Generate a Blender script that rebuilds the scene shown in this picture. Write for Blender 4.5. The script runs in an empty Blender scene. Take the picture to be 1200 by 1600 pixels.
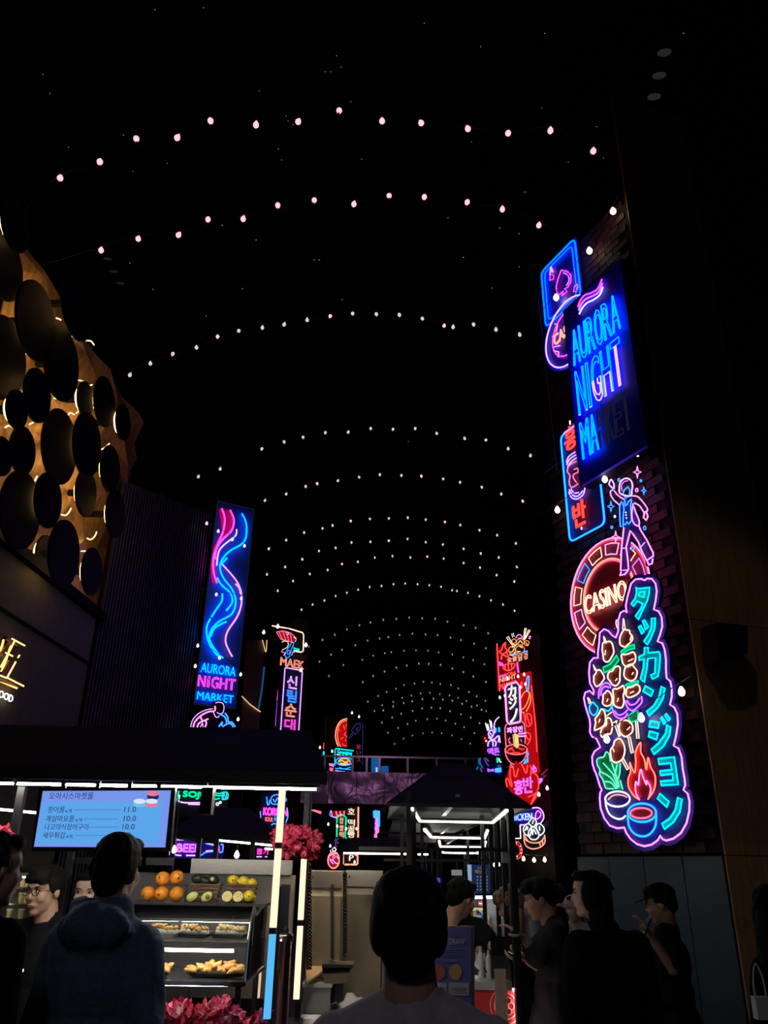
import bpy, bmesh, math, random
import numpy as np
from mathutils import Vector, Matrix, Quaternion, noise
from mathutils.geometry import tessellate_polygon

SC = bpy.context.scene
COL = SC.collection
random.seed(7)

# ---------------------------------------------------------------- camera
FPX = 1220.0
PITCH = math.radians(24.6)
ROLL = math.radians(1.07)
EYE = Vector((0.0, 0.0, 1.7))
FW = Vector((0, math.cos(PITCH), math.sin(PITCH)))
_r0 = Vector((1, 0, 0)); _u0 = Vector((0, -math.sin(PITCH), math.cos(PITCH)))
RT = _r0 * math.cos(ROLL) + _u0 * math.sin(ROLL)
UP = _u0 * math.cos(ROLL) - _r0 * math.sin(ROLL)
cam_data = bpy.data.cameras.new('camera')
cam_data.sensor_fit = 'VERTICAL'; cam_data.sensor_height = 24.0
cam_data.lens = 24.0 * FPX / 1600.0
cam_data.clip_start = 0.05; cam_data.clip_end = 400
cam = bpy.data.objects.new('camera', cam_data); COL.objects.link(cam)
_m = Matrix((RT, UP, -FW)).transposed().to_4x4(); _m.translation = EYE
cam.matrix_world = _m
SC.camera = cam

# ---------------------------------------------------------------- world, exposure
world = bpy.data.worlds.new('night'); SC.world = world; world.use_nodes = True
_bg = world.node_tree.nodes['Background']
_bg.inputs[0].default_value = (0.55, 0.62, 1.0, 1); _bg.inputs[1].default_value = 0.006
SC.view_settings.view_transform = 'Standard'; SC.view_settings.look = 'None'
SC.view_settings.exposure = 0.0; SC.view_settings.gamma = 1.0
SC.view_settings.use_curve_mapping = False

def spot(name, loc, aim, col, power, ang, r=0.15, blend=0.6):
    l = bpy.data.lights.new(name, 'SPOT'); l.energy = power; l.color = col; l.spot_size = math.radians(ang); l.spot_blend = blend; l.shadow_soft_size = r
    o = bpy.data.objects.new(name, l); COL.objects.link(o); o.location = loc
    o.rotation_euler = (Vector(aim) - Vector(loc)).to_track_quat('-Z', 'Y').to_euler(); return o
# added unseen fill spots: pier, crowd from behind, base panels, bridge, store wall
spot('fill_spot', (1.5, 3.5, 9.0), (4.2, 8.2, 2.2), (1.0, 0.72, 0.45), 62, 40)
spot('fill_spot', (-1.0, -3.5, 6.0), (-0.4, 3.0, 1.3), (0.90, 0.86, 0.95), 80, 60, 0.5)
spot('fill_spot', (0.6, 3.0, 8.5), (2.9, 8.6, 1.0), (0.55, 0.80, 1.0), 2, 22)
spot('fill_spot', (0.0, 26.0, 9.5), (1.0, 40.0, 5.5), (0.75, 0.40, 0.72), 330, 50)
spot('fill_spot', (-1.0, 5.0, 9.0), (-4.8, 8.5, 4.6), (1.0, 0.75, 0.70), 5, 50)
spot('cabinet_fill_spot', (-.35, 4.9, 2.05), (-.38, 5.25, 1.42), (1.0, 0.62, 0.25), 9.0, 60, 0.03)  # added warm spot that makes the glow on the cabinet door
spot('cabinet_fill_spot', (-.15, 4.6, 2.15), (-.15, 5.6, 1.1), (1.0, 0.84, 0.6), 17, 80, 0.05)  # added spot to brighten the right steel cabinet

# ---------------------------------------------------------------- view rays -> points in the place
def ray(px, py):
    return (FW * FPX + RT * (px - 600.0) + UP * (800.0 - py)).normalized()
def at(px, py, y):
    d = ray(px, py); return EYE + d * (y / d.y)
def at_z(px, py, z):
    d = ray(px, py); return EYE + d * ((z - EYE.z) / d.z)

class Plane:
    """vertical plane through P, d = horizontal direction to the right, n = towards the aisle"""
    def __init__(s, P, yaw):
        s.P = Vector((P[0], P[1], 0)); s.rk = 1.0; s.d = Vector((math.sin(math.radians(yaw)), math.cos(math.radians(yaw)), 0))
        s.n = s.d.cross(Vector((0, 0, 1)))
    def hit(s, px, py, off=0.0):
        r = ray(px, py); P = s.P + s.n * off
        return EYE + r * ((P - EYE).dot(s.n) / r.dot(s.n))
    def uv(s, p):
        q = p - s.P; return (q.dot(s.d), q.z)
    def pt(s, u, v, off=0.0):
        return s.P + s.d * u + Vector((0, 0, v)) + s.n * off
    def uvpx(s, px, py, off=0.0):
        return s.uv(s.hit(px, py, off))

# ---------------------------------------------------------------- materials
def lin(c):
    c = c / 255.0
    return c / 12.92 if c <= 0.04045 else ((c + 0.055) / 1.055) ** 2.4
def S(r, g, b): return (lin(r), lin(g), lin(b))
MATS = {}
def emit(name, col, strength):
    if name in MATS: return MATS[name]
    m = bpy.data.materials.new(name); m.use_nodes = True; nt = m.node_tree; nt.nodes.clear()
    e = nt.nodes.new('ShaderNodeEmission'); o = nt.nodes.new('ShaderNodeOutputMaterial')
    e.inputs[0].default_value = (*col, 1); e.inputs[1].default_value = strength
    nt.links.new(e.outputs[0], o.inputs[0]); MATS[name] = m; return m
def mat(name, col, rough=0.6, metal=0.0, noise_scale=0, noise_amt=0.3, bump=0.0, stretch=(1, 1, 1), spec=0.5, trans=0.0, sss=0.0, coat=0.0):
    if name in MATS: return MATS[name]
    m = bpy.data.materials.new(name); m.use_nodes = True; nt = m.node_tree
    b = nt.nodes['Principled BSDF']
    b.inputs['Base Color'].default_value = (*col, 1); b.inputs['Roughness'].default_value = rough
    b.inputs['Metallic'].default_value = metal; b.inputs['Specular IOR Level'].default_value = spec
    if trans: b.inputs['Transmission Weight'].default_value = trans
    if coat: b.inputs['Coat Weight'].default_value = coat
    if noise_scale:
        tc = nt.nodes.new('ShaderNodeTexCoord'); mp = nt.nodes.new('ShaderNodeMapping')
        mp.inputs['Scale'].default_value = stretch
        nz = nt.nodes.new('ShaderNodeTexNoise'); nz.inputs['Scale'].default_value = noise_scale; nz.inputs['Detail'].default_value = 4
        rp = nt.nodes.new('ShaderNodeMapRange'); rp.inputs['From Min'].default_value = 0.3; rp.inputs['From Max'].default_value = 0.7
        rp.inputs['To Min'].default_value = 1 - noise_amt; rp.inputs['To Max'].default_value = 1 + noise_amt
        mx = nt.nodes.new('ShaderNodeVectorMath'); mx.operation = 'SCALE'; mx.inputs[0].default_value = col
        nt.links.new(tc.outputs['Object'], mp.inputs[0]); nt.links.new(mp.outputs[0], nz.inputs['Vector'])
        nt.links.new(nz.outputs['Fac'], rp.inputs[0]); nt.links.new(rp.outputs[0], mx.inputs['Scale'])
        nt.links.new(mx.outputs[0], b.inputs['Base Color'])
        if bump:
            bp = nt.nodes.new('ShaderNodeBump'); bp.inputs['Strength'].default_value = bump; bp.inputs['Distance'].default_value = 0.01
            nt.links.new(nz.outputs['Fac'], bp.inputs['Height']); nt.links.new(bp.outputs[0], b.inputs['Normal'])
    MATS[name] = m; return m
def glass(name, tint=(1, 1, 1), refl=0.10):
    if name in MATS: return MATS[name]
    m = bpy.data.materials.new(name); m.use_nodes = True; nt = m.node_tree; nt.nodes.clear()
    t = nt.nodes.new('ShaderNodeBsdfTransparent'); g = nt.nodes.new('ShaderNodeBsdfGlossy'); x = nt.nodes.new('ShaderNodeMixShader')
    f = nt.nodes.new('ShaderNodeFresnel'); f.inputs[0].default_value = 1.45
    o = nt.nodes.new('ShaderNodeOutputMaterial'); t.inputs[0].default_value = (*tint, 1); g.inputs['Roughness'].default_value = 0.02
    nt.links.new(f.outputs[0], x.inputs[0]); nt.links.new(t.outputs[0], x.inputs[1]); nt.links.new(g.outputs[0], x.inputs[2])
    nt.links.new(x.outputs[0], o.inputs[0]); MATS[name] = m; return m

# ---------------------------------------------------------------- object helpers
ORG = {}
def thing(name, label, cat, loc=(0, 0, 0), group=None, kind=None):
    o = bpy.data.objects.new(name, None); o.empty_display_size = 0.1; COL.objects.link(o)
    o.location = loc; ORG[o.name] = Vector(loc); o['label'] = label; o['category'] = cat
    if group: o['group'] = group
    if kind: o['kind'] = kind
    return o
def org(p): return ORG[p.name] if p is not None else Vector((0, 0, 0))
def link(name, me, parent=None, loc=None):
    o = bpy.data.objects.new(name, me); COL.objects.link(o)
    w = Vector(loc) if loc is not None else Vector(org(parent))
    o.parent = parent; o.location = w - org(parent); ORG[o.name] = w
    return o
def struct(o, label=None):
    o['kind'] = 'structure'
    if label: o['label'] = label
    return o

class MB:
    def __init__(s): s.v = []; s.f = []; s.mi = []; s.cur = 0; s.smooth = False
    def add(s, vs, fs):
        b = len(s.v); s.v += [tuple(x) for x in vs]; s.f += [tuple(i + b for i in f) for f in fs]; s.mi += [s.cur] * len(fs); return s
    def box(s, c, sz, M=None):
        hx, hy, hz = sz[0] / 2, sz[1] / 2, sz[2] / 2; c = Vector(c)
        vs = [Vector((x, y, z)) for x in (-hx, hx) for y in (-hy, hy) for z in (-hz, hz)]
        if M is not None: vs = [M @ v for v in vs]
        return s.add([v + c for v in vs], [(0, 1, 3, 2), (4, 6, 7, 5), (0, 4, 5, 1), (2, 3, 7, 6), (0, 2, 6, 4), (1, 5, 7, 3)])
    def bar(s, a, b, w, h=None, up=None):
        a, b = Vector(a), Vector(b); t = (b - a).normalized(); h = h or w
        up = Vector(up) if up is not None else (Vector((0, 0, 1)) if abs(t.z) < .9 else Vector((0, 1, 0)))
        x = t.cross(up).normalized(); y = x.cross(t)
        vs = [p + x * sx * w / 2 + y * sy * h / 2 for p in (a, b) for sx, sy in ((-1, -1), (1, -1), (1, 1), (-1, 1))]
        return s.add(vs, [(0, 1, 2, 3), (7, 6, 5, 4), (0, 4, 5, 1), (1, 5, 6, 2), (2, 6, 7, 3), (3, 7, 4, 0)])
    def tube(s, pts, r, n=6, closed=False, caps=True, up=None):
        pts = [Vector(p) for p in pts]; m = len(pts)
        if m < 2: return s
        rs = r if isinstance(r, (list, tuple)) else [r] * m
        vs = []; px = None
        for i, p in enumerate(pts):
            if closed: t = pts[(i + 1) % m] - pts[i - 1]
            else: t = pts[min(i + 1, m - 1)] - pts[max(i - 1, 0)]
            if t.length < 1e-9: t = Vector((0, 0, 1))
            t.normalize()
            if up is not None: x = t.cross(Vector(up))
            elif px is None: x = t.cross(Vector((0, 0, 1)) if abs(t.z) < .9 else Vector((1, 0, 0)))
            else: x = px - t * px.dot(t)
            if x.length < 1e-6: x = t.orthogonal()
            x.normalize(); px = x; y = t.cross(x)
            for k in range(n):
                a = 2 * math.pi * k / n; vs.append(p + (x * math.cos(a) + y * math.sin(a)) * rs[i])
        fs = []
        for i in range(m if closed else m - 1):
            j = (i + 1) % m
            for k in range(n): fs.append((i * n + k, i * n + (k + 1) % n, j * n + (k + 1) % n, j * n + k))
        if not closed and caps: fs += [tuple(range(n))[::-1], tuple((m - 1) * n + k for k in range(n))]
        return s.add(vs, fs)
    def cap(s, a, b, ra, rb, n=12):
        """tapered capsule"""
        a, b = Vector(a), Vector(b); t = b - a; L = t.length; t = t.normalized() if L > 1e-9 else Vector((0, 0, 1))
        pts, rs = [], []
        for k in range(4):
            th = math.pi / 2 * (1 - k / 3.0); pts.append(a - t * ra * math.sin(th)); rs.append(max(ra * math.cos(th), 1e-4))
        for k in range(4):
            th = math.pi / 2 * k / 3.0; pts.append(b + t * rb * math.sin(th)); rs.append(max(rb * math.cos(th), 1e-4))
        return s.tube(pts, rs, n)
    def ell(s, c, r, M=None, nu=14, nv=9):
        c = Vector(c); r = (r, r, r) if isinstance(r, (int, float)) else r
        vs = [Vector((0, 0, r[2]))]
        for i in range(1, nv):
            th = math.pi * i / nv
            for k in range(nu):
                a = 2 * math.pi * k / nu; vs.append(Vector((r[0] * math.sin(th) * math.cos(a), r[1] * math.sin(th) * math.sin(a), r[2] * math.cos(th))))
        vs.append(Vector((0, 0, -r[2])))
        if M is not None: vs = [M @ v for v in vs]
        fs = [(0, 1 + k, 1 + (k + 1) % nu) for k in range(nu)]
        for i in range(nv - 2):
            for k in range(nu):
                a = 1 + i * nu + k; b = 1 + i * nu + (k + 1) % nu; fs.append((a, a + nu, b + nu, b))
        L = len(vs) - 1; o = 1 + (nv - 2) * nu
        fs += [(o + (k + 1) % nu, o + k, L) for k in range(nu)]
        return s.add([v + c for v in vs], fs)
    def lathe(s, prof, c, n=20, axis=(0, 0, 1)):
        q = Vector((0, 0, 1)).rotation_difference(Vector(axis)); c = Vector(c); vs = []
        for (r, z) in prof:
            for k in range(n):
                a = 2 * math.pi * k / n; vs.append(c + q @ Vector((r * math.cos(a), r * math.sin(a), z)))
        fs = []
        for i in range(len(prof) - 1):
            for k in range(n): fs.append((i * n + k, i * n + (k + 1) % n, (i + 1) * n + (k + 1) % n, (i + 1) * n + k))
        fs += [tuple(range(n))[::-1], tuple((len(prof) - 1) * n + k for k in range(n))]
        return s.add(vs, fs)
    def slab(s, pts, n, depth):
        """flat polygon pts (3D) thickened by depth along -n"""
        pts = [Vector(p) for p in pts]; n = Vector(n); m = len(pts)
        tr = tessellate_polygon([pts])
        vs = pts + [p - n * depth for p in pts]
        fs = []
        for t in tr:
            a, b, c = t
            if (pts[b] - pts[a]).cross(pts[c] - pts[a]).dot(n) < 0: a, c = c, a
            fs += [(a, b, c), (c + m, b + m, a + m)]
        fs += [(i, (i + 1) % m, (i + 1) % m + m, i + m) for i in range(m)]
        return s.add(vs, fs)
    def build(s, name, mats, parent=None, loc=None, smooth=None):
        mats = mats if isinstance(mats, (list, tuple)) else [mats]
        if loc is not None: w = Vector(loc)
        elif parent is not None: w = org(parent)
        else:
            a = np.array(s.v); w = Vector(((a[:, 0].min() + a[:, 0].max()) / 2, (a[:, 1].min() + a[:, 1].max()) / 2, a[:, 2].min()))
        me = bpy.data.meshes.new(name); me.from_pydata([tuple(Vector(p) - w) for p in s.v], [], s.f)
        for m in mats: me.materials.append(m)
        if len(mats) > 1: me.polygons.foreach_set('material_index', s.mi)
        if smooth or s.smooth: me.polygons.foreach_set('use_smooth', [True] * len(me.polygons))
        me.validate()
        return link(name, me, parent, w)

def catmull(P, closed=False, k=4):
    n = len(P); out = []
    if n < 3: return list(P)
    for i in range(n if closed else n - 1):
        if closed: a, b, c, d = P[i - 1], P[i], P[(i + 1) % n], P[(i + 2) % n]
        else: a, b, c, d = P[max(i - 1, 0)], P[i], P[i + 1], P[min(i + 2, n - 1)]
        for j in range(k):
            t = j / k; t2 = t * t; t3 = t2 * t
            out.append(0.5 * ((2 * b) + (c - a) * t + (2 * a - 5 * b + 4 * c - d) * t2 + (3 * b - a - 3 * c + d) * t3))
    if not closed: out.append(P[-1])
    return out

# ---------------------------------------------------------------- lettering outlines
_glyph = {}
def glyph_mesh(text):
    if text in _glyph: return _glyph[text]
    c = bpy.data.curves.new('t', 'FONT'); c.body = text; c.resolution_u = 3; c.fill_mode = 'FRONT'
    o = bpy.data.objects.new('t', c); COL.objects.link(o)
    dg = bpy.context.evaluated_depsgraph_get(); dg.update()
    me = bpy.data.meshes.new_from_object(o.evaluated_get(dg))
    bm = bmesh.new(); bm.from_mesh(me); bmesh.ops.remove_doubles(bm, verts=bm.verts, dist=1e-5); bm.verts.ensure_lookup_table()
    V2 = [(v.co.x, v.co.y) for v in bm.verts]; F = [tuple(v.index for v in f.verts) for f in bm.faces]
    nxt = {}
    for e in bm.edges:
        if len(e.link_faces) == 1:
            a, b = e.verts[0].index, e.verts[1].index
            nxt.setdefault(a, []).append(b); nxt.setdefault(b, []).append(a)
    loops = []; seen = set()
    for st in nxt:
        if st in seen: continue
        lp = [st]; seen.add(st); cur = st
        while True:
            c2 = [k for k in nxt[cur] if k not in seen]
            if not c2: break
            cur = c2[0]; seen.add(cur); lp.append(cur)
        if len(lp) > 2: loops.append([V2[i] for i in lp])
    xs = [p[0] for p in V2]; ys = [p[1] for p in V2]
    bb = (min(xs), min(ys), max(xs), max(ys)) if xs else (0, 0, 1, 1)
    bm.free(); bpy.data.objects.remove(o); bpy.data.meshes.remove(me); bpy.data.curves.remove(c)
    _glyph[text] = (V2, F, loops, bb); return _glyph[text]
def text_solid(mb, text, P0, ux, uy, n, depth=0.002):
    """fill text into the frame P0 + ux (width vector) + uy (height vector)"""
    V2, F, loops, bb = glyph_mesh(text)
    P0, ux, uy, n = Vector(P0), Vector(ux), Vector(uy), Vector(n)
    def mp(p): return P0 + ux * ((p[0] - bb[0]) / (bb[2] - bb[0])) + uy * ((p[1] - bb[1]) / (bb[3] - bb[1]))
    m = len(V2); vs = [mp(p) + n * depth for p in V2] ; mb.add(vs, F)
    for lp in loops:
        k = len(lp); mb.add([mp(p) + n * depth for p in lp] + [mp(p) for p in lp], [(i, (i + 1) % k, (i + 1) % k + k, i + k) for i in range(k)])
def text_tubes(mb, text, P0, ux, uy, r, n, sides=5, maxseg=0.0):
    V2, F, loops, bb = glyph_mesh(text)
    P0, ux, uy = Vector(P0), Vector(ux), Vector(uy)
    for lp in loops:
        pts = [P0 + ux * ((p[0] - bb[0]) / (bb[2] - bb[0])) + uy * ((p[1] - bb[1]) / (bb[3] - bb[1])) for p in lp]
        mb.tube(pts, r, sides, closed=True, up=n)

# neon glass colours (what the gas gives off)
NEON = {
 'cyan': (0.01, 0.22, 1.0, 3.2), 'aqua': (0.0, 0.80, 0.85, 2.2), 'blue': (0.02, 0.13, 1.0, 4.5), 'sky': (0.03, 0.17, 1.0, 3.2), 'azure': (0.0, 0.07, 1.0, 4.5),
 'pink': (1.0, 0.22, 0.75, 2.4), 'magenta': (1.0, 0.05, 0.55, 2.4), 'violet': (0.45, 0.10, 1.0, 2.8), 'lilac': (0.62, 0.30, 1.0, 2.4),
 'red': (1.0, 0.035, 0.03, 3.0), 'salmon': (1.0, 0.30, 0.20, 1.9), 'cream': (1.0, 0.68, 0.48, 1.7), 'white': (0.8, 0.85, 1.0, 2.0),
 'green': (0.0, 0.75, 0.32, 1.5), 'mint': (0.15, 1.0, 0.6, 1.3), 'orange': (1.0, 0.25, 0.06, 1.8), 'rose': (1.0, 0.12, 0.2, 2.2),
 'warm': (1.0, 0.55, 0.2, 2.5), 'dimred': (0.5, 0.05, 0.12, 0.35), 'dimblue': (0.04, 0.10, 0.5, 0.35), 'off': (0.10, 0.11, 0.20, 0.09),
 'dimviolet': (0.3, 0.1, 0.6, 0.5),
}
def NM(c):
    r, g, b, s = NEON[c]; return emit('neon_' + c, (r, g, b), s)
def parse(s, Z):
    x0, y0, k = Z; out = []
    for w in s.split():
        a, b = w.split(','); out.append((x0 + float(a) / k, y0 + float(b) / k))
    return out
class Sign:
    """a neon sign on a wall plane: board, fills and glass tubes are its parts"""
    def __init__(s, plane, name, label, cat, Z=(0, 0, 1), off=0.05, group=None, base=None, r=0.008):
        s.pl = plane; s.Z = Z; s.off = off; s.r = r; b = parse(base, Z)[0]
        s.root = thing(name, label, cat, plane.hit(b[0], b[1], off), group)
    def pts(s, d, off): return [s.pl.hit(x, y, off) for x, y in parse(d, s.Z)]
    def board(s, d, m, off=0.0, depth=0.03, grow=0.0, smooth=False, name='backing_board'):
        P = s.pts(d, s.off + off)
        if smooth: P = catmull(P, True, 3)
        if grow:
            n = s.pl.n; m_ = len(P); area = sum((P[i] - P[0]).cross(P[(i + 1) % m_] - P[0]).dot(n) for i in range(m_)); sg = 1 if area > 0 else -1
            Q = []
            for i in range(m_):
                t = (P[(i + 1) % m_] - P[i - 1]).normalized(); Q.append(P[i] + t.cross(n) * grow * sg)
            P = Q
        return MB().slab(P, s.pl.n, depth).build(name, m, s.root)
    def mount(s, p, depth, off=0.0):
        (x, y), = parse(p, s.Z); q = s.pl.hit(x, y, s.off + off)
        return MB().bar(q - s.pl.n * .02, q - s.pl.n * depth, 0.05).build('bracket', M_BLACK, s.root)
    def rect(s, p0, p1, m, off=0.0, depth=0.03, name='backing_board'):
        (a, b), (c, d) = parse(p0 + ' ' + p1, s.Z); u0, v0 = s.pl.uvpx(a, b, s.off + off); u1, v1 = s.pl.uvpx(c, d, s.off + off)
        P = [s.pl.pt(u, v, s.off + off) for u, v in ((u0, v0), (u1, v0), (u1, v1), (u0, v1))]
        return MB().slab(P, s.pl.n, depth).build(name, m, s.root)
    def tubes(s, col, lines, r=None, off=0.03, smooth=True, closed=False, name='glass_tube', sides=6):
        lines = [lines] if isinstance(lines, str) else lines; o = None
        for d in lines:
            mb = MB(); c = closed
            if d.startswith('@'): c = True; d = d[1:]
            P = s.pts(d, s.off + off)
            if smooth: P = catmull(P, c, 4)
            mb.tube(P, (r or s.r) * s.pl.rk, sides, closed=c, up=s.pl.n); o = mb.build(name, NM(col), s.root)
        return o
    def frame(s, col, p0, p1, rad=0.05, r=None, off=0.03, name='glass_tube', p_only=None, inset=0.0):
        (a, b), (c, d) = parse(p0 + ' ' + p1, s.Z); o = s.off + off
        u0, v0 = s.pl.uvpx(a, b, o); u1, v1 = s.pl.uvpx(c, d, o)
        if u0 > u1: u0, u1 = u1, u0
        if v0 > v1: v0, v1 = v1, v0
        u0 += inset; v0 += inset; u1 -= inset; v1 -= inset
        P = []
        for cu, cv, a0 in ((u1 - rad, v1 - rad, 0), (u0 + rad, v1 - rad, 90), (u0 + rad, v0 + rad, 180), (u1 - rad, v0 + rad, 270)):
            for k in range(4):
                t = math.radians(a0 + 30 * k); P.append(s.pl.pt(cu + rad * math.cos(t), cv + rad * math.sin(t), o))
        return MB().tube(P, (r or s.r) * s.pl.rk, 6, closed=True, up=s.pl.n).build(name, NM(col), s.root)
    def text(s, col, txt, bl, br, tl, r=None, off=0.03, name='lettering', fill=None, foff=0.006, solid=False):
        (a, b), (c, d), (e, f) = parse(' '.join((bl, br, tl)), s.Z); o = s.off + off
        u0, v0 = s.pl.uvpx(a, b, o); u1, _ = s.pl.uvpx(c, d, o); _, v1 = s.pl.uvpx(e, f, o)
        w = u1 - u0; h = v1 - v0; P0 = s.pl.pt(u0, v0, o)
        if solid:
            mb = MB(); text_solid(mb, txt, P0, s.pl.d * w, Vector((0, 0, h)), s.pl.n, 0.01); return mb.build(name, NM(col), s.root)
        if fill is not None:
            mb = MB(); text_solid(mb, txt, s.pl.pt(u0, v0, s.off + foff), s.pl.d * w, Vector((0, 0, h)), s.pl.n, 0.004); mb.build('letter_face', fill, s.root)
        mb = MB(); text_tubes(mb, txt, P0, s.pl.d * w, Vector((0, 0, h)), (r or s.r) * s.pl.rk, s.pl.n); return mb.build(name, NM(col), s.root)
    def ring(s, col, cx, top, scale=1.0, r=None, off=0.03, a0=0, a1=360, name='glass_tube', n=40):
        (a, b), (c, d) = parse(cx + ' ' + top, s.Z); o = s.off + off
        u0, v0 = s.pl.uvpx(a, b, o); _, v1 = s.pl.uvpx(c, d, o); R = (v1 - v0) * scale; full = (a1 - a0) >= 360
        P = [s.pl.pt(u0 + R * math.cos(t), v0 + R * math.sin(t), o) for t in [math.radians(a0 + (a1 - a0) * k / n) for k in range(n if full else n + 1)]]
        return MB().tube(P, (r or s.r) * s.pl.rk, 6, closed=full, up=s.pl.n).build(name, NM(col), s.root)
    def disc(s, cx, top, m, scale=1.0, off=0.0, depth=0.02, name='backing_disc'):
        (a, b), (c, d) = parse(cx + ' ' + top, s.Z); o = s.off + off
        u0, v0 = s.pl.uvpx(a, b, o); _, v1 = s.pl.uvpx(c, d, o); R = (v1 - v0) * scale
        P = [s.pl.pt(u0 + R * math.cos(t), v0 + R * math.sin(t), o) for t in [2 * math.pi * k / 36 for k in range(36)]]
        return MB().slab(P, s.pl.n, depth).build(name, m, s.root)

M_BLACK = mat('black_paint', (0.012, 0.012, 0.014), 0.6)
M_MATTE = mat('matt_black', (0.008, 0.008, 0.009), 0.9, spec=0.2)
M_BLUEB = mat('blue_acrylic', (0.02, 0.02, 0.75), 0.45)
M_NAVY = mat('navy_acrylic', (0.02, 0.015, 0.30), 0.45)
M_REDF = mat('red_acrylic', (0.75, 0.01, 0.01), 0.45)
M_DRED = mat('dark_red_acrylic', (0.30, 0.008, 0.02), 0.45)
M_TEAL = mat('teal_acrylic', (0.0, 0.45, 0.5), 0.45)
M_GREEN = mat('green_acrylic', (0.0, 0.45, 0.2), 0.45)
M_MAG = mat('magenta_acrylic', (0.7, 0.01, 0.3), 0.45)
LB_RED = emit('red_lightbox', (0.45, 0.003, 0.006), 1.0); LB_DRED = emit('dark_red_lightbox', (0.16, 0.002, 0.006), 1.0)
M_STEEL = mat('brushed_steel', (0.52, 0.50, 0.46), 0.32, 1.0, 30, 0.12, 0.02, (1, 1, 12))
M_DARKMETAL = mat('dark_metal', (0.05, 0.05, 0.055), 0.4, 0.8)

# ================================================================ the hall
CY = 2.8   # the aisle runs 2.8 degrees right of the view
def hall(x, y): return Vector((x + y * math.tan(math.radians(CY)), y, 0))

# floor
mf = mat('floor_tile', (0.045, 0.045, 0.05), 0.35, 0, 3, 0.25)
struct(MB().box((1, 45, -0.05), (60, 110, 0.1)).build('floor', mf), 'dark polished floor of the market hall')
# vaulted ceiling
mb = MB(); N = 24
ring = [(-9.5 + 21 * 0 + 0, 0)]
vs = []; fs = []
for j, y in enumerate((3.0, 95.0)):
    for k in range(N + 1):
        t = math.pi * k / N; p = hall(-9.5 * math.cos(t), y); vs.append(Vector((p.x, p.y, 9.5 + 5.5 * math.sin(t))))
for k in range(N): fs.append((k, k + 1, N + 2 + k, N + 1 + k))
vs2 = [v + Vector((0, 0, 0.2)) for v in vs]; b = len(vs)
fs += [tuple(i + b for i in f[::-1]) for f in fs]
mb.add(vs + vs2, fs); struct(mb.build('ceiling', M_MATTE), 'black vaulted ceiling of the hall')

# ------------------------------------------------ arches of string lights
def teardrop(r):
    return [(0.001, -r * 1.25), (r * .55, -r * 1.05), (r * .95, -r * .45), (r, 0.0), (r * .85, r * .5), (r * .5, r * 1.1), (r * .28, r * 1.6)]
def bulb_mesh(name, r, m, n=10):
    mb = MB(); mb.lathe(teardrop(r), (0, 0, 0), n)
    me = bpy.data.meshes.new(name); me.from_pydata(mb.v, [], mb.f); me.materials.append(m)
    me.polygons.foreach_set('use_smooth', [True] * len(me.polygons)); return me
def socket_mesh(name, r, m):
    mb = MB(); mb.lathe([(r * .34, r * 1.5), (r * .36, r * 2.3), (r * .2, r * 2.6)], (0, 0, 0), 8)
    me = bpy.data.meshes.new(name); me.from_pydata(mb.v, [], mb.f); me.materials.append(m); return me
E_BULB_R = emit('bulb_rosy', (1.0, 0.42, 0.50), 1.6)
E_BULB_W = emit('bulb_white', (1.0, 0.82, 0.80), 0.75)
E_BULB_D = emit('bulb_dim', (1.0, 0.95, 0.95), 0.26)
E_WALLB = emit('bulb_wall', (1.0, 0.80, 0.58), 9.0)
M_SOCK = mat('flare_red_socket', (0.7, 0.03, 0.03), 0.4)  # red of the lens flare put into the socket colour
M_WIRE = mat('wire', (0.05, 0.02, 0.02), 0.5)
Z8 = (380, 600, 2.5)
ARCS = [
 ((0, 0, 1), 'first', '29,343 94,278 156,253 213,217 277,215 329,189 400,195 466,190 530,173 597,189 658,192 731,201 794,208 860,204 927,236'),
 ((0, 0, 1), 'second', '158,391 216,373 279,367 325,343 380,342 434,321 491,313 553,319 608,306 663,308 730,316 785,327 842,352'),
 ((0, 0, 1), 'third', '203,586 235,568 270,553 307,543 340,526 373,517 410,512 444,507 480,500 516,494 551,490 588,491 624,492 660,498 694,509 708,511 740,507 775,515 812,523'),
 (Z8, 'fourth', '-175,362 -90,332 73,253 160,226 234,208 321,190 410,188 498,174 585,177 672,174 756,193 865,213 948,219 1035,253 1122,280'),
 (Z8, 'fifth', '85,455 168,430 244,400 289,389 370,378 453,364 534,354 618,357 696,360 781,371 847,384 932,403 1008,430 1092,458'),
 (Z8, 'sixth', '100,644 168,610 238,580 310,564 349,553 420,535 495,527 569,525 643,522 713,530 788,539 848,551 923,571 992,591 1065,623'),
 (Z8, 'seventh', '93,744 164,715 231,685 296,652 361,640 423,619 497,617 569,612 642,605 713,618 780,627 861,644 928,662 998,678 1069,715'),
 (Z8, 'eighth', '135,808 195,770 260,742 330,727 386,703 448,695 514,678 583,672 653,678 719,674 783,682 861,699 925,717 990,747 1059,772'),
 (Z8, 'ninth', '228,882 271,862 317,846 361,828 405,815 449,804 494,793 540,789 587,782 633,779 681,782 727,786 773,792 816,806 835,809 878,816 923,829 968,845 1015,862 1060,886'),
 (Z8, 'tenth', '256,1026 310,1000 358,980 405,958 454,942 497,931 547,921 598,918 648,912 699,915 750,917 798,928 861,943 908,953 957,974'),
 (Z8, 'eleventh', '298,1085 343,1058 386,1038 438,1020 486,1002 533,994 567,989 611,980 661,975 712,978 759,981 810,990 851,1000 902,1015 948,1032'),
 (Z8, 'twelfth', '335,1141 391,1098 465,1077 508,1061 553,1051 578,1048 628,1042 675,1040 722,1041 763,1048 817,1056 860,1068 898,1079 942,1095'),
]
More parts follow.
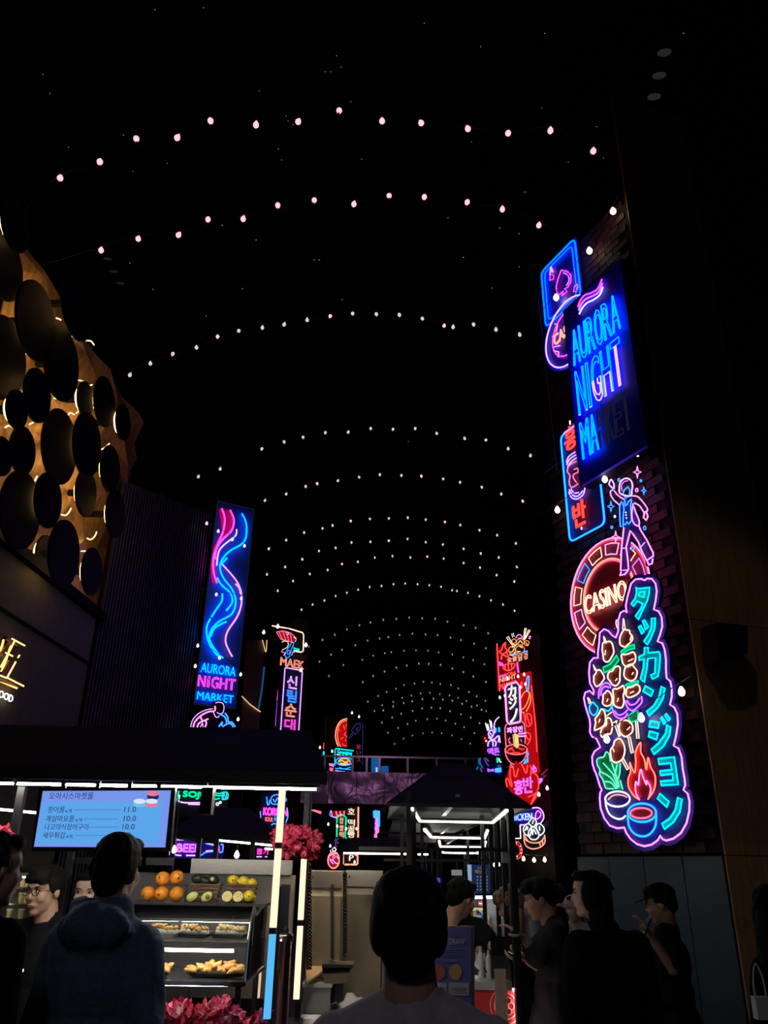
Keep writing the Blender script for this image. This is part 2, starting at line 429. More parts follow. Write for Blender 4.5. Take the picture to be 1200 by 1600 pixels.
for i, (cx, cy, hw, sag, n) in enumerate(((705, 1092, 240, 72, 12), (720, 1165, 230, 75, 14), (730, 1207, 220, 70, 13), (740, 1230, 190, 45, 11), (735, 1265, 190, 60, 11), (735, 1308, 170, 55, 10), (740, 1360, 150, 45, 9))):
    rr = random.Random(i)
    ARCS.append((Z8, ('thirteenth', 'fourteenth', 'fifteenth', 'sixteenth', 'seventeenth', 'eighteenth', 'nineteenth')[i],
        ' '.join('%d,%d' % (cx + hw * t + rr.uniform(-4, 4), cy + sag * abs(t) ** 1.8 + rr.uniform(-2, 2)) for t in [2 * k / (n - 1) - 1 for k in range(n)])))
for i, (Z, nth, d) in enumerate(ARCS):
    P = parse(d, Z); c = min(P, key=lambda p: p[1])
    el = PITCH - math.atan((c[1] - 800) / FPX); Y = 10.0 / math.tan(el)
    r = 0.042 if i < 2 else (0.034 if i < 9 else 0.036)
    if i >= 12: r = 0.042
    if i >= 15: r = 0.05
    mB = E_BULB_R if i < 2 else (E_BULB_W if i < 9 else E_BULB_D)
    bm_ = bulb_mesh('bulb', r, mB, 10 if i < 3 else 6); sm_ = socket_mesh('socket', r, M_SOCK); bw = bulb_mesh('bulb', r, E_BULB_R, 6)
    pts = [at(x, y, Y) for x, y in P]
    m = len(pts); mid = pts[m // 2]
    look = {0: 'nearest and largest rosy bulbs', 1: 'large rosy bulbs', 2: 'small white and rosy bulbs'}.get(i, 'tiny white bulbs')
    root = thing('string_lights', '%s arch of string lights counted from the top, %s' % (nth, look), 'string lights', mid, 'arches of string lights under the ceiling')
    wire = []
    # the cable is a smooth arch; bulbs stick up or down from it
    sm = []
    for k in range(m):
        q = [pts[j] for j in range(max(0, k - 2), min(m, k + 3))]; z = sum(p.z for p in q) / len(q)
        if k < 2 or k > m - 3: z = pts[k].z + 0.07
        sm.append(Vector((pts[k].x, Y, z)))
    e0 = sm[0] + (sm[0] - sm[1]) * 1.6; e1 = sm[-1] + (sm[-1] - sm[-2]) * 1.6
    MB().tube(catmull([e0] + sm + [e1], False, 3), 0.006, 4).build('wire', M_WIRE, root)
    for k, p in enumerate(pts):
        dz = p.z - sm[k].z
        flip = dz > 0.02
        me = bw if (i in (2, 4, 5, 6, 7) and (k * 7 + i) % 5 == 0) else bm_
        o = link('bulb', me, root, p); lean = Vector((random.uniform(-.3, .3), random.uniform(-.2, .2), -1 if not flip else 1))
        o.rotation_euler = Vector((0, 0, -1)).rotation_difference(lean).to_euler()
        if i < 9:
            s_ = link('socket', sm_, root, p); s_.rotation_euler = o.rotation_euler

# ceiling downlights (switched almost off)
E_DOWN = emit('downlight_glow', (1, 0.95, 0.9), 0.018); E_DOWN2 = emit('downlight_glow_far', (0.9, 0.95, 1), 0.010)
names = ['uppermost', 'middle', 'lowest']
for k, (x, y) in enumerate(((1038, 83), (1030, 119), (1022, 152))):
    p = at_z(x, y, 11.2)
    t = thing('downlight', '%s of the three dim round downlights in the upper right ceiling' % names[k], 'ceiling light', p, 'dim ceiling downlights')
    MB().lathe([(0.085, 0), (0.085, 0.012)], p, 24, (0, -.5, 1)).build('lens', E_DOWN, t)
    MB().lathe([(0.10, 0.013), (0.10, 0.09), (0.05, 0.13)], p, 24, (0, -.5, 1)).build('housing', M_MATTE, t)
for k, (x, y) in enumerate(((168, 405), (178, 425), (188, 443))):
    p = at_z(x, y, 11.0)
    t = thing('downlight', '%s of the three faint grey downlights above the gold disc wall' % names[k], 'ceiling light', p, 'dim ceiling downlights')
    MB().lathe([(0.07, 0), (0.07, 0.012)], p, 24, (0, -.5, 1)).build('lens', E_DOWN2, t)
    MB().lathe([(0.085, 0.013), (0.085, 0.09), (0.04, 0.13)], p, 24, (0, -.5, 1)).build('housing', M_MATTE, t)
# tiny emissive specks scattered under the black ceiling
E_PIN = emit('pin_speck', (0.8, 0.9, 1), 0.30)
mb = MB()
for d in '242,15 318,12 67,116 78,146 193,211 107,230 208,268 526,87 533,105 508,112 517,112 548,159 405,142 447,181 450,189 458,195 435,233 440,250 261,255 565,249 347,352 400,375 203,411 491,406 499,406 379,451 239,452 663,36 751,73 851,52 846,169 932,198 737,222 781,356 811,365 820,300 1068,52 943,247 888,253 724,402 811,417 769,450 638,690 700,340 535,468 322,494'.split():
    x, y = map(float, d.split(',')); mb.ell(at_z(x, y, 12.2), 0.007 if y < 300 else 0.010, None, 5, 4)
o = mb.build('pin_specks', E_PIN); o['kind'] = 'stuff'; o['label'] = 'scattered pin prick glowing specks across the black ceiling'; o['category'] = 'star lights'

# ------------------------------------------------ left: gold wall with black discs
G = Plane(Vector((-5.0, 11.5, 0)), CY)
gz0 = G.hit(0, 868).z; gz1 = G.hit(0, 308).z
gu0 = G.uvpx(-60, 700)[0]; gu1 = G.uvpx(203, 760)[0]
relief = thing('disc_wall_relief', 'gold folded feature wall covered in black discs, lit from behind', 'wall art', G.pt((gu0 + gu1) / 2, gz0))
M_GOLD = mat('gold_panel', (0.62, 0.36, 0.13), 0.40, 0.5, 14, 0.30, 0.0, (1, 1, .08))
E_AMB = emit('amber_led', (1.0, 0.58, 0.22), 6.5)
E_AMBL = emit('amber_led_line', (1.0, 0.72, 0.38), 1.6)
rr = random.Random(3); nu, nv = 12, 11
gp = {}
for i in range(nu + 1):
    for j in range(nv + 1):
        u = gu0 + (gu1 - gu0) * i / nu; v = gz0 + (gz1 - gz0) * j / nv; o = 0.0
        if 0 < i < nu: u += rr.uniform(-.18, .18)
        if 0 < j < nv: v += rr.uniform(-.18, .18)
        o = rr.uniform(-0.10, 0.10); gp[i, j] = G.pt(u, v, o)
back = MB()
back.slab([G.pt(gu0 - .2, gz0 - .1, -.22), G.pt(gu1, gz0 - .1, -.22), G.pt(gu1, gz1 + .1, -.22), G.pt(gu0 - .2, gz1 + .1, -.22)], G.n, 0.05)
back.build('backing_wall', M_BLACK, relief)
for i in range(nu):
    for j in range(nv):
        a, b, c, d = gp[i, j], gp[i + 1, j], gp[i + 1, j + 1], gp[i, j + 1]
        for tri in (((a, b, c), (a, c, d)) if (i + j) % 2 else ((a, b, d), (b, c, d))):
            ctr = (tri[0] + tri[1] + tri[2]) / 3
            MB().slab([p + (ctr - p) * 0.012 for p in tri], G.n, 0.02).build('gold_panel', M_GOLD, relief)
DISCS = [(8, 418, 50), (56, 502, 60), (24, 352, 40), (122, 474, 56), (8, 556, 60), (96, 568, 57), (58, 618, 41), (26, 640, 30), (133, 624, 27), (163, 628, 38), (35, 704, 37),
 (2, 713, 30), (93, 698, 57), (136, 695, 49), (32, 797, 60), (75, 782, 42), (134, 770, 36), (172, 733, 36), (180, 803, 36), (100, 865, 51), (70, 865, 28), (143, 893, 36), (192, 660, 27)]
M_DISC = mat('black_disc', (0.008, 0.007, 0.006), 0.7, spec=0.15)
for k, (x, y, ry) in enumerate(DISCS):
    ry *= 1.15
    offd = 0.30 + 0.10 * ((k * 5) % 4)
    c = G.hit(x, y, offd); R = (G.hit(x, y - ry, offd).z - G.hit(x, y + ry, offd).z) / 2
    o = MB().lathe([(R * .97, -0.02), (R, -0.012), (R, 0.012), (R * .97, 0.02)], c, 40, G.n).build('disc', M_DISC, relief)
    MB().tube([c - G.n * .07 + (G.d * math.cos(t) + Vector((0, 0, 1)) * math.sin(t)) * R * .62 for t in [2 * math.pi * j / 20 for j in range(20)]], 0.016, 5, closed=True, up=G.n).build('light_ring', E_AMB, o)
    MB().bar(c - G.n * .02, c - G.n * (offd + .1), 0.08).build('stem', M_MATTE, o)
mb = MB()
for d in ('88,497 91,498 95,500', '108,527 112,526', '134,532 142,533 147,539', '127,531 133,528', '122,594 130,596 138,602 144,601', '37,558 41,552 44,550', '84,622 92,624',
          '55,500 62,505', '107,648 110,645 116,648', '119,646 124,641', '8,668 14,665 20,668', '46,663 52,660', '158,702 163,700 171,693', '54,752 58,744', '96,804 103,805 108,800 111,794', '136,841 142,843 148,838 151,831', '127,861 136,861', '89,752 94,757'):
    P = catmull([G.hit(x, y, 0.16) for x, y in parse(d, (0, 0, 1))], False, 4); mb.tube(P, 0.012, 5, up=G.n)
mb.build('led_arc', E_AMBL, relief)

# dark gap ledge and the store wall below
ST = Plane(Vector((-4.75, 11.4, 0)), CY)
s_r = ST.uvpx(150, 968); s_u0 = ST.uvpx(-120, 1000)[0]
mstore = mat('store_plaster', (0.20, 0.19, 0.10), 0.75, 0, 6, 0.1)
mb = MB(); mb.slab([ST.pt(s_u0, 0), ST.pt(s_r[0], 0), ST.pt(s_r[0], s_r[1]), ST.pt(s_u0, s_r[1])], ST.n, 0.3)
wl = struct(mb.build('wall_left', mstore), 'dark brown store wall at the left under the gold relief')
seam = ST.uvpx(70, 995)[1]
mb = MB(); mb.box((ST.pt((s_u0 + s_r[0]) / 2, seam, 0.01)), (0.02, (s_r[0] - s_u0), 0.05), Matrix.Rotation(-math.radians(CY), 3, 'Z')); mb.build('seam_strip', M_MATTE, wl)  # matt black strip along the wall's horizontal seam
mb = MB(); mb.slab([ST.pt(s_u0, s_r[1] + .0, .12), ST.pt(s_r[0] + .1, s_r[1], .12), ST.pt(s_r[0] + .1, s_r[1] + .14, .12), ST.pt(s_u0, s_r[1] + .14, .12)], ST.n, .5)
struct(mb.build('trim_1', M_MATTE), 'black ledge on top of the store wall')
# store sign
ZS = (0, 960, 10.66)
s = Sign(ST, 'store_sign', 'gold glowing column shaped emblem with white letters OOD on the left store wall', 'sign', ZS, off=0.05, base='100,1400', r=0.012)
M_BRONZE = mat('bronze', (0.16, 0.08, 0.03), 0.35, 0.8)
for d in ('130,370 200,380 250,430 160,480 105,420', '150,440 210,460 100,640 45,610', '250,450 400,520 330,560 220,500', '60,600 190,660 200,700 -20,640', '250,640 300,660 270,740 190,730', '160,760 240,790 130,1040 30,1000', '-60,1030 380,1190 320,1220 -60,1090', '-60,700 60,640 0,860 -60,900'):
    s.board(d, M_BRONZE, off=0.05, depth=0.05, name='emblem_block')
NEON['gold'] = (1.0, 0.62, 0.18, 2.6)
s.tubes('gold', ['200,405 410,520', '245,440 165,600 10,880', '95,640 210,695', '262,790 125,1040', '-60,990 110,1060 130,1040', '130,1060 395,1195', '300,720 325,680'], off=0.11, smooth=False, r=0.010, name='light_line')
NEON['goldback'] = (1.0, 0.50, 0.12, 3.0)
s.tubes('goldback', ['60,420 20,560 -60,700', '180,520 100,760 20,960', '0,1110 280,1230'], off=0.02, r=0.012, name='back_light')
s.text('white', 'OOD', '-35,1375 ', '205,1420', '-35,1245', solid=True, name='lettering', off=0.03)

# slatted dark wall between the store and the tall blue sign
A = Plane(at(340, 950, 14.0), 60.0)
p0 = ST.pt(s_r[0] + 0.1, 0, 0.0); p1 = A.hit(296, 1100, -.1); p1.z = 0
dv = (p1 - p0); Lw = dv.length; yaw_ = math.degrees(math.atan2(dv.x, dv.y)); F = Plane(p0, yaw_)
topz = A.hit(325, 800).z
wall = struct(MB().slab([F.pt(0, 0, -.05), F.pt(Lw, 0, -.05), F.pt(Lw, topz, -.05), F.pt(0, topz, -.05)], F.n, 0.1).build('wall_back_left', M_MATTE), 'dark wall of upright slats left of the tall blue sign')
mslat = mat('slat_metal', (0.09, 0.095, 0.13), 0.4, 0.6)
nS = 34
sl_me = None
for k in range(nS):
    u = Lw * (k + .5) / nS
    if sl_me is None:
        mb = MB().box((0, 0, topz / 2), (0.06, 0.028, topz), Matrix.Rotation(-math.radians(yaw_), 3, 'Z')); sl_me = bpy.data.meshes.new('slat'); sl_me.from_pydata(mb.v, [], mb.f); sl_me.materials.append(mslat)
    link('slat', sl_me, wall, F.pt(u, 0, 0.0))

# ------------------------------------------------ right: diagonal brick sign wall
def yaw_of(vx):
    r = ray(vx, 1358); a = math.degrees(math.atan2(r.x, r.y)); return a + 180 if a < 0 else a
W = Plane(at(1020, 1340, 9.0), yaw_of(-50))
wu0 = W.uvpx(905, 1335)[0]; wu1 = W.uvpx(1137, 1330)[0]; wz0 = W.hit(1020, 1334).z; wz1 = W.hit(960, 318).z
w_z0 = wz0
mortar = mat('mortar', (0.02, 0.016, 0.016), 0.9)
wr = struct(MB().slab([W.pt(wu0, wz0, -.03), W.pt(wu1, wz0, -.03), W.pt(wu1, wz1, -.03), W.pt(wu0, wz1, -.03)], W.n, 0.3).build('wall_right', mortar), 'dark brick wall carrying the neon signs at the right')
mbrick = mat('brick', (0.065, 0.022, 0.019), 0.7, 0, 5, 0.4, 0.2)
bw_, bh_ = 0.30, 0.115
mb = MB().box((0, 0, 0), (0.035, bw_ - .022, bh_ - .02), Matrix.Rotation(-math.radians(yaw_of(-50)), 3, 'Z'))
bme = bpy.data.meshes.new('brick'); bme.from_pydata(mb.v, [], mb.f); bme.materials.append(mbrick)
cand = []
nr = int((wz1 - wz0) / bh_); nc = int((wu1 - wu0) / bw_) + 1
for j in range(nr):
    for i in range(nc + 1):
        u = wu0 + bw_ * (i + (0.5 if j % 2 else 0.0)); v = wz0 + bh_ * (j + .5)
        if u > wu1 - bw_ / 2 or u < wu0 + bw_ * .4: continue
        p = W.pt(u, v, -0.014 + random.uniform(-.004, .006)); cand.append(((p - EYE).length, p, u, v))
def hidden(u, v):
    q = W.pt(u, v) - EYE; sx = q.dot(RT) / q.dot(FW) * FPX + 600; sy = 800 - q.dot(UP) / q.dot(FW) * FPX
    return (sx > 905 and sx < 985 and 440 < sy < 700) or (955 < sx < 1055 and 960 < sy < 1310) or ((sx - 948) / 48) ** 2 + ((sy - 930) / 80) ** 2 < 1
cand.sort(key=lambda c: (hidden(c[2], c[3]), c[0]))
for c in cand[:300]: link('brick', bme, wr, c[1])
mb = MB(); RB = Matrix.Rotation(-math.radians(yaw_of(-50)), 3, 'Z')
for c in cand[300:]: mb.box(c[1], (0.035, bw_ - .022, bh_ - .02), RB)
if cand[300:]:
    o = mb.build('brick_field', mbrick, wr); o['kind'] = 'stuff'
# dark blue base under the signs
mbase = mat('blue_grey_panel', (0.05, 0.085, 0.105), 0.5, 0, 4, 0.12)
wb = struct(MB().slab([W.pt(wu0, 0, 0.02), W.pt(wu1 + .0, 0, 0.02), W.pt(wu1, wz0 - .02, 0.02), W.pt(wu0, wz0 - .02, 0.02)], W.n, 0.35).build('wall_base_right', mortar), 'blue grey panelled base below the sign wall')
for k in range(4):
    a_ = wu0 + (wu1 - wu0) * k / 4 + .006; b_ = wu0 + (wu1 - wu0) * (k + 1) / 4 - .006
    MB().slab([W.pt(a_, 0.02, 0.04), W.pt(b_, 0.02, 0.04), W.pt(b_, wz0 - .03, 0.04), W.pt(a_, wz0 - .03, 0.04)], W.n, 0.02).build('panel', mbase, wb)
# wood clad pier to the right
mwood = mat('wood_cladding', (0.40, 0.24, 0.11), 0.55, 0, 9, 0.25, 0.02, (6, 6, .35))
Q = Plane(W.pt(wu1, 0, 0.05), 72)
pw = Q.uvpx(1216, 950)[0]
wq = struct(MB().slab([Q.pt(0, 0, -.01), Q.pt(pw, 0, -.01), Q.pt(pw, 12.5, -.01), Q.pt(0, 12.5, -.01)], Q.n, 0.03).build('wall_pier_right', M_MATTE), 'wood clad pier at the right edge')
zs = [0.02, 1.88, 4.2, 6.6, 9.0, 12.4]
for k in range(5):
    for j in range(2):
        a_ = pw * j / 2 + .004; b_ = pw * (j + 1) / 2 - .004
        MB().slab([Q.pt(a_, zs[k] + .004, 0.01), Q.pt(b_, zs[k] + .004, 0.01), Q.pt(b_, zs[k + 1] - .004, 0.01), Q.pt(a_, zs[k + 1] - .004, 0.01)], Q.n, 0.02).build('wood_panel', mwood, wq)
# loudspeaker on the pier
c = Q.hit(1144, 1001, 0.22)
t = thing('wall_speaker', 'black box loudspeaker mounted on the wood clad pier', 'speaker', Q.hit(1144, 1030, .2))
Mq = Matrix.Rotation(-math.radians(72 - 90), 3, 'Z')
P = [Q.hit(x, y, 0.30) for x, y in ((1118, 973), (1146, 975), (1168, 978), (1168, 1022), (1145, 1032), (1124, 1031))]
MB().slab(P, Q.n, 0.24).build('cabinet', M_MATTE, t)
MB().slab([Q.hit(x, y, 0.31) for x, y in ((1123, 979), (1163, 982), (1163, 1018), (1127, 1026))], Q.n, 0.01).build('grille', M_BLACK, t)
MB().bar(c, Q.hit(1144, 1001, 0.0), 0.06).build('bracket', M_BLACK, t)
# black right end of the hall beyond the brick wall, and the far end
far = struct(MB().slab([hall(9.5, 12) + Vector((0, 0, 0)), hall(9.5, 95), hall(9.5, 95) + Vector((0, 0, 9.5)), hall(9.5, 12) + Vector((0, 0, 9.5))], Vector((-1, 0, 0)), .2).build('wall_far_right', M_MATTE), 'black side wall of the hall beyond the signs at the right')
struct(MB().slab([hall(-9.5, 14), hall(-9.5, 95), hall(-9.5, 95) + Vector((0, 0, 9.5)), hall(-9.5, 14) + Vector((0, 0, 9.5))], Vector((1, 0, 0)), .2).build('wall_far_left', M_MATTE), 'black side wall of the hall beyond the signs at the left')
struct(MB().box((4.6, 95.2, 7.5), (24, .3, 15)).build('wall_back', M_MATTE), 'black far end wall of the hall')
# thin frame of pipes at the brick wall's edge
t = thing('sign_frame', 'thin grey pipe frame at the free edge of the brick sign wall', 'frame', W.hit(870, 735, .1))
mb = MB()
for d in ('841,463 870,735', '832,467 852,450', '839,563 868,545', '852,738 872,724'):
    P = [W.hit(x, y, 0.05) for x, y in parse(d, (0, 0, 1))]; mb.tube(P, 0.008, 5)
mb.build('pipe', mat('pipe_grey', (0.25, 0.26, 0.33), 0.4, 0.5), t)

# ================================================================ neon signs on the right brick wall
Z1 = (820, 340, 5); Z2 = (840, 620, 5.4545); Z3 = (870, 820, 5.217); Z4 = (880, 1060, 5.217)
# ---- playing card
s = Sign(W, 'neon_sign', 'blue neon playing card with a pink spade, highest sign on the brick wall', 'neon sign', Z1, off=0.06, base='215,830', group='neon signs on the brick wall')
s.rect('158,880', '400,150', M_BLUEB)
s.frame('azure', '165,860', '388,160', rad=0.09, r=0.014)
s.frame('azure', '165,860', '388,160', rad=0.08, r=0.010, inset=0.075)
s.tubes('magenta', ['@250,580 245,540 262,470 285,410 330,420 360,450 360,500 335,545 310,555 330,580 290,610 300,575 265,605'], r=0.009, smooth=False)
s.tubes('violet', ['300,430 335,450 345,490 325,530'], r=0.008)
s.text('pink', 'A', '195,450', '222,430', '198,385', r=0.007)
s.tubes('magenta', ['@195,490 200,440 225,450 225,480', '@380,580 388,535 410,520 415,545 400,575'], r=0.007, smooth=False)
# ---- small casino chip half hidden behind the big panel
s = Sign(W, 'neon_sign', 'small violet and pink casino chip sign peeking out left of the tall blue panel', 'neon sign', Z1, off=0.09, base='250,1140', group='neon signs on the brick wall')
s.disc('340,890', '300,650', M_BLUEB)
s.ring('lilac', '340,890', '300,650', 0.90, r=0.011); s.ring('magenta', '340,890', '300,650', 0.62, r=0.010)
s.tubes('pink', ['235,830 255,840 245,890', '215,930 250,915', '230,1010 275,1000', '225,1040 265,1050 260,1090'], r=0.008, smooth=False)
s.text('salmon', 'CASINO', '232,1005', '450,860', '235,915', r=0.009)
# ---- tall vertical Korean sign with a bowl
s = Sign(W, 'neon_sign', 'blue framed vertical sign with red Korean letters and a red bowl between them', 'neon sign', Z2, off=0.06, base='280,1245', group='neon signs on the brick wall')
s.rect('262,1255', '478,100', M_NAVY)
s.frame('cyan', '276,1240', '470,140', rad=0.08, r=0.013)
s.text('red', '홍', '238,475', '338,415', '228,285', r=0.009, fill=M_DRED)
s.tubes('lilac', ['245,560 265,510 320,470', '248,580 275,530 325,495', '255,600 285,555 330,520'], r=0.008)
s.tubes('rose', ['330,550 290,570 260,600 255,640 275,670 270,730 285,770 310,765 345,740', '310,620 340,610 345,640 310,660 305,690 330,730'], r=0.009)
s.tubes('lilac', ['265,810 290,860 340,870 390,830 405,760', '270,790 300,840 345,845 385,800', '285,785 310,820 350,815'], r=0.008)
s.text('red', '반', '315,1125', '418,1075', '285,930', r=0.010, fill=M_DRED)
s.tubes('white', ['275,205 277,235', '375,1110 375,1130'], r=0.010, smooth=False)
# ---- big casino chip
s = Sign(W, 'neon_sign', 'large round casino chip sign with dark red face and the word CASINO', 'neon sign', Z3, off=0.07, base='315,1055', group='neon signs on the brick wall')
cx, tp = '418,575', '425,100'
s.disc(cx, tp, M_DRED, 1.0); s.disc(cx, tp, mat('chip_face', (0.42, 0.008, 0.03), .4), 0.62, off=0.012, name='centre_face')
s.ring('pink', cx, tp, 0.985, r=0.010); s.ring('red', cx, tp, 0.95, r=0.005)
s.ring('salmon', cx, tp, 0.63, r=0.010, a0=8, a1=350); s.ring('rose', cx, tp, 0.60, r=0.006)
(ax, ay), (bx, by) = parse(cx + ' ' + tp, Z3); u0, v0 = W.uvpx(ax, ay, .1); RR = W.uvpx(bx, by, .1)[1] - v0
cols = ['violet', 'cream', 'lilac', 'cream', 'blue', 'cream', 'lilac', 'cream', 'blue', 'cream', 'violet', 'lilac']
for k in range(12):
    a0 = math.radians(30 * k + 4); a1 = math.radians(30 * k + 26); P = []
    for rr_, seq in ((.90, (a0, (a0 + a1) / 2, a1)), (.71, (a1, (a0 + a1) / 2, a0))):
        for a_ in seq: P.append(W.pt(u0 + RR * rr_ * math.cos(a_), v0 + RR * rr_ * math.sin(a_), .10))
    MB().tube(P, 0.007, 5, closed=True, up=W.n).build('chip_segment', NM(cols[k]), s.root)
s.text('cream', 'CASINO', '235,735', '575,590', '222,590', r=0.0085, off=0.06)
# ---- dancer
s = Sign(W, 'neon_sign', 'neon figure dancing in hat, vest and flared trousers with one arm raised, stars around it', 'neon sign', Z2, off=0.14, base='740,1500', group='neon signs on the brick wall')
s.board('720,860 700,940 700,1110 725,1130 712,1290 695,1500 700,1535 760,1530 785,1480 775,1290 800,1170 850,1260 915,1400 925,1445 960,1450 1000,1360 930,1220 875,1100 870,1060 830,970 830,900', mat('figure_board', (0.02, 0.015, 0.22), .5), depth=0.02)
s.tubes('lilac', ['@705,825 697,770 710,720 750,695 790,708 808,750 803,800 790,845', '@645,780 615,755 610,735 625,705 642,725 652,755'], r=0.009)
s.tubes('violet', ['720,800 715,760 735,725 770,715'], r=0.006)
s.tubes('pink', ['640,795 622,805 625,840 650,880 690,915 698,925', '652,800 680,835 720,865 735,872', '800,845 850,850 900,900 937,960 910,987 870,930 825,905', '815,910 802,1000 815,1070 850,1100 867,1080 860,1040 838,990 822,940'], r=0.008)
s.tubes('sky', ['735,800 727,830 750,862 782,848 787,800 770,768 748,785 735,800', '715,890 700,930 700,1000 705,1105 728,1110 730,1000 737,955 725,900', '740,872 748,930 762,918 775,892 800,870', '730,1082 747,1090 762,1065 777,1085 802,1050 792,930 802,880', '640,790 658,780', '900,985 922,975'], r=0.008, smooth=False)
s.tubes('pink', ['735,1115 715,1290 708,1480 775,1475 770,1400 755,1280 790,1140 820,1180 860,1240 890,1320 930,1395 985,1358 985,1330 930,1220 880,1140 862,1098', '910,990 903,1030 925,1052 940,1020 930,990', '935,1402 947,1432 975,1422 982,1380', '712,1490 702,1522 742,1512 770,1482'], r=0.009, smooth=False)
s.tubes('lilac', ['722,1290 760,1290', '870,1290 915,1240'], r=0.005)
def star(s, col, cx, cy, q, name='star'):
    P = []
    for k in range(8):
        a = math.pi / 4 * k; r = q if k % 2 == 0 else q * .3
        P.append('%f,%f' % (cx + r * math.sin(a) * .8, cy - r * math.cos(a) * 1.2))
    s.tubes(col, '@' + ' '.join(P), r=0.006, smooth=False, name=name)
star(s, 'sky', 625, 935, 38); star(s, 'pink', 665, 1195, 42); star(s, 'pink', 850, 642, 42); star(s, 'sky', 905, 800, 27)
for col, x, y, q in (('sky', 693, 708, 11), ('sky', 880, 715, 8), ('pink', 845, 795, 13), ('white', 658, 1020, 8), ('sky', 632, 1112, 10), ('sky', 913, 1118, 14), ('sky', 810, 1290, 14)):
    s.tubes(col, '@' + ' '.join('%f,%f' % (x + q * math.cos(t) * .8, y + q * math.sin(t) * 1.1) for t in [math.pi / 3 * k for k in range(6)]), r=0.006, name='dot')
s.tubes('white', ['@748,985 752,980 756,985 752,990', '@750,1008 754,1003 758,1008 754,1013', '@752,1033 756,1028 760,1033 756,1038'], r=0.003, name='button')

# ---- skewers and katakana
s = Sign(W, 'neon_sign', 'tall cloud shaped neon sign of meat skewers, flame and bowls with cyan Japanese letters', 'neon sign', Z4, off=0.20, base='660,1370', group='neon signs on the brick wall', r=0.0085)
OUT = '553,-772 588,-807 633,-812 666,-800 683,-815 723,-812 753,-772 763,-712 753,-632 738,-562 778,-547 803,-497 808,-422 788,-352 768,-302 808,-287 828,-232 838,-152 838,-72 843,-2 873,23 885,80 885,150 870,215 905,235 930,290 935,370 920,470 900,550 940,570 965,640 975,740 990,820 995,870 980,908 1015,940 1030,1000 1028,1080 1005,1180 960,1260 900,1305 840,1322 810,1310 792,1282 770,1320 720,1355 660,1368 600,1350 550,1310 515,1260 497,1215 440,1222 380,1200 335,1140 305,1060 298,980 302,930 315,908 300,880 285,830 270,780 255,750 240,700 235,640 255,595 303,560 285,520 270,490 235,475 218,440 220,370 215,330 195,270 180,220 168,160 180,115 215,100 246,132 250,100 218,40 210,-50 218,-132 248,-167 283,-167 283,-212 293,-292 298,-372 333,-402 368,-387 398,-352 428,-332 448,-382 448,-472 468,-537 498,-552 518,-535 510,-592 523,-662'
s.board(OUT, M_NAVY, depth=0.05, grow=0.055)
s.tubes('pink', '@' + OUT, r=0.009, smooth=False, name='outline_tube')
def sh3(d): return ' '.join('%s%g,%g' % ('', float(p.split(',')[0]) - 52, float(p.split(',')[1]) - 1252) for p in d.split())
KT = (['645,508 665,520 757,510 752,560 737,620 702,690 665,772 640,745 686,680 700,645 655,622 625,665 606,645 638,600 650,555', '676,548 718,545 708,592 668,578'],
      ['665,830 683,820 712,872 692,890', '698,782 715,775 747,832 725,855', '772,762 802,758 798,845 765,930 737,977 710,950 750,890 772,830'],
      ['715,1000 745,1000 745,1045 832,1035 842,1060 838,1160 825,1235 780,1258 765,1225 800,1208 805,1085 743,1090 735,1165 712,1285 683,1257 705,1170 710,1095 672,1105 668,1075 712,1055'])
for grp in KT:
    s.tubes('aqua', ['@' + sh3(d) for d in grp], smooth=False, name='katakana_letter', r=0.008); 
    for d in (grp if len(grp) != 2 else grp[:1]): s.board(sh3(d), M_TEAL, off=0.010, depth=0.006, name='letter_face')
s.tubes('aqua', ['@650,105 670,60 735,100 715,145', '@680,270 740,220 785,140 800,65 828,80 815,160 770,240 700,305'], smooth=False, name='katakana_letter')
s.tubes('aqua', ['@700,395 710,345 785,360 775,405', '@695,475 705,430 775,450 760,500', '@718,580 780,525 835,450 845,380 875,395 868,460 820,550 740,620', '@795,325 805,312 835,360 822,375', '@828,300 840,287 872,330 858,345'], smooth=False, name='katakana_letter')
s.tubes('aqua', ['@775,655 905,640 938,865 800,872 795,838 895,830 890,778 795,790 790,755 885,745 875,690 782,700'], smooth=False, name='katakana_letter')
s.tubes('aqua', ['@768,980 790,940 862,1005 845,1050', '@805,1185 870,1140 915,1070 935,970 968,985 950,1090 900,1170 825,1230'], smooth=False, name='katakana_letter')
for d in ('650,105 670,60 735,100 715,145', '680,270 740,220 785,140 800,65 828,80 815,160 770,240 700,305', '700,395 710,345 785,360 775,405', '695,475 705,430 775,450 760,500', '718,580 780,525 835,450 845,380 875,395 868,460 820,550 740,620', '775,655 905,640 938,865 800,872 795,838 895,830 890,778 795,790 790,755 885,745 875,690 782,700', '768,980 790,940 862,1005 845,1050', '805,1185 870,1140 915,1070 935,970 968,985 950,1090 900,1170 825,1230'):
    s.board(d, M_TEAL, off=0.010, depth=0.006, name='letter_face')
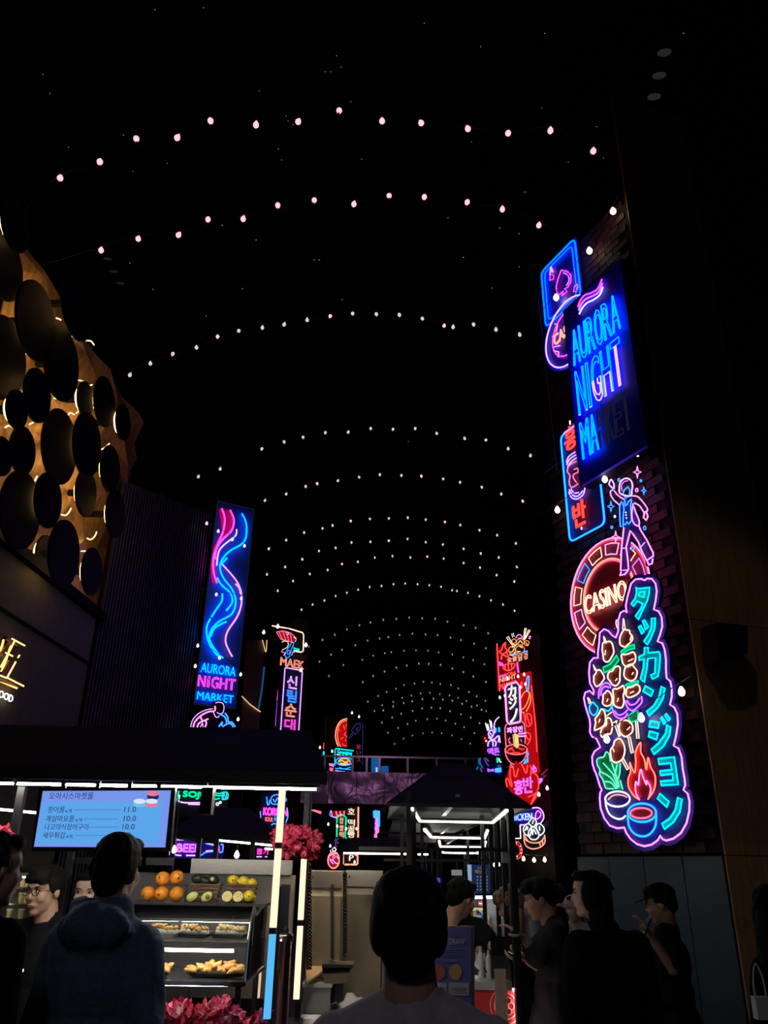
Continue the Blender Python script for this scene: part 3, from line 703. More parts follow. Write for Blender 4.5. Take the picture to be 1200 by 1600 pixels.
MEAT = ['465,-340 460,-300 470,-270 510,-255 520,-270 545,-290 565,-320 560,-350 545,-365 540,-390 515,-395 500,-400 480,-375',  # top right
 '325,-290 320,-260 318,-230 325,-190 330,-150 350,-135 372,-140 395,-175 412,-210 410,-240 400,-280 385,-300 360,-300',
 '475,-190 480,-150 490,-115 520,-95 555,-110 582,-130 590,-160 588,-190 570,-215 540,-205 510,-195',
 '500,-70 495,-30 510,0 550,20 585,5 600,-30 602,-60 580,-90 560,-115 535,-110 510,-95',
 '250,0 250,30 270,65 300,50 330,10 335,-10 315,-50 300,-68 275,-65 265,-40 250,-20',
 '365,-35 365,0 380,20 400,50 430,60 460,25 462,-30 465,-80 450,-100 420,-90 400,-60 380,-55',
 '515,110 510,130 530,155 560,150 600,130 625,100 620,65 595,50 560,70 530,75 515,90',
 '325,165 322,205 350,225 385,215 400,180 395,145 385,120 360,100 340,120 325,135',
 '405,100 410,150 412,210 440,235 480,235 495,190 490,140 500,100 490,60 470,70 440,85 415,85',
 '255,420 265,360 260,330 290,290 310,250 335,270 345,320 340,370 310,400 280,415',
 '305,450 320,400 350,380 355,325 385,330 400,380 395,430 380,455 350,450 320,480',
 '455,400 465,350 490,340 540,350 565,385 565,430 545,455 510,475 480,460 460,430',
 '395,660 385,590 410,545 420,510 455,490 480,510 500,560 500,610 480,660 440,685 410,680']
s.tubes('cream', ['@' + d for d in MEAT], r=0.0085, name='skewer_meat')
for d in MEAT: s.board(d, M_DRED, off=0.010, depth=0.006, smooth=True, name='meat_face')
s.tubes('cream', ['435,-480 430,-450 440,-410', '332,-340 340,-310 350,-300', '245,-110 260,-85 272,-68', '545,-310 555,-345', '530,-140 570,-160', '560,-30 572,-50', '425,20 440,0', '545,120 575,105', '355,190 365,165', '440,190 450,160', '290,360 300,330', '520,420 545,395', '415,600 405,570', '340,-190 345,-230'], r=0.006, name='highlight_tube')
s.tubes('cream', ['490,-490 485,-400 505,-405 495,-480', '330,-345 335,-290 350,-285 340,-330', '245,-112 258,-65 272,-70', '198,155 212,205 225,195 208,160'], r=0.006, smooth=False, name='skewer_tip')
s.tubes('cream', ['@590,350 600,490 618,490 605,350', '@527,480 555,610 572,605 545,475', '@475,660 520,745 535,735 490,650', '420,380 455,475', '355,305 395,275', '410,360 440,345', '430,345 465,470'], r=0.0065, smooth=False, name='skewer_stick')
s.tubes('green', ['@470,-220 530,-262 580,-275 582,-245 530,-232 475,-195', '@325,-90 380,-115 435,-188 455,-150 400,-80 335,-45', '@505,55 520,45 612,20 610,38 520,65', '@530,310 570,275 608,262 612,335 540,365'], r=0.008, smooth=False, name='pepper_tube')
for d in ('470,-220 530,-262 580,-275 582,-245 530,-232 475,-195', '325,-90 380,-115 435,-188 455,-150 400,-80 335,-45', '530,310 570,275 608,262 612,335 540,365'): s.board(d, M_GREEN, off=0.012, depth=0.006, name='pepper_face')
s.tubes('aqua', ['@215,230 240,195 262,215 282,240 270,285 245,300 220,275', '330,250 370,265 410,205'], r=0.0075, name='pepper_tube')
s.tubes('violet', ['288,165 295,90 335,40 375,45 385,80', '305,140 315,90 345,65 370,75', '505,180 520,230 560,262 600,240 640,195 638,145', '520,180 545,215 590,205 625,160', '400,240 415,290 450,325 500,320 525,285', '420,265 450,300 495,285 525,255'], r=0.0085, name='onion_tube')
s.tubes('mint', ['385,680 375,620 350,600 330,640 300,645 275,665 280,710 300,745 295,780 320,820 335,860 350,895 410,900', '300,760 360,790 405,830 440,895', '325,690 370,740 410,790 450,890', '395,690 430,790 455,885', '465,690 460,780 440,830', '420,790 440,700', '340,840 390,850 430,900', '465,830 485,905'], r=0.0075, name='cabbage_tube')
s.board('385,670 350,605 310,645 280,670 282,710 302,745 300,790 320,820 340,880 400,905 480,905 462,830 462,700', M_GREEN, off=0.010, depth=0.005, name='cabbage_face')
FL = '605,990 560,940 530,880 530,820 550,760 540,685 580,770 590,700 590,600 630,520 635,600 665,660 675,745 692,650 710,720 745,780 752,850 735,920 690,985 700,920 680,870 668,835 680,870 640,790 632,740 612,850 600,880 590,840 588,900 600,950 622,990'
s.tubes('red', '622,990 575,955 535,890 530,820 550,760 542,685 580,770 592,690 590,600 630,522 632,600 662,660 677,745 692,645 712,720 745,780 752,850 735,920 690,985'.replace('  ', ' '), r=0.009, name='flame_tube')
s.tubes('pink', ['622,990 598,950 588,900 592,840 612,870 620,790 633,742 650,800 678,868 678,832 712,890 705,950 690,985'], r=0.007, name='flame_tube')
s.tubes('salmon', '622,990 575,955 535,890 530,820 550,760 542,685 580,770 592,690 590,600 630,522 632,600 662,660 677,745 692,645 712,720 745,780 752,850 735,920 690,985', r=0.005, off=0.037, name='flame_tube')
s.board('610,988 565,945 535,890 530,820 548,760 545,700 580,768 592,690 592,600 628,530 634,600 665,660 677,740 692,660 712,720 745,780 750,850 735,920 695,975 650,960', M_REDF, off=0.012, depth=0.006, name='flame_face')
def oval(cx, cy, rx, ry, n=14, a0=0, a1=360): return ' '.join('%f,%f' % (cx + rx * math.cos(math.radians(a0 + (a1 - a0) * k / n)), cy + ry * math.sin(math.radians(a0 + (a1 - a0) * k / n))) for k in range(n if a1 - a0 >= 360 else n + 1))
s.tubes('white', ['@' + oval(443, 983, 100, 62), '345,1000 355,1060 385,1115 440,1145 480,1142 508,1120'], r=0.009, name='bowl_tube')
s.tubes('salmon', '365,990 400,958 443,948 490,955 518,970', r=0.007, name='bowl_tube')
s.tubes('cyan', ['@' + oval(642, 1095, 115, 75), '528,1110 535,1200 580,1265 650,1288 710,1265 752,1200 758,1110'], r=0.011, name='bowl_tube')
s.tubes('rose', '@' + oval(635, 1098, 88, 42), r=0.009, name='bowl_tube')
s.board(oval(635, 1098, 88, 42), M_DRED, off=0.012, depth=0.006, name='soup_face')

# ---- the tall blue AURORA NIGHT MARKET panel
s = Sign(W, 'neon_sign', 'tall blue panel reading AURORA NIGHT MARKET with the last four letters unlit', 'neon sign', Z1, off=0.34, base='380,2100', group='neon signs on the brick wall')
s.rect('437,2095', '742,318', mat('blue_panel', (0.010, 0.012, 0.90), 0.5), depth=0.05)
s.rect('432,2100', '747,312', M_MATTE, off=-0.051, depth=0.20, name='casing')
s.tubes('magenta', '415,698 435,645 470,605 520,588 570,555 603,480', r=0.011, name='wave_tube')
s.tubes('violet', '420,725 442,675 478,635 530,612 578,580 606,512', r=0.011, name='wave_tube')
s.tubes('white', '425,755 450,705 488,665 540,640 588,600 610,542', r=0.009, name='wave_tube')
NEON['cyan3'] = (0.0, 0.11, 1.0, 5.0)
def word(s, txt, bl, br, tl, cols, r, gap=0.10, fill=None):
    (a, b), (c, d), (e, f) = parse(' '.join((bl, br, tl)), s.Z); o = s.off + 0.05
    u0, v0 = s.pl.uvpx(a, b, o); u1, _ = s.pl.uvpx(c, d, o); _, v1 = s.pl.uvpx(e, f, o)
    wid = [0.45 if ch == 'I' else (1.25 if ch == 'M' else 1.0) for ch in txt]; tot = sum(wid) + gap * (len(txt) - 1); k = (u1 - u0) / tot; u = u0
    for i, ch in enumerate(txt):
        w_ = wid[i] * k; mb = MB(); wi = w_ * (.55 if ch == 'I' else 1); ui = u + (w_ - wi) / 2
        text_tubes(mb, ch, s.pl.pt(ui, v0, o), s.pl.d * wi, Vector((0, 0, v1 - v0)), r, s.pl.n)
        col = cols[i] if isinstance(cols, list) else cols
        if isinstance(col, tuple):
            zm = v0 + (v1 - v0) * col[2]
            mb.mi = [1 if sum(mb.v[j][2] for j in f) / len(f) < zm else 0 for f in mb.f]
            mb.build('letter', [NM(col[0]), NM(col[1])], s.root)
        else: mb.build('letter', NM(col), s.root)
        if fill is not None and not (isinstance(col, str) and col == 'off'):
            mb = MB(); text_solid(mb, ch, s.pl.pt(ui, v0, s.off + .006), s.pl.d * wi, Vector((0, 0, v1 - v0)), s.pl.n, 0.004); mb.build('letter_face', fill, s.root)
        u += w_ + gap * k
word(s, 'AURORA', '385,1160', '745,835', '380,880', 'cyan3', 0.0095, gap=.16)
word(s, 'NIGHT', '425,1545', '778,1275', '393,1205', [('cyan3', 'lilac', f) for f in (.22, .35, .48, .48, .48)], 0.0085, gap=.20)
word(s, 'MARKET', '455,1890', '835,1610', '438,1600', ['cyan3', 'cyan3', 'off', 'off', 'off', 'off'], 0.0085, gap=.16)

# ---- festoon bulbs hung across the signs
def festoon(pl, label, pts, off, r, m, group, wr=0.006, tails=True, name='festoon_lights'):
    P = [pl.hit(x, y, off) for x, y in pts]
    root = thing(name, label, 'string lights', P[0], group)
    W_ = [p + Vector((0, 0, r * 2.6)) for p in P]
    if tails: W_ = [W_[0] + (W_[0] - W_[1]) * .7] + W_ + [W_[-1] + (W_[-1] - W_[-2]) * .25]
    MB().tube(catmull(W_, False, 3), wr, 4).build('wire', M_WIRE, root)
    b_ = bulb_mesh('bulb', r, m, 10); k_ = socket_mesh('socket', r, M_BLACK)
    for p in P: link('bulb', b_, root, p); link('socket', k_, root, p)
    return root
festoon(W, 'warm bulbs on a wire above the neon playing card', [(869, 465), (921, 392), (958, 330)], 0.16, 0.042, E_WALLB, 'bulb wires on the brick wall')
festoon(W, 'warm bulbs on a wire just above the dancing figure', [(871, 797), (945, 749), (996, 708)], 0.20, 0.036, E_WALLB, 'bulb wires on the brick wall')
festoon(W, 'warm bulbs on a wire crossing the meat skewer sign', [(948, 1155), (1002, 1122), (1065, 1081)], 0.30, 0.036, E_WALLB, 'bulb wires on the brick wall')

# ================================================================ tall blue sign on the left
ZA = (280, 760, 4.21)
NEON['cyan2'] = (0.0, 0.17, 1.0, 5.0)
s = Sign(A, 'neon_sign', 'tall left sign with flowing pink and blue wave tubes above AURORA NIGHT MARKET', 'neon sign', ZA, off=0.0, base='230,1440', group='neon signs on the left side')
s.rect('97,1432', '497,150', mat('blue_panel_l', (0.012, 0.13, 0.55), 0.5), depth=0.04)
OF = 0.075
s.rect('90,1440', '500,145', M_MATTE, off=-0.041, depth=0.25, name='casing')
s.frame('off', '97,1432', '492,152', rad=0.01, r=0.008, off=0.01, name='edge_strip')
rW = 0.017
s.board('258,145 345,150 362,220 355,290 300,340 250,400 235,480 260,640 215,640 205,540 225,400 285,300', M_MAG, off=0.006, depth=0.004, name='pink_face')
s.tubes('magenta', ['280,145 300,210 290,290 255,380 225,470 228,570 250,635', '335,155 360,220 345,290 290,345 245,410 235,480'], r=rW, off=OF, name='wave_tube')
s.tubes('lilac', ['378,282 370,325 300,380 260,430 247,520'], r=0.014, off=OF, name='wave_tube')
s.tubes('cyan2', ['412,178 440,240 440,330 410,380 340,420 290,470 268,530 290,600 350,680 372,760 345,840 260,890 210,950 200,1010 240,1080 290,1130', '315,470 275,515', '250,600 280,650 335,700 350,760 310,818', '283,705 282,750 250,800 212,860', '205,870 180,930 190,1010 225,1080 265,1125', '310,890 235,930 205,990'], r=rW, off=OF, name='wave_tube')
s.tubes('pink', ['285,515 340,575 385,635 408,700 408,780 380,860 320,950 305,1020 330,1085 350,1120', '370,640 395,670 405,710'], r=0.014, off=OF, name='wave_tube')
s.text('cyan2', 'AURORA', '140,1220', '370,1232', '145,1158', solid=True)
word(s, 'NIGHT', '122,1312', '365,1338', '130,1240', 'magenta', 0.0075, gap=0.24)
s.text('cyan2', 'MARKET', '115,1400', '355,1415', '120,1348', solid=True)
sx0, sx1 = A.uvpx(300, 1250)[0], A.uvpx(372, 1250)[0]
struct(MB().slab([A.pt(sx0, 0, -.3), A.pt(sx1, 0, -.3), A.pt(sx1, A.hit(360, 800).z, -.3), A.pt(sx0, A.hit(360, 800).z, -.3)], A.n, .4).build('wall_sign_column', M_MATTE), 'black column that carries the tall left sign')
# neon figure below it
ZP = (290, 1080, 10)
s = Sign(A, 'neon_sign', 'pink and blue outline of a bowing person right below the tall left sign', 'neon sign', ZP, off=0.25, base='430,700', group='neon signs on the left side')
s.board('80,560 110,450 200,340 330,280 425,265 430,180 480,145 560,140 620,180 630,260 615,330 665,410 680,470 740,480 780,560 780,720 60,720', M_MATTE, depth=0.03)
s.tubes('pink', ['120,560 145,480 235,385 360,320 440,315 462,280 458,230', '235,400 250,440 270,465 355,432', '180,560 210,500 270,470', '310,460 325,500 305,560'], r=0.012)
s.tubes('lilac', ['80,560 110,450 200,350 330,290 425,275', '230,560 265,500 270,560', '490,330 520,350 560,350 590,320 600,240 580,190 520,170 470,185', '440,330 455,380 490,410 530,385'], r=0.006)
s.tubes('sky', ['545,360 610,400 635,450 640,500', '615,340 660,410 670,475 730,490 775,560', '580,555 630,520 700,505 745,560', '520,555 575,480 560,540'], r=0.012)
s.mount('430,330', .6)
LG = 'bulb wires on the left side'
E_LB = emit('bulb_left', (0.95, 0.85, 0.95), 1.3)
festoon(A, 'white bulbs strung diagonally over the top of the tall left sign', [(323, 818), (341, 830), (363, 843), (382, 853)], 0.2, 0.026, E_LB, LG)
festoon(A, 'white bulbs beside the middle of the tall left sign', [(338, 929), (377, 935)], 0.2, 0.026, E_LB, LG)
festoon(A, 'white bulbs just above the word AURORA on the left sign', [(309, 1009), (343, 1028), (376, 1054)], 0.2, 0.026, E_LB, LG)
festoon(A, 'white bulbs low at the left sign edge next to the neon figure', [(305, 1041), (372, 1124)], 0.4, 0.026, E_LB, LG)

# ================================================================ MAEK sign and its neighbour
ZM = (380, 960, 8.42)
Bp = Plane(at(435, 1060, 22.0), yaw_of(2300)); Bp.rk = .6
wcol = struct(MB().slab([Bp.pt(Bp.uvpx(430, 1500)[0], 0, -.1), Bp.pt(Bp.uvpx(480, 1100)[0], 0, -.1), Bp.pt(Bp.uvpx(480, 1100)[0], Bp.hit(470, 965).z, -.1), Bp.pt(Bp.uvpx(430, 1500)[0], Bp.hit(470, 965).z, -.1)], Bp.n, 0.3).build('wall_brick_left', mortar), 'brick pier behind the fan and bottle sign')
ux1 = Bp.uvpx(480, 1100)[0]; bz0, bz1 = Bp.hit(470, 1150).z, Bp.hit(470, 1005).z
mb = MB().box((0, 0, 0), (0.30, 0.05, 0.12), Matrix.Rotation(-math.radians(yaw_of(2300) - 90), 3, 'Z')); b2 = bpy.data.meshes.new('brick'); b2.from_pydata(mb.v, [], mb.f); b2.materials.append(mbrick)
for k in range(int((bz1 - bz0) / 0.16)):
    link('brick', b2, wcol, Bp.pt(ux1 - .17 - (.12 if k % 2 else 0), bz0 + .16 * k, -.08))
s = Sign(Bp, 'neon_sign', 'neon fan and green bottle above the orange word MAEK with cream corner tube', 'neon sign', ZM, off=0.1, base='640,700', group='neon signs on the left side', r=0.016)
s.tubes('cream', ['380,150 600,185 780,240 795,270 790,480 760,498 665,480'], r=0.03, smooth=False)
s.board('435,230 560,215 690,310 670,370 600,360 520,330', mat('fan_face', (0.5, 0.06, 0.04), .5), depth=0.02)
s.tubes('rose', ['435,232 520,215 620,240 695,310 690,350', '440,240 500,330 560,345 660,370', '470,225 520,330', '520,218 560,340', '570,225 600,350', '620,250 640,360'], r=0.014, smooth=False)
s.tubes('cream', ['665,300 695,320 685,360', '510,365 550,350 590,370 580,430 510,470'], r=0.014)
s.tubes('pink', ['560,240 590,235 600,260 570,265', '500,490 550,510 530,540', '640,540 650,500 670,500', '590,370 600,400'], r=0.013)
s.tubes('cyan', ['@640,370 665,375 650,430 635,455 605,560 550,545 580,460 610,420', '@590,480 610,475 615,500 595,525 580,515'], r=0.015)
s.tubes('aqua', ['660,440 740,460', '665,465 735,475'], r=0.018)
s.text('salmon', 'MAEK', '488,668', '795,700', '488,560', r=0.013)
s = Sign(Bp, 'neon_sign', 'tall violet framed sign with four Korean letters stacked in lilac, blue, salmon and magenta', 'neon sign', ZM, off=0.12, base='620,1560', group='neon signs on the left side', r=0.014)
s.rect('470,1560', '790,735', mat('dark_navy', (0.006, 0.006, 0.05), .6), depth=0.03)
s.frame('lilac', '485,1640', '780,740', rad=0.04, r=0.022)
s.mount('620,900', .25); s.mount('600,1300', .25)
for ch, col, y0_, y1_, xa, xb in (('신', 'lilac', 975, 795, 575, 705), ('림', 'sky', 1155, 985, 570, 695), ('순', 'salmon', 1345, 1165, 545, 695), ('대', 'magenta', 1520, 1365, 540, 680)):
    s.text(col, ch, '%d,%d' % (xa, y0_ - 12), '%d,%d' % (xb, y0_), '%d,%d' % (xa, y1_), r=0.014, name='korean_letter')
Bs = Plane(at(428, 1080, 21.6), yaw_of(460)); Bs.rk = .8
s = Sign(Bs, 'neon_sign', 'narrow violet to pink sign seen edge on beside the stacked Korean letters', 'neon sign', ZM, off=0.0, base='440,1500', group='neon signs on the left side', r=0.012)
s.board('478,680 512,690 460,1560 420,1560', M_NAVY, depth=0.05)
s.tubes('magenta', ['488,690 478,840', '500,690 490,850', '482,890 475,920', '480,950 460,1140', '470,960 452,1130'], r=0.035, smooth=False)
s.tubes('violet', ['455,1150 432,1470', '470,1150 450,1320', '465,1330 440,1480'], r=0.035, smooth=False)
MB().bar(Bs.hit(437, 1080, -.03), Bp.hit(440, 1080, -.15), .05).build('bracket', M_BLACK, s.root)
festoon(Bp, 'white bulbs around the fan and bottle sign', [(434, 979), (478, 1008)], 0.4, 0.05, E_LB, LG, tails=False)
festoon(Bp, 'white bulb pair hanging at the left of the word MAEK', [(412, 988), (470, 1047)], 0.4, 0.045, E_LB, LG, tails=False)
# shop front with gold lines beyond the tall left sign
Cp = Plane(at(400, 1040, 19.0), yaw_of(1200))
struct(MB().slab([Cp.hit(376, 1150) * 1, Cp.hit(404, 1150), Cp.hit(414, 1000), Cp.hit(385, 1000)][::-1] and [Cp.pt(Cp.uvpx(380, 1100)[0], 0, -.12), Cp.pt(Cp.uvpx(409, 1100)[0], 0, -.12), Cp.pt(Cp.uvpx(409, 1100)[0], Cp.hit(400, 1000).z, -.12), Cp.pt(Cp.uvpx(380, 1100)[0], Cp.hit(400, 1000).z, -.12)], Cp.n, .2).build('wall_shop_left', M_MATTE), 'dark wall behind the dim shop front')
fr = thing('shop_front', 'dim grey shop front with thin gold light lines left of the fan sign', 'shop front', Cp.hit(400, 1140))
MB().slab([Cp.hit(x, y) for x, y in ((385, 1000), (414, 1000), (404, 1150), (376, 1150))], Cp.n, 0.1).build('facade_panel', mat('dim_panel', (0.05, 0.045, 0.05), .5), fr)
MB().tube([Cp.hit(x, y, .03) for x, y in ((410, 1000), (415, 1019))], 0.012, 4).tube([Cp.hit(x, y, .03) for x, y in ((417, 1000), (416, 1018))], 0.01, 4).tube([Cp.hit(x, y, .03) for x, y in ((378, 1088), (390, 1100), (402, 1109), (407, 1112))], 0.014, 4).build('gold_line', emit('goldline', (1.0, 0.6, 0.25), 1.0), fr)
MB().tube([Cp.hit(x, y, .03) for x, y in ((413, 1042), (409, 1080), (404, 1108))], 0.02, 4).build('blue_line', emit('blueline', (0.05, 0.2, 0.45), 0.35), fr)

# ================================================================ far left signs behind and above the bridge
ZL = (505, 1110, 10)
Y_ = 44.0
Lp = Plane(at(545, 1150, Y_), yaw_of(2400)); Lp.rk = .55
struct(MB().slab([Lp.pt(Lp.uvpx(515, 1150)[0], 0, -.3), Lp.pt(Lp.uvpx(570, 1150)[0], 0, -.3), Lp.pt(Lp.uvpx(570, 1150)[0], Lp.hit(540, 1115).z, -.3), Lp.pt(Lp.uvpx(515, 1150)[0], Lp.hit(540, 1115).z, -.3)], Lp.n, .4).build('wall_far_signs_left', M_MATTE), 'dark pier behind the pizza sign')
s = Sign(Lp, 'neon_sign', 'half round red pizza sign above the bridge railing', 'neon sign', ZL, off=0.0, base='310,600', group='far signs by the bridge', r=0.03)
s.board('372,130 310,145 250,190 205,290 192,400 210,500 250,580 310,605 372,600', LB_RED, depth=0.05)
s.tubes('salmon', ['372,130 310,145 250,190 205,290 192,400 210,500 250,580 310,605'], r=0.05)
s.tubes('orange', ['372,160 320,170 265,210 230,300 225,400 240,500 280,570 340,590'], r=0.035)
s.tubes('red', ['310,230 340,300', '370,210 345,260', '350,340 340,380 372,420', '275,450 310,420', '300,520 330,550 365,550', '250,290 265,325', '350,450 350,480', '320,370 345,395'], r=0.03)
s.rect('372,700', '640,60', M_MATTE, off=-0.1, name='dark_board')
s.tubes('dimblue', ['@400,430 440,365 465,350 465,380 425,435', '560,210 595,195', '618,200 612,850'], r=0.03, smooth=False)
s.tubes('dimviolet', ['@530,200 580,230 575,300 500,375 440,320 470,270', '510,270 545,310', '545,250 520,320'], r=0.015, smooth=False)
s.text('dimred', '家', '518,600', '588,600', '518,530', r=0.02); s.text('dimred', 'い', '518,680', '588,680', '518,630', r=0.02); s.text('dimred', 'ス', '518,800', '588,800', '518,740', r=0.02)
s = Sign(Lp, 'neon_sign', 'aqua framed sign with a yellow food bowl half behind the bridge railing', 'neon sign', ZL, off=0.2, base='310,960', group='far signs by the bridge', r=0.03)
s.rect('170,965', '470,590', mat('sign_black', (0.01, 0.01, 0.02), .6), depth=0.05)
s.tubes('aqua', ['182,860 185,610 205,595 475,632'], r=0.04, smooth=False)
s.text('aqua', 'Gwangjang', '222,690', '450,700', '222,615', r=0.012, solid=True)
s.text('white', 'Market', '215,708', '385,712', '215,680', r=0.012, solid=True)
s.tubes('sky', ['@' + oval(330, 795, 130, 65)], r=0.045)
s.tubes('white', ['455,780 465,820 450,850'], r=0.05)
NEON['yellow'] = (1.0, 0.75, 0.22, 1.1)
s.board('225,810 260,760 330,735 400,755 432,810 400,855 330,860 260,855', mat('food_face', (0.7, 0.5, 0.15), .5), off=0.01, depth=0.03, smooth=True)
s.tubes('yellow', ['235,810 265,765 330,745 395,765 425,810', '250,840 330,850 410,840', '260,800 300,780 340,810 390,790', '270,825 330,830 380,820'], r=0.04)
s.tubes('red', ['270,770 290,775', '330,755 345,765', '375,800 400,795'], r=0.03)
s.tubes('cyan', ['250,890 330,915 430,885', '190,905 430,925'], r=0.03)
s.text('lilac', 'Market', '190,955', '340,955', '190,930', r=0.02, solid=True)
s = Sign(Lp, 'neon_sign', 'small pink lettered sign beside the aqua bowl sign behind the railing', 'neon sign', ZL, off=0.2, base='125,960', group='far signs by the bridge', r=0.03)
s.rect('85,965', '165,820', M_BLACK, depth=0.05)
s.text('pink', '떡', '92,880', '160,880', '92,825', solid=True); s.text('rose', '볶', '92,955', '160,955', '92,890', solid=True)
s.mount('125,900', .7)
s = Sign(Plane(at(507, 1150, 43), yaw_of(560)), 'neon_sign', 'thin red vertical sign edge on, left of the pizza sign', 'neon sign', ZL, off=0.0, base='10,640', group='far signs by the bridge', r=0.03)
s.board('10,640 40,640 50,130 22,130', M_BLACK, depth=0.05); s.tubes('red', ['32,135 30,220 22,420 10,600'], r=0.04, smooth=False); s.tubes('aqua', ['8,640 6,700'], r=0.04)
festoon(Lp, 'two white bulbs above the far dark board next to the pizza sign', [(550, 1114), (561, 1120)], 0.3, 0.06, E_LB, 'far bulb wires')
festoon(Lp, 'white bulb beside the aqua framed bowl sign', [(519, 1174), (500, 1168)], 0.5, 0.06, E_LB, 'far bulb wires', tails=False)
# blue lit screens behind the railing
struct(MB().slab([at(575, 1206, 44.3) * 1, at(612, 1206, 44.3), at(612, 1180, 44.3), at(575, 1180, 44.3)], Vector((0, -1, 0)), .3).build('wall_screens', M_MATTE), 'dark wall behind the blue screens')
t = thing('far_screen', 'blue glowing screen seen between the railing posts', 'screen', at(585, 1206, 44))
MB().slab([at(x, y, 44) for x, y in ((580, 1183), (593, 1183), (593, 1206), (580, 1206))], Vector((0, -1, 0)), .1).build('display', emit('screen_blue', (0.01, 0.16, 0.55), .55), t)
MB().slab([at(x, y, 43.8) for x, y in ((587, 1199), (590, 1199), (590, 1206), (587, 1206))], Vector((0, -1, 0)), .1).build('bright_figure', emit('screen_fig', (0.5, 0.8, 1.0), .8), t)
t = thing('far_screen', 'smaller blue glowing screen right of the railing post', 'screen', at(601, 1206, 44))
MB().slab([at(x, y, 44) for x, y in ((595, 1197), (607, 1197), (607, 1206), (595, 1206))], Vector((0, -1, 0)), .1).build('display', emit('screen_blue', (0.01, 0.16, 0.55), .55), t)

# ================================================================ bridge
BY = 40.0
mbr = bpy.data.materials.new('mirror_film'); mbr.use_nodes = True
nt = mbr.node_tree; b = nt.nodes['Principled BSDF']; b.inputs['Metallic'].default_value = 0.6; b.inputs['Roughness'].default_value = 0.35; b.inputs['Base Color'].default_value = (0.62, 0.45, 0.62, 1)
nz = nt.nodes.new('ShaderNodeTexNoise'); nz.inputs['Scale'].default_value = 0.9; nz.inputs['Detail'].default_value = 2; nz.inputs['Distortion'].default_value = 1.5
bp = nt.nodes.new('ShaderNodeBump'); bp.inputs['Strength'].default_value = 0.25; bp.inputs['Distance'].default_value = 0.3; tc = nt.nodes.new('ShaderNodeTexCoord')
nt.links.new(tc.outputs['Object'], nz.inputs[0]); nt.links.new(nz.outputs[0], bp.inputs['Height']); nt.links.new(bp.outputs[0], b.inputs['Normal'])
bz0 = at(600, 1257, BY).z; bz1 = at(600, 1207, BY).z; bx0 = at(470, 1230, BY).x; bx1 = at(860, 1230, BY).x
bridge = thing('footbridge', 'mirror clad footbridge crossing the hall at first floor level', 'bridge', ((bx0 + bx1) / 2, BY, bz0))
nP = 9
for k in range(nP):
    a_ = bx0 + (bx1 - bx0) * k / nP; b_ = bx0 + (bx1 - bx0) * (k + 1) / nP
    mb = MB(); n1, n2 = 14, 8; V_ = []
    for j in range(n2 + 1):
        for i in range(n1 + 1):
            x = a_ + .015 + (b_ - a_ - .03) * i / n1; z = bz0 + (bz1 - bz0) * j / n2
            V_.append((x, BY - .05 + .10 * noise.noise(Vector((x * .9, z * 1.6, 3))), z))
    mb.add(V_, [(j * (n1 + 1) + i, j * (n1 + 1) + i + 1, (j + 1) * (n1 + 1) + i + 1, (j + 1) * (n1 + 1) + i) for j in range(n2) for i in range(n1)])
    mb.build('cladding_panel', mbr, bridge, smooth=True)
MB().box(((bx0 + bx1) / 2, BY + 1.2, (bz0 + bz1) / 2), (bx1 - bx0, 2.2, bz1 - bz0 - .1)).build('deck', mat('bridge_deck', (0.05, 0.04, 0.06), .5), bridge)
mra = mat('railing_metal', (0.35, 0.30, 0.33), 0.3, 0.7)
rt_ = at(600, 1183, BY).z
MB().bar((bx0, BY, rt_), (bx1, BY, rt_), 0.09).build('top_rail', mra, bridge)
for px in (507, 551, 573, 593, 637, 682, 727, 772, 815):
    x = at(px, 1195, BY).x; MB().bar((x, BY, bz1), (x, BY, rt_), 0.10).build('railing_post', mra, bridge)
# upper floor white soffit panel left under the bridge
MB().slab([at(x, y, 36) for x, y in ((484, 1238), (508, 1238), (510, 1256), (485, 1256))], Vector((0, -1, 0)), .3).build('end_panel', mat('pale_panel', (0.45, 0.42, 0.45), .4), bridge)

# lit walls of a shop below the bridge
t = thing('far_shop_wall', 'maroon and blue painted shop wall below the footbridge', 'wall panel', at(615, 1340, 48))
MB().slab([at(x, y, 48) for x, y in ((592, 1258), (640, 1258), (640, 1290), (592, 1290))], Vector((0, -1, 0)), .1).build('maroon_panel', mat('maroon', (0.40, 0.10, 0.12), .6), t)
MB().slab([at(x, y, 48) for x, y in ((592, 1291), (640, 1291), (640, 1345), (592, 1345))], Vector((0, -1, 0)), .1).build('blue_panel', mat('slate_blue', (0.10, 0.12, 0.28), .6), t)

# ---- signs below the bridge
ZD = (500, 1260, 12)
Dp = Plane(at(540, 1310, 30.0), yaw_of(2000)); Dp.rk = .55
struct(MB().slab([Dp.pt(Dp.uvpx(505, 1300)[0], 0, -.3), Dp.pt(Dp.uvpx(562, 1300)[0], 0, -.3), Dp.pt(Dp.uvpx(562, 1300)[0], Dp.hit(540, 1258).z, -.3), Dp.pt(Dp.uvpx(505, 1300)[0], Dp.hit(540, 1258).z, -.3)], Dp.n, .3).build('wall_low_signs', M_MATTE), 'dark wall behind the doughnut sign')
s = Sign(Dp, 'neon_sign', 'round pink doughnut sign with a bite mark below the bridge', 'neon sign', ZD, off=0.0, base='260,1165', group='signs below the bridge', r=0.03)
s.disc('260,1000', '262,850', mat('donut_face', (0.55, 0.06, 0.08), .5), 0.92)
s.ring('salmon', '255,1005', '257,850', 0.98, r=0.035); s.ring('red', '258,1010', '259,860', 1.04, r=0.025, a0=180, a1=360)
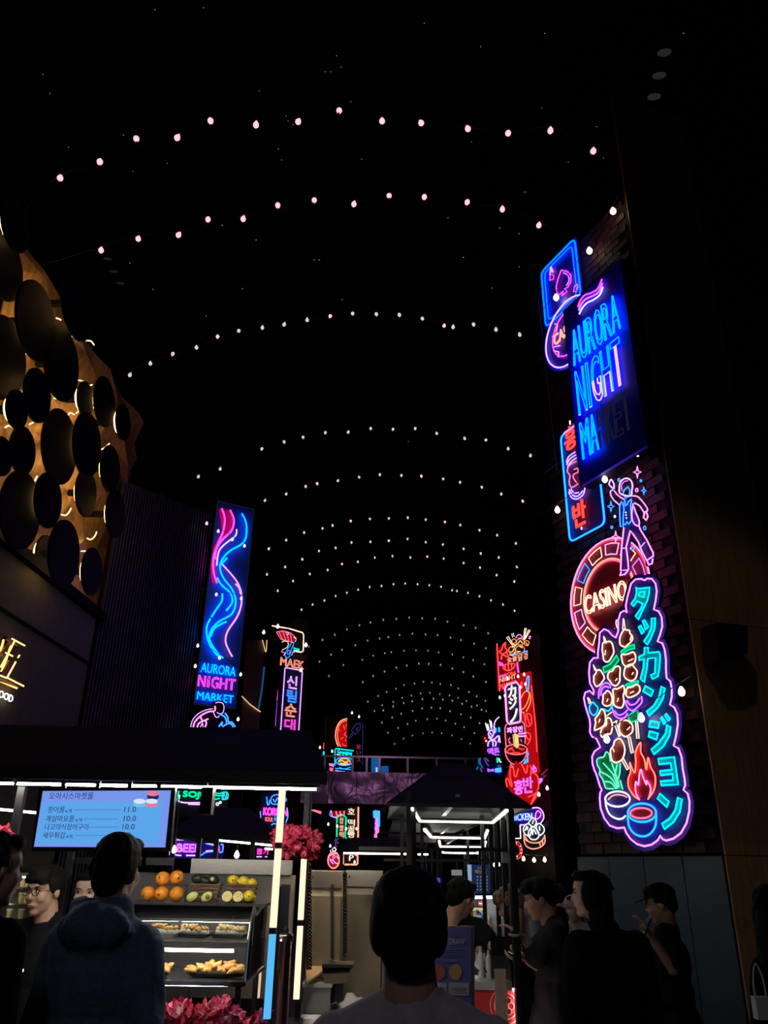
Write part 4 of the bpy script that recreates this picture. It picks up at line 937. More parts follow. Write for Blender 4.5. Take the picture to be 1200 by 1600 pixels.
s.ring('rose', '262,945', '262,915', 1.0, r=0.03); s.tubes('pink', ['160,960 200,910 320,880', '190,1020 240,1000 290,1060 330,1070', '180,980 220,1040 250,1080', '310,930 340,980', '225,890 240,900'], r=0.025)
s.tubes('white', ['195,850 205,815', '245,840 240,790 285,765', '265,840 300,820 285,790 305,800'], r=0.022)
s = Sign(Dp, 'neon_sign', 'narrow green bordered sign with stacked pink letters beside the cream one', 'neon sign', ZD, off=0.1, base='400,590', group='signs below the bridge', r=0.03)
s.rect('305,600', '500,170', M_BLACK)
s.tubes('green', ['315,570 318,215 345,180 400,155 460,180 490,215 470,570 495,595'], r=0.05, smooth=False)
for ch, y0_ in (('찹', 320), ('쌀', 460), ('떡', 590)): s.text('salmon', ch, '362,%d' % y0_, '440,%d' % y0_, '362,%d' % (y0_ - 115), r=0.02, solid=True, name='korean_letter')
s.tubes('dimviolet', ['300,590 285,650 290,720 320,765', '350,600 300,650 345,680 310,700'], r=0.025)
s = Sign(Dp, 'neon_sign', 'wide salmon bordered sign with stacked cream letters below the bridge', 'neon sign', ZD, off=0.05, base='580,1090', group='signs below the bridge', r=0.03)
s.rect('425,1100', '720,0', M_BLACK)
s.tubes('salmon', ['720,10 715,600', '435,890 435,1085', '470,1090 555,1090', '580,1090 690,1090 705,1070 705,920 660,905'], r=0.05, smooth=False)
for ch, y0_ in (('호', 150), ('떡', 360), ('꿀', 480), ('빵', 590)): s.text('cream', ch, '520,%d' % (y0_ - 5), '650,%d' % y0_, '520,%d' % (y0_ - 120), r=0.025, solid=True, name='korean_letter')
s.text('cream', 'P', '545,1020', '625,1020', '545,910', r=0.03, solid=True)
s = Sign(Dp, 'neon_sign', 'pink cup sign cut off by the underside of the bridge', 'neon sign', ZD, off=0.12, base='330,210', group='signs below the bridge', r=0.03)
s.board('205,80 450,80 440,200 300,200', mat('cup_face', (0.7, 0.05, 0.1), .5)); s.tubes('blue', ['205,75 190,170 300,215'], r=0.03); s.tubes('rose', ['210,80 240,190 320,200', '300,90 330,190', '380,90 390,190', '455,80 455,150'], r=0.035)
s = Sign(Plane(at(590, 1300, 33), yaw_of(760)), 'neon_sign', 'narrow blue and violet screen strip below the bridge', 'neon sign', ZD, off=0, base='1065,595', group='signs below the bridge', r=0.03)
s.board('1022,75 1110,75 1105,595 1022,595', M_BLUEB); s.tubes('blue', ['1085,85 1085,380', '1035,90 1040,200'], r=0.09, smooth=False); s.tubes('violet', ['1050,100 1060,260 1050,320 1070,390', '1040,400 1060,470', '1050,500 1075,580'], r=0.05); s.tubes('rose', ['1085,400 1088,520', '1035,540 1040,590'], r=0.05)
s.mount('1065,300', 3.0)
festoon(Dp, 'white bulbs dotted over the signs below the bridge', [(513, 1288), (527, 1291), (541, 1295), (557, 1295)], 0.4, 0.040, E_LB, 'far bulb wires', tails=False)
festoon(Dp, 'white bulbs above and beside the doughnut sign', [(516, 1322), (554, 1347)], 0.4, 0.040, E_LB, 'far bulb wires', tails=False)
t = Sign(Dp, 'neon_sign', 'small red corner of a sign left of the doughnut sign', 'neon sign', (400, 1200, 4), off=0.1, base='390,290', group='signs below the bridge', r=0.03); t.board('345,262 410,262 405,290', M_BLACK, depth=.03); t.mount('390,270', .6); t.tubes('rose', ['348,262 405,285', '360,262 408,275'], r=0.03)

# ================================================================ signs seen through the left kiosk
ZK = (250, 1220, 6)
Kp = Plane(at(320, 1250, 12.5), yaw_of(3500)); Kp.rk = .55
struct(MB().slab([Kp.pt(Kp.uvpx(262, 1300)[0], 0, -.2), Kp.pt(Kp.uvpx(455, 1300)[0], 0, -.2), Kp.pt(Kp.uvpx(455, 1300)[0], Kp.hit(350, 1200).z, -.2), Kp.pt(Kp.uvpx(262, 1300)[0], Kp.hit(350, 1200).z, -.2)], Kp.n, .3).build('wall_bottle_signs', M_MATTE), 'dark wall carrying the bottle shaped signs')
s = Sign(Kp, 'neon_sign', 'green neon soju bottle lying on its side reading SOJU', 'neon sign', ZK, off=0, base='300,200', group='signs seen through the left kiosk', r=0.016)
s.rect('120,330', '650,80', M_BLACK)
s.tubes('green', ['155,95 145,140 155,185', '178,95 170,140 178,185', '480,110 560,120 580,110 630,110 638,150 625,170 580,175', '480,180 560,165', '490,120 540,140 585,135'], r=0.018)
s.text('green', 'SOJU', '212,165', '440,165', '212,95', r=0.012)
s.text('sky', 'IN', '580,168', '622,168', '580,115', r=0.010)
s.tubes('lilac', ['170,190 230,205 375,205', '265,218 375,222', '480,265 560,275 585,270', '590,265 620,270 615,320 570,290'], r=0.016)
s.tubes('white', ['@' + oval(538, 218, 12, 12), '@' + oval(565, 203, 9, 9), '@' + oval(185, 140, 5, 5), '@' + oval(185, 160, 5, 5)], r=0.010)
s = Sign(Kp, 'neon_sign', 'violet neon beer bottle lying on its side reading BEER', 'neon sign', ZK, off=0, base='300,700', group='signs seen through the left kiosk', r=0.016)
s.rect('80,725', '610,500', mat('violet_board', (0.05, 0.01, 0.22), .5))
s.tubes('lilac', ['365,552 120,552 100,580 90,690 200,700', '245,700 335,700', '430,660 500,655', '445,590 510,600'], r=0.016, smooth=False)
s.tubes('sky', ['365,555 400,560 430,585 510,605', '340,705 390,695 430,670 510,660', '105,520 150,535 400,535 420,520', '570,600 590,600 585,665 555,670'], r=0.016)
s.text('violet', 'BEER', '155,665', '382,665', '155,590', r=0.014)
s.tubes('magenta', ['535,600 550,610 555,660'], r=0.016)
s = Sign(Kp, 'neon_sign', 'pink and blue cloud shaped sign reading KOREAN SOUL FOOD', 'neon sign', ZK, off=0, base='1060,420', group='signs seen through the left kiosk', r=0.014)
s.rect('925,430', '1205,95', M_BLACK)
s.tubes('sky', ['1000,150 1010,230', '1030,180 1020,225 1000,200', '@1040,170 1060,140 1110,130 1160,150 1185,180 1140,215 1080,220 1045,210', '1060,170 1080,200 1100,160 1120,200', '940,285 950,370 990,400', '1190,250 1200,330 1180,390', '1040,420 1070,400 1110,420'], r=0.014)
s.text('magenta', 'KOREAN', '968,322', '1190,322', '968,250', r=0.012); s.text('rose', 'SOUL', '982,380', '1058,380', '982,340', solid=True); s.text('cyan', 'FOOD', '1068,380', '1150,380', '1068,340', solid=True)
s = Sign(Kp, 'neon_sign', 'small magenta Korean lettered sign low behind the kiosk pole', 'neon sign', ZK, off=0, base='930,715', group='signs seen through the left kiosk', r=0.012)
s.rect('895,730', '1010,620', M_BLACK); s.text('magenta', '뽑기', '905,690', '1010,690', '905,635', r=0.010, solid=True); s.tubes('lilac', ['905,712 955,712', '985,712 1005,712'], r=0.012)
brk = struct(MB().slab([at(x, y, 20) for x, y in ((448, 1236), (468, 1236), (468, 1340), (448, 1340))], Vector((0, -1, 0)), .2).build('wall_brick_middle', mortar), 'small red brick pier seen between the kiosk poles')
b3 = MB().box((0, 0, 0), (.17, .04, .085)); b3m = bpy.data.meshes.new('brick'); b3m.from_pydata(b3.v, [], b3.f); b3m.materials.append(mat('red_brick', (0.30, 0.05, 0.05), .7))
for j in range(14):
    for i in range(2 if j % 2 else 1):
        p = at(453 + 8 * i + (3 if j % 2 == 0 else 0), 1242 + 6.5 * j, 19.98); link('brick', b3m, brk, p)

# ================================================================ right far signs
ZN = (760, 975, 10); ZO = (770, 1195, 10.32); ZQ = (740, 1080, 8.571)
Rp = Plane(at(805, 1150, 26.0), yaw_of(-260)); Rp.rk = .50
GR = 'signs on the far right pier'
u_a = Rp.uvpx(784, 1250)[0]; u_b = Rp.uvpx(842, 1250)[0]
pier = struct(MB().slab([Rp.pt(u_a, 1, -.2), Rp.pt(u_b + .3, 1, -.2), Rp.pt(u_b + .3, Rp.hit(800, 1000).z, -.2), Rp.pt(u_a, Rp.hit(800, 1000).z, -.2)], Rp.n, .4).build('wall_sign_pier', mortar), 'dark pier that carries the cluster of far right signs')
s = Sign(Rp, 'neon_sign', 'red and magenta lettered panel at the top left of the far right sign cluster', 'neon sign', ZN, off=0.0, base='205,1055', group=GR, r=0.03)
s.rect('170,1045', '480,270', LB_DRED, depth=.06)
s.tubes('red', ['@205,440 240,400 260,330 300,290 290,360 330,420 310,440 340,520', '230,560 250,480 320,440', '@270,700 280,640 430,620 430,680 350,730', '290,650 300,720', '340,640 350,720', '390,630 400,700', '165,305 205,1050'], r=0.04)
s.tubes('magenta', ['200,640 260,640', '205,820 240,815 300,800', '480,600 500,760', '190,600 250,620'], r=0.06)
s.text('red', 'AURORA', '205,845', '465,800', '205,800', solid=True); s.text('salmon', 'NIGHT', '210,920', '465,870', '210,845', solid=True); s.text('red', 'MARKET', '215,1030', '470,900', '215,940', r=0.03, solid=True)
s = Sign(Rp, 'neon_sign', 'cream outlined balls of chicken with chopsticks topping the far right cluster', 'neon sign', ZN, off=0.25, base='500,610', group=GR, r=0.022)
s.board('345,400 360,340 420,230 520,170 600,250 600,400 640,440 650,560 520,580 360,600 330,560 360,490', M_BLACK, depth=.03)
s.tubes('cream', ['@315,215 345,195 400,300 460,345 425,355 350,260', '@600,65 625,65 590,230 580,240', '@660,90 685,95 610,230 590,250'], r=0.025, smooth=False, name='chopstick_tube')
s.tubes('orange', ['@' + oval(430, 270, 35, 35), '@' + oval(530, 280, 60, 50), '@' + oval(400, 410, 50, 60), '@' + oval(525, 400, 70, 60), '@' + oval(630, 300, 35, 40)], r=0.022, name='ball_tube')
s.tubes('cream', ['370,440 410,430 430,380', '400,370 420,340', '480,430 530,430', '520,350 560,370', '500,300 530,260 560,300', '620,290 640,330', '360,480 420,490 450,440', '450,330 490,310'], r=0.022)
s.tubes('pink', ['460,220 480,180 520,165 560,200 540,220 500,225', '665,200 690,190 680,230 660,220'], r=0.022)
s.tubes('white', ['395,150 410,210', '420,140 435,200'], r=0.016)
s.tubes('blue', ['450,470 480,475', '580,440 640,425'], r=0.05)
for ch, a_, b_, y0_, y1_ in (('숯', 330, 400, 610, 530), ('불', 410, 480, 590, 510), ('닭', 500, 570, 585, 480), ('강', 590, 655, 560, 460)): s.text('salmon', ch, '%d,%d' % (a_, y0_), '%d,%d' % (b_, y0_ - 12), '%d,%d' % (a_, y1_), r=0.02, solid=True, name='korean_letter')
s = Sign(Rp, 'neon_sign', 'tall red panel with flames and a pan seen right of the white Japanese letters', 'neon sign', ZN, off=0.05, base='600,2550', group=GR, r=0.03)
s.board('480,780 680,740 700,950 730,1300 770,1650 790,2000 820,2300 640,2500 560,2500 540,1500', LB_RED, depth=.06)
s.tubes('cyan', ['@635,1040 620,960 640,830 665,830 660,960 650,1040'], r=0.035)
s.tubes('orange', ['540,1160 590,1070 640,1050 670,1100 650,1200 600,1300 545,1340', '670,1060 690,1150 680,1250 620,1370', '550,1370 590,1390'], r=0.03)
s.tubes('red', ['530,960 550,900 560,1000', '@600,1480 640,1400 700,1440 700,1560 640,1600', '@600,1720 660,1700 690,1760 660,1860 600,1880', '700,960 760,1500 790,2000', '620,1400 680,1580', '580,1400 620,1500', '610,1750 680,1830'], r=0.03)
s.text('cyan', '밥', '575,2180', '665,2140', '590,1990', r=0.03, solid=False)
s = Sign(Rp, 'neon_sign', 'black sign in a thick pink frame with three white Japanese letters, far right cluster', 'neon sign', ZN, off=0.35, base='400,1850', group=GR, r=0.02)
s.board('300,1000 330,950 470,905 520,960 532,1480 515,1530 360,1560 320,1520', M_BLACK, depth=.04)
s.tubes('pink', '@290,1000 330,945 470,908 517,970 535,1480 518,1530 362,1563 320,1520', r=0.06, smooth=False, name='frame_tube')
for ch, y0_, y1_ in (('カ', 1150, 975), ('ジ', 1335, 1160), ('ノ', 1540, 1350)): s.text('white', ch, '%d,%d' % (345 + (y0_ - 1150) * .07, y0_), '%d,%d' % (465 + (y0_ - 1150) * .07, y0_ - 30), '%d,%d' % (345, y1_), r=0.025, name='katakana_letter')
s = Sign(Rp, 'neon_sign', 'salmon noodle bowl sign with noodles lifted on chopsticks, pink Korean letters above', 'neon sign', ZQ, off=0.35, base='570,1030', group=GR, r=0.022)
s.board('420,480 460,425 640,410 690,480 690,700 715,760 700,880 650,960 560,1010 480,950 420,860 415,780 435,740', M_BLACK, depth=.04)
s.tubes('rose', ['435,740 420,500 455,430', '640,400 685,470 690,700', '420,780 440,880 500,960 570,985 640,950 700,870 715,760', '@' + oval(570, 780, 148, 68), '490,980 560,1025 650,980'], r=0.03)
s.board(oval(565, 790, 125, 48), mat('sauce_face', (0.6, 0.06, 0.04), .5), off=0.02, depth=.02)
s.tubes('red', ['460,800 500,770 540,800', '600,760 650,780 680,770', '500,830 560,820 620,830', '470,780 520,750'], r=0.025)
s.tubes('yellow', ['530,600 545,740', '550,590 565,750', '575,580 590,760', '560,585 575,760', '590,590 600,740', '525,590 560,575 600,600'], r=0.03, name='noodle_tube')
s.tubes('pink', ['600,575 700,560', '605,605 705,600'], r=0.04, name='chopstick_tube')
s.tubes('rose', ['490,620 470,660 500,700', '465,640 480,700', '630,640 645,680'], r=0.018)
for ch, a_, b_ in (('짜', 450, 515), ('장', 525, 590), ('면', 600, 655)): s.text('pink', ch, '%d,%d' % (a_, 568 - (a_ - 450) * .12), '%d,%d' % (b_, 560 - (a_ - 450) * .12), '%d,%d' % (a_, 490 - (a_ - 450) * .12), r=0.016, name='korean_letter')
s = Sign(Rp, 'neon_sign', 'red flame shaped sign with two violet Korean letters above the kiosk roof corner', 'neon sign', ZO, off=0.45, base='600,700', group=GR, r=0.022)
s.board('215,210 270,30 320,100 360,-60 470,20 560,-40 620,60 720,180 730,350 700,530 560,720 400,600 230,350', LB_RED, depth=.05)
s.tubes('red', ['230,360 210,240 250,230 290,340 310,320 280,200 280,60', '270,30 330,60 350,180 380,180 410,60', '470,10 500,60 530,130 550,110 560,0', '600,10 620,60 610,170', '625,120 690,150 725,200', '725,200 740,330 700,450 570,520', '720,460 640,600 530,720', '690,470 630,590'], r=0.035, name='flame_tube')
s.text('violet', '홍', '350,480', '490,440', '345,255', r=0.024, fill=M_DRED, name='korean_letter'); s.text('violet', '반', '500,455', '650,420', '500,200', r=0.024, fill=M_DRED, name='korean_letter')
s.tubes('violet', ['650,110 680,30 700,100 670,110', '660,0 640,80'], r=0.03)
s = Sign(Rp, 'neon_sign', 'violet and red fringe sign sticking out right of the flame sign', 'neon sign', ZO, off=0.2, base='760,330', group=GR, r=0.03)
s.board('720,240 800,210 820,240 740,340', M_NAVY, depth=.03); s.tubes('violet', ['730,250 760,300', '750,230 790,270', '735,320 800,230', '770,220 800,240'], r=0.04); s.tubes('dimred', ['790,180 870,80', '800,210 860,170', '780,160 880,70'], r=0.04)
s = Sign(Rp, 'neon_sign', 'violet pill shaped sign reading CHICKEN with a drumstick outline', 'neon sign', ZO, off=0.1, base='500,960', group=GR, r=0.022)
s.board('380,720 600,690 740,690 810,760 820,860 760,960 500,1000 380,980', mat('violet_face', (0.10, 0.01, 0.45), .5), depth=.04)
s.tubes('lilac', ['560,715 620,700 730,692 800,750 822,850 780,930 750,950', '440,970 530,968'], r=0.035)
s.tubes('pink', '@690,870 690,800 720,745 770,770 765,830 720,870', r=0.028)
s.text('sky', 'CHICKEN', '240,910', '640,880', '240,800', r=0.016, name='lettering', solid=False); s.text('white', 'CHICKEN', '245,905', '635,875', '245,805', solid=True, off=0.02)
s.tubes('white', ['440,980 450,1185 320,1190'], r=0.035, smooth=False)
s = Sign(Rp, 'neon_sign', 'white outlined dumplings in a salmon bamboo steamer, lowest of the far right signs', 'neon sign', ZO, off=0.3, base='670,1355', group=GR, r=0.022)
s.board('500,1050 560,940 640,850 720,930 820,1000 840,1240 780,1320 670,1350 540,1310 490,1200', M_BLACK, depth=.03)
s.tubes('white', ['@565,950 620,1000 600,1140 520,1120 492,1050 510,990', '@645,855 700,910 690,960 650,1000 590,960 580,930', '@735,945 810,990 830,1060 800,1110 750,1130 700,1010', '@650,1000 720,1060 745,1140 700,1200 620,1200 575,1130 590,1050', '550,1050 565,1000', '640,1130 655,1040 700,1120', '610,1110 640,1050', '640,950 655,890', '760,1060 750,990', '520,1060 550,990'], r=0.03, name='dumpling_tube')
s.tubes('salmon', ['500,1120 510,1190 580,1240 670,1260 770,1240 840,1150', '500,1200 530,1300 610,1350 690,1352 780,1320 840,1250 835,1130', '755,1250 765,1310', '800,1220 805,1290', '510,1150 560,1220'], r=0.03, name='steamer_tube')
s = Sign(Rp, 'neon_sign', 'small red wheel outline with white dots left of the dumpling sign', 'neon sign', ZO, off=0.2, base='390,1515', group=GR, r=0.02)
s.disc('385,1375', '385,1235', M_BLACK, 1.05); s.ring('red', '385,1375', '385,1235', 1.0, r=0.022, a0=-120, a1=130); s.ring('red', '385,1375', '385,1235', .65, r=0.018, a0=-120, a1=130)
s.tubes('white', ['378,1255 384,1262', '445,1308 450,1315', '460,1365 466,1372', '450,1420 456,1428', '388,1478 394,1486'], r=0.03, smooth=False); s.tubes('white', '345,1480 345,1520', r=0.04)
s = Sign(Rp, 'neon_sign', 'small grey dimmed sign right of the dumplings', 'neon sign', ZO, off=0.2, base='860,1010', group=GR, r=0.02)
s.board('815,950 900,870 915,960 830,1020', mat('grey_board', (0.10, 0.10, 0.11), .5), depth=.03); s.tubes('off', ['830,960 890,900', '840,1000 900,950'], r=0.04)
festoon(Rp, 'three warm bulbs in a row below the dumpling sign', [(818, 1342), (834.5, 1344), (851, 1343.5)], 0.3, 0.05, E_WALLB, 'far right bulb wires')
festoon(Rp, 'warm bulbs between the red panel and the white Japanese letters', [(793, 1060), (809.5, 1057), (819, 1054)], 0.6, 0.042, E_LB, 'far right bulb wires')
festoon(Rp, 'warm bulbs down the sides of the white Japanese letters', [(781, 1090), (789, 1087), (813, 1074), (821, 1069)], 0.6, 0.042, E_LB, 'far right bulb wires')
festoon(Rp, 'white bulbs at the right of the flame sign', [(842, 1241.5), (855, 1231.5)], 0.6, 0.05, E_LB, 'far right bulb wires')
# squid sign further back
Sp = Plane(at(765, 1150, 34.0), yaw_of(-500)); Sp.rk = .55
struct(MB().slab([Sp.pt(Sp.uvpx(745, 1150)[0], 0, -.5), Sp.pt(Sp.uvpx(790, 1150)[0], 0, -.5), Sp.pt(Sp.uvpx(790, 1150)[0], Sp.hit(770, 1125).z, -.5), Sp.pt(Sp.uvpx(745, 1150)[0], Sp.hit(770, 1125).z, -.5)], Sp.n, .3).build('wall_far_signs_right', M_MATTE), 'dark wall behind the squid sign')
s = Sign(Sp, 'neon_sign', 'lilac squid and candle sign with violet Korean letters left of the far right cluster', 'neon sign', ZQ, off=0.0, base='280,870', group='signs far back on the right', r=0.03)
s.board('180,440 240,430 270,540 340,500 360,560 360,860 190,860 180,700', M_NAVY, depth=.04)
s.tubes('lilac', ['340,345 290,400 275,480 285,560', '@210,540 250,520 265,570 240,620 200,590', '200,620 260,650 310,610', '190,740 200,680 250,660 260,740', '290,740 300,680 270,660', '310,610 340,600 330,680', '220,560 240,590', '345,610 355,690'], r=0.045)
s.tubes('white', ['160,430 190,530', '185,440 205,520', '215,390 240,500', '235,400 245,480'], r=0.04); s.tubes('red', ['175,460 190,470', '220,440 240,450', '225,480 245,485', '185,500 200,505'], r=0.035)
s.tubes('orange', ['165,420 160,430', '210,380 215,392'], r=0.03)
for ch, a_, b_ in (('맥', 190, 265), ('튼', 275, 350)): s.text('violet', ch, '%d,862' % a_, '%d,855' % b_, '%d,765' % a_, solid=True, name='korean_letter')
s.tubes('cyan', ['295,490 295,545', '340,485 345,545'], r=0.07)
s = Sign(Sp, 'neon_sign', 'red lit brick shop window left of the squid sign', 'shop window', ZQ, off=-0.2, base='160,840', group='signs far back on the right', r=0.03)
s.rect('120,850', '190,570', mat('red_room', (0.30, 0.05, 0.04), .6)); s.tubes('red', ['150,620 150,640'], r=0.05); s.tubes('warm', ['170,660 172,672'], r=0.10)
s = Sign(Sp, 'neon_sign', 'blue and violet curved tubes of a shop front under the squid sign', 'neon sign', ZQ, off=0.2, base='300,1080', group='signs far back on the right', r=0.03)
s.rect('20,1160', '375,885', mat('deep_blue', (0.01, 0.05, 0.22), .5), depth=.05)
NEON['dimcyan'] = (0.02, 0.25, 0.5, 0.5)
s.tubes('dimcyan', ['90,890 85,960 120,1030', '40,1050 60,1010', '70,900 75,980'], r=0.06); s.tubes('dimviolet', ['140,900 170,960 200,1000', '160,890 200,940', '90,1030 110,1080'], r=0.05)
s.tubes('green', '318,890 318,955', r=0.07); s.tubes('cream', '340,900 350,940 370,950', r=0.04); s.text('violet', 'be', '190,1080', '275,1075', '190,1035', solid=True); s.tubes('blue', ['295,1050 365,1040', '295,1070 365,1065'], r=0.10); s.tubes('dimcyan', ['320,1000 365,1000'], r=0.05)

# ================================================================ left food stall
def fb(mb, x0, y0, x1, y1, Y, d):
    """box seen face on: its front at distance Y, d deep"""
    xm, ym = (x0 + x1) / 2, (y0 + y1) / 2
    a, b = at(x0, ym, Y).x, at(x1, ym, Y).x; c, e = at(xm, y1, Y).z, at(xm, y0, Y).z
    return mb.box(((a + b) / 2, Y + d / 2, (c + e) / 2), (abs(b - a), d, abs(e - c)))
M_COUNTER = mat('counter_dark', (0.035, 0.035, 0.04), 0.3)
M_FRAME = mat('stall_frame', (0.018, 0.018, 0.020), 0.45, 0.5)
M_ROOF = mat('stall_roof', (0.010, 0.011, 0.016), 0.75)
LEDC = emit('pole_cream', (1.0, 0.80, 0.52), 1.35); LEDB = emit('pole_blue', (0.10, 0.50, 0.95), 1.0)
LEDW = emit('strip_white', (1.0, 0.96, 0.88), 115.0); LEDK = emit('strip_white_b', (1.0, 0.96, 0.88), 9.0)
stall = thing('food_stall', 'long black roofed food stall on the left with glowing corner poles', 'food stall', (-1.2, 4.3, 0))
EZ = at(300, 1222, 3.55).z + .055; xl = -3.2; xr = at(508, 1230, 3.55).x; RZ = at(250, 1137, 4.6).z; rxr = at(487, 1137, 4.6).x
mb = MB(); ZB = 2.30; xbk = -0.44
v = [(xl, 3.55, EZ), (xr, 3.55, EZ), (xbk, 5.65, ZB), (xl, 5.65, ZB), (xl, 4.6, RZ), (rxr, 4.6, RZ)]
mb.add(v + [(a, b, c - .03) for a, b, c in v[:4]], [(0, 1, 5, 4), (1, 2, 5), (2, 3, 4, 5), (3, 0, 4), (0, 6, 7, 1), (1, 7, 8, 2), (2, 8, 9, 3), (3, 9, 6, 0), (9, 8, 7, 6)])
mb.build('roof', M_ROOF, stall)
MB().bar((xl, 3.55, EZ - .03), (xr, 3.55, EZ - .03), .012, .05).build('fascia', M_DARKMETAL, stall)
MB().bar((xr, 3.55, EZ - .03), (xbk, 5.65, ZB - .03), .012, .05).build('fascia', M_DARKMETAL, stall)
z_s = at(250, 1229, 3.9).z
for a, b in ((-40, 20), (26, 98), (103, 246), (252, 494)):
    x0, x1 = at(a, 1229, 3.9).x, at(b, 1229, 3.9).x
    MB().bar((x0, 3.9, z_s), (x1, 3.9, z_s), .009).build('led_strip', LEDW, stall)
    MB().bar((x0, 3.9, z_s + .018), (x1, 3.9, z_s + .018), .022).build('strip_housing', M_FRAME, stall)
for y_, p0_, p1_ in ((1268, (-30, 1262), (58, 1270)),):
    MB().bar(at(*p0_, 5.2), at(*p1_, 5.0), .014).build('led_strip', LEDK, stall)
MB().bar((at(494, 1229, 3.9).x + .01, 3.9, z_s + .02), (-.48, 5.5, ZB - .06), .02).build('roof_beam', M_FRAME, stall)
MB().bar((xl, 3.9, z_s + .035), (xr - .03, 3.9, z_s + .035), .02).build('roof_beam', M_FRAME, stall)
MB().bar((xl, 5.5, ZB - .06), (-.47, 5.5, ZB - .06), .02).build('roof_beam', M_FRAME, stall)
for k in range(5):
    x = xl + (-.5 - xl) * (k + .5) / 5; MB().bar((x, 3.9, z_s + .045), (x, 5.5, ZB - .05), .02).build('roof_beam', M_FRAME, stall)
for x, Y in ((100, 3.9), (249, 3.9)):
    MB().bar(at(x, 1233, Y), at(x, 1218, Y), .02).build('hanger', M_FRAME, stall)
px_ = at(22, 1300, 4.0).x; MB().bar((px_, 4.0, 0), (px_, 4.0, EZ - .05), .035).build('post', M_FRAME, stall)
px_ = at(102, 1385, 4.9).x; MB().bar((px_, 4.9, 0), (px_, 4.9, EZ + .1), .035).build('post', M_FRAME, stall)
px_ = at(481, 1290, 4.72).x; MB().bar((px_, 4.72, 0), (px_, 4.72, EZ), .03).build('post', M_FRAME, stall)
def pole(parent, pxm, Y, segs, w):
    X = at(pxm[0], pxm[1], Y).x
    for y0, y1, m, nm in segs:
        a, b = at(pxm[0], y0, Y).z, at(pxm[0], y1, Y).z
        MB().box((X, Y, (a + b) / 2), (w, w, abs(a - b))).build(nm, m, parent)
        if nm == 'pole_light': MB().box((X, Y + w * .62, (a + b) / 2), (w * 1.1, w * .25, abs(a - b))).build('pole_back', M_DARKMETAL, parent)
    return X
xA = pole(stall, (430, 1400), 3.95, [(1212, 1316, LEDC, 'pole_light'), (1317, 1325, M_FRAME, 'pole_clip'), (1326, 1449, LEDC, 'pole_light'), (1450, 1459, M_FRAME, 'pole_clip'), (1460, 1592, LEDB, 'pole_light')], 0.029)
xC = pole(stall, (406, 1490), 4.80, [(1425, 1437, emit('pole_cream_dim', (1.0, 0.74, 0.45), .75), 'pole_light'), (1438, 1445, M_FRAME, 'pole_clip'), (1446, 1559, emit('pole_cream_dim', (1.0, 0.74, 0.45), .75), 'pole_light')], 0.029)  # added dim pole where a pale upright shows in the side glass
xB = pole(stall, (469, 1450), 4.68, [(1235, 1341, M_FRAME, 'pole_clip'), (1342, 1437, LEDC, 'pole_light'), (1438, 1446, M_FRAME, 'pole_clip'), (1447, 1561, LEDC, 'pole_light')], 0.029)
# counter
cz = 1.0
def lshape(x0, yf, xf, xb, yb, xi, yi): return [(x0, yf), (xf, yf), (xb, yb), (xi, yb), (xi, yi), (x0, yi)]
MB().slab([(x, y, cz) for x, y in lshape(-3.2, 3.88, xA + .03, xB + .035, 4.74, -1.34, 4.22)], Vector((0, 0, 1)), .04).build('counter_top', mat('counter_metal', (0.25, 0.24, 0.22), 0.25, 0.9), stall)
MB().slab([(x, y, cz - .04) for x, y in lshape(-3.2, 3.91, xA, xB, 4.71, -1.33, 4.20)], Vector((0, 0, 1)), cz - .06).build('counter_body', mat('counter_white', (0.45, 0.44, 0.42), 0.4), stall)
MB().bar((xA + .035, 4.05, cz - .07), (xB + .03, 4.68, cz - .07), .014, .014).build('led_strip', LEDK, stall)
MB().bar((xB + .032, 4.55, cz - .1), (xB + .032, 4.55, .1), .015).build('led_strip', LEDK, stall)
# rear service wall of the stall
MB().box(((at(150, 1400, 5.3).x + at(300, 1400, 5.3).x) / 2, 5.3, 0.83), (abs(at(300, 1400, 5.3).x - at(130, 1400, 5.3).x), .04, 1.66)).build('rear_panel', mat('grey_panel', (0.16, 0.15, 0.15), .5), stall)
mb = MB(); fb(mb, 298, 1343, 456, 1366, 5.28, .05); mb.build('steel_rim', M_STEEL, stall)
mb = MB(); fb(mb, 290, 1366, 456, 1560, 5.30, .05); mb.build('rear_panel', mat('grey_panel', (0.16, 0.15, 0.15), .5), stall)
for x0, y0, x1, y1 in ((118, 1340, 142, 1350), (145, 1342, 175, 1352), (228, 1340, 266, 1352)):
    mb = MB(); fb(mb, x0, y0, x1, y1, 5.1, .1); mb.build('equipment_box', M_DARKMETAL, stall)

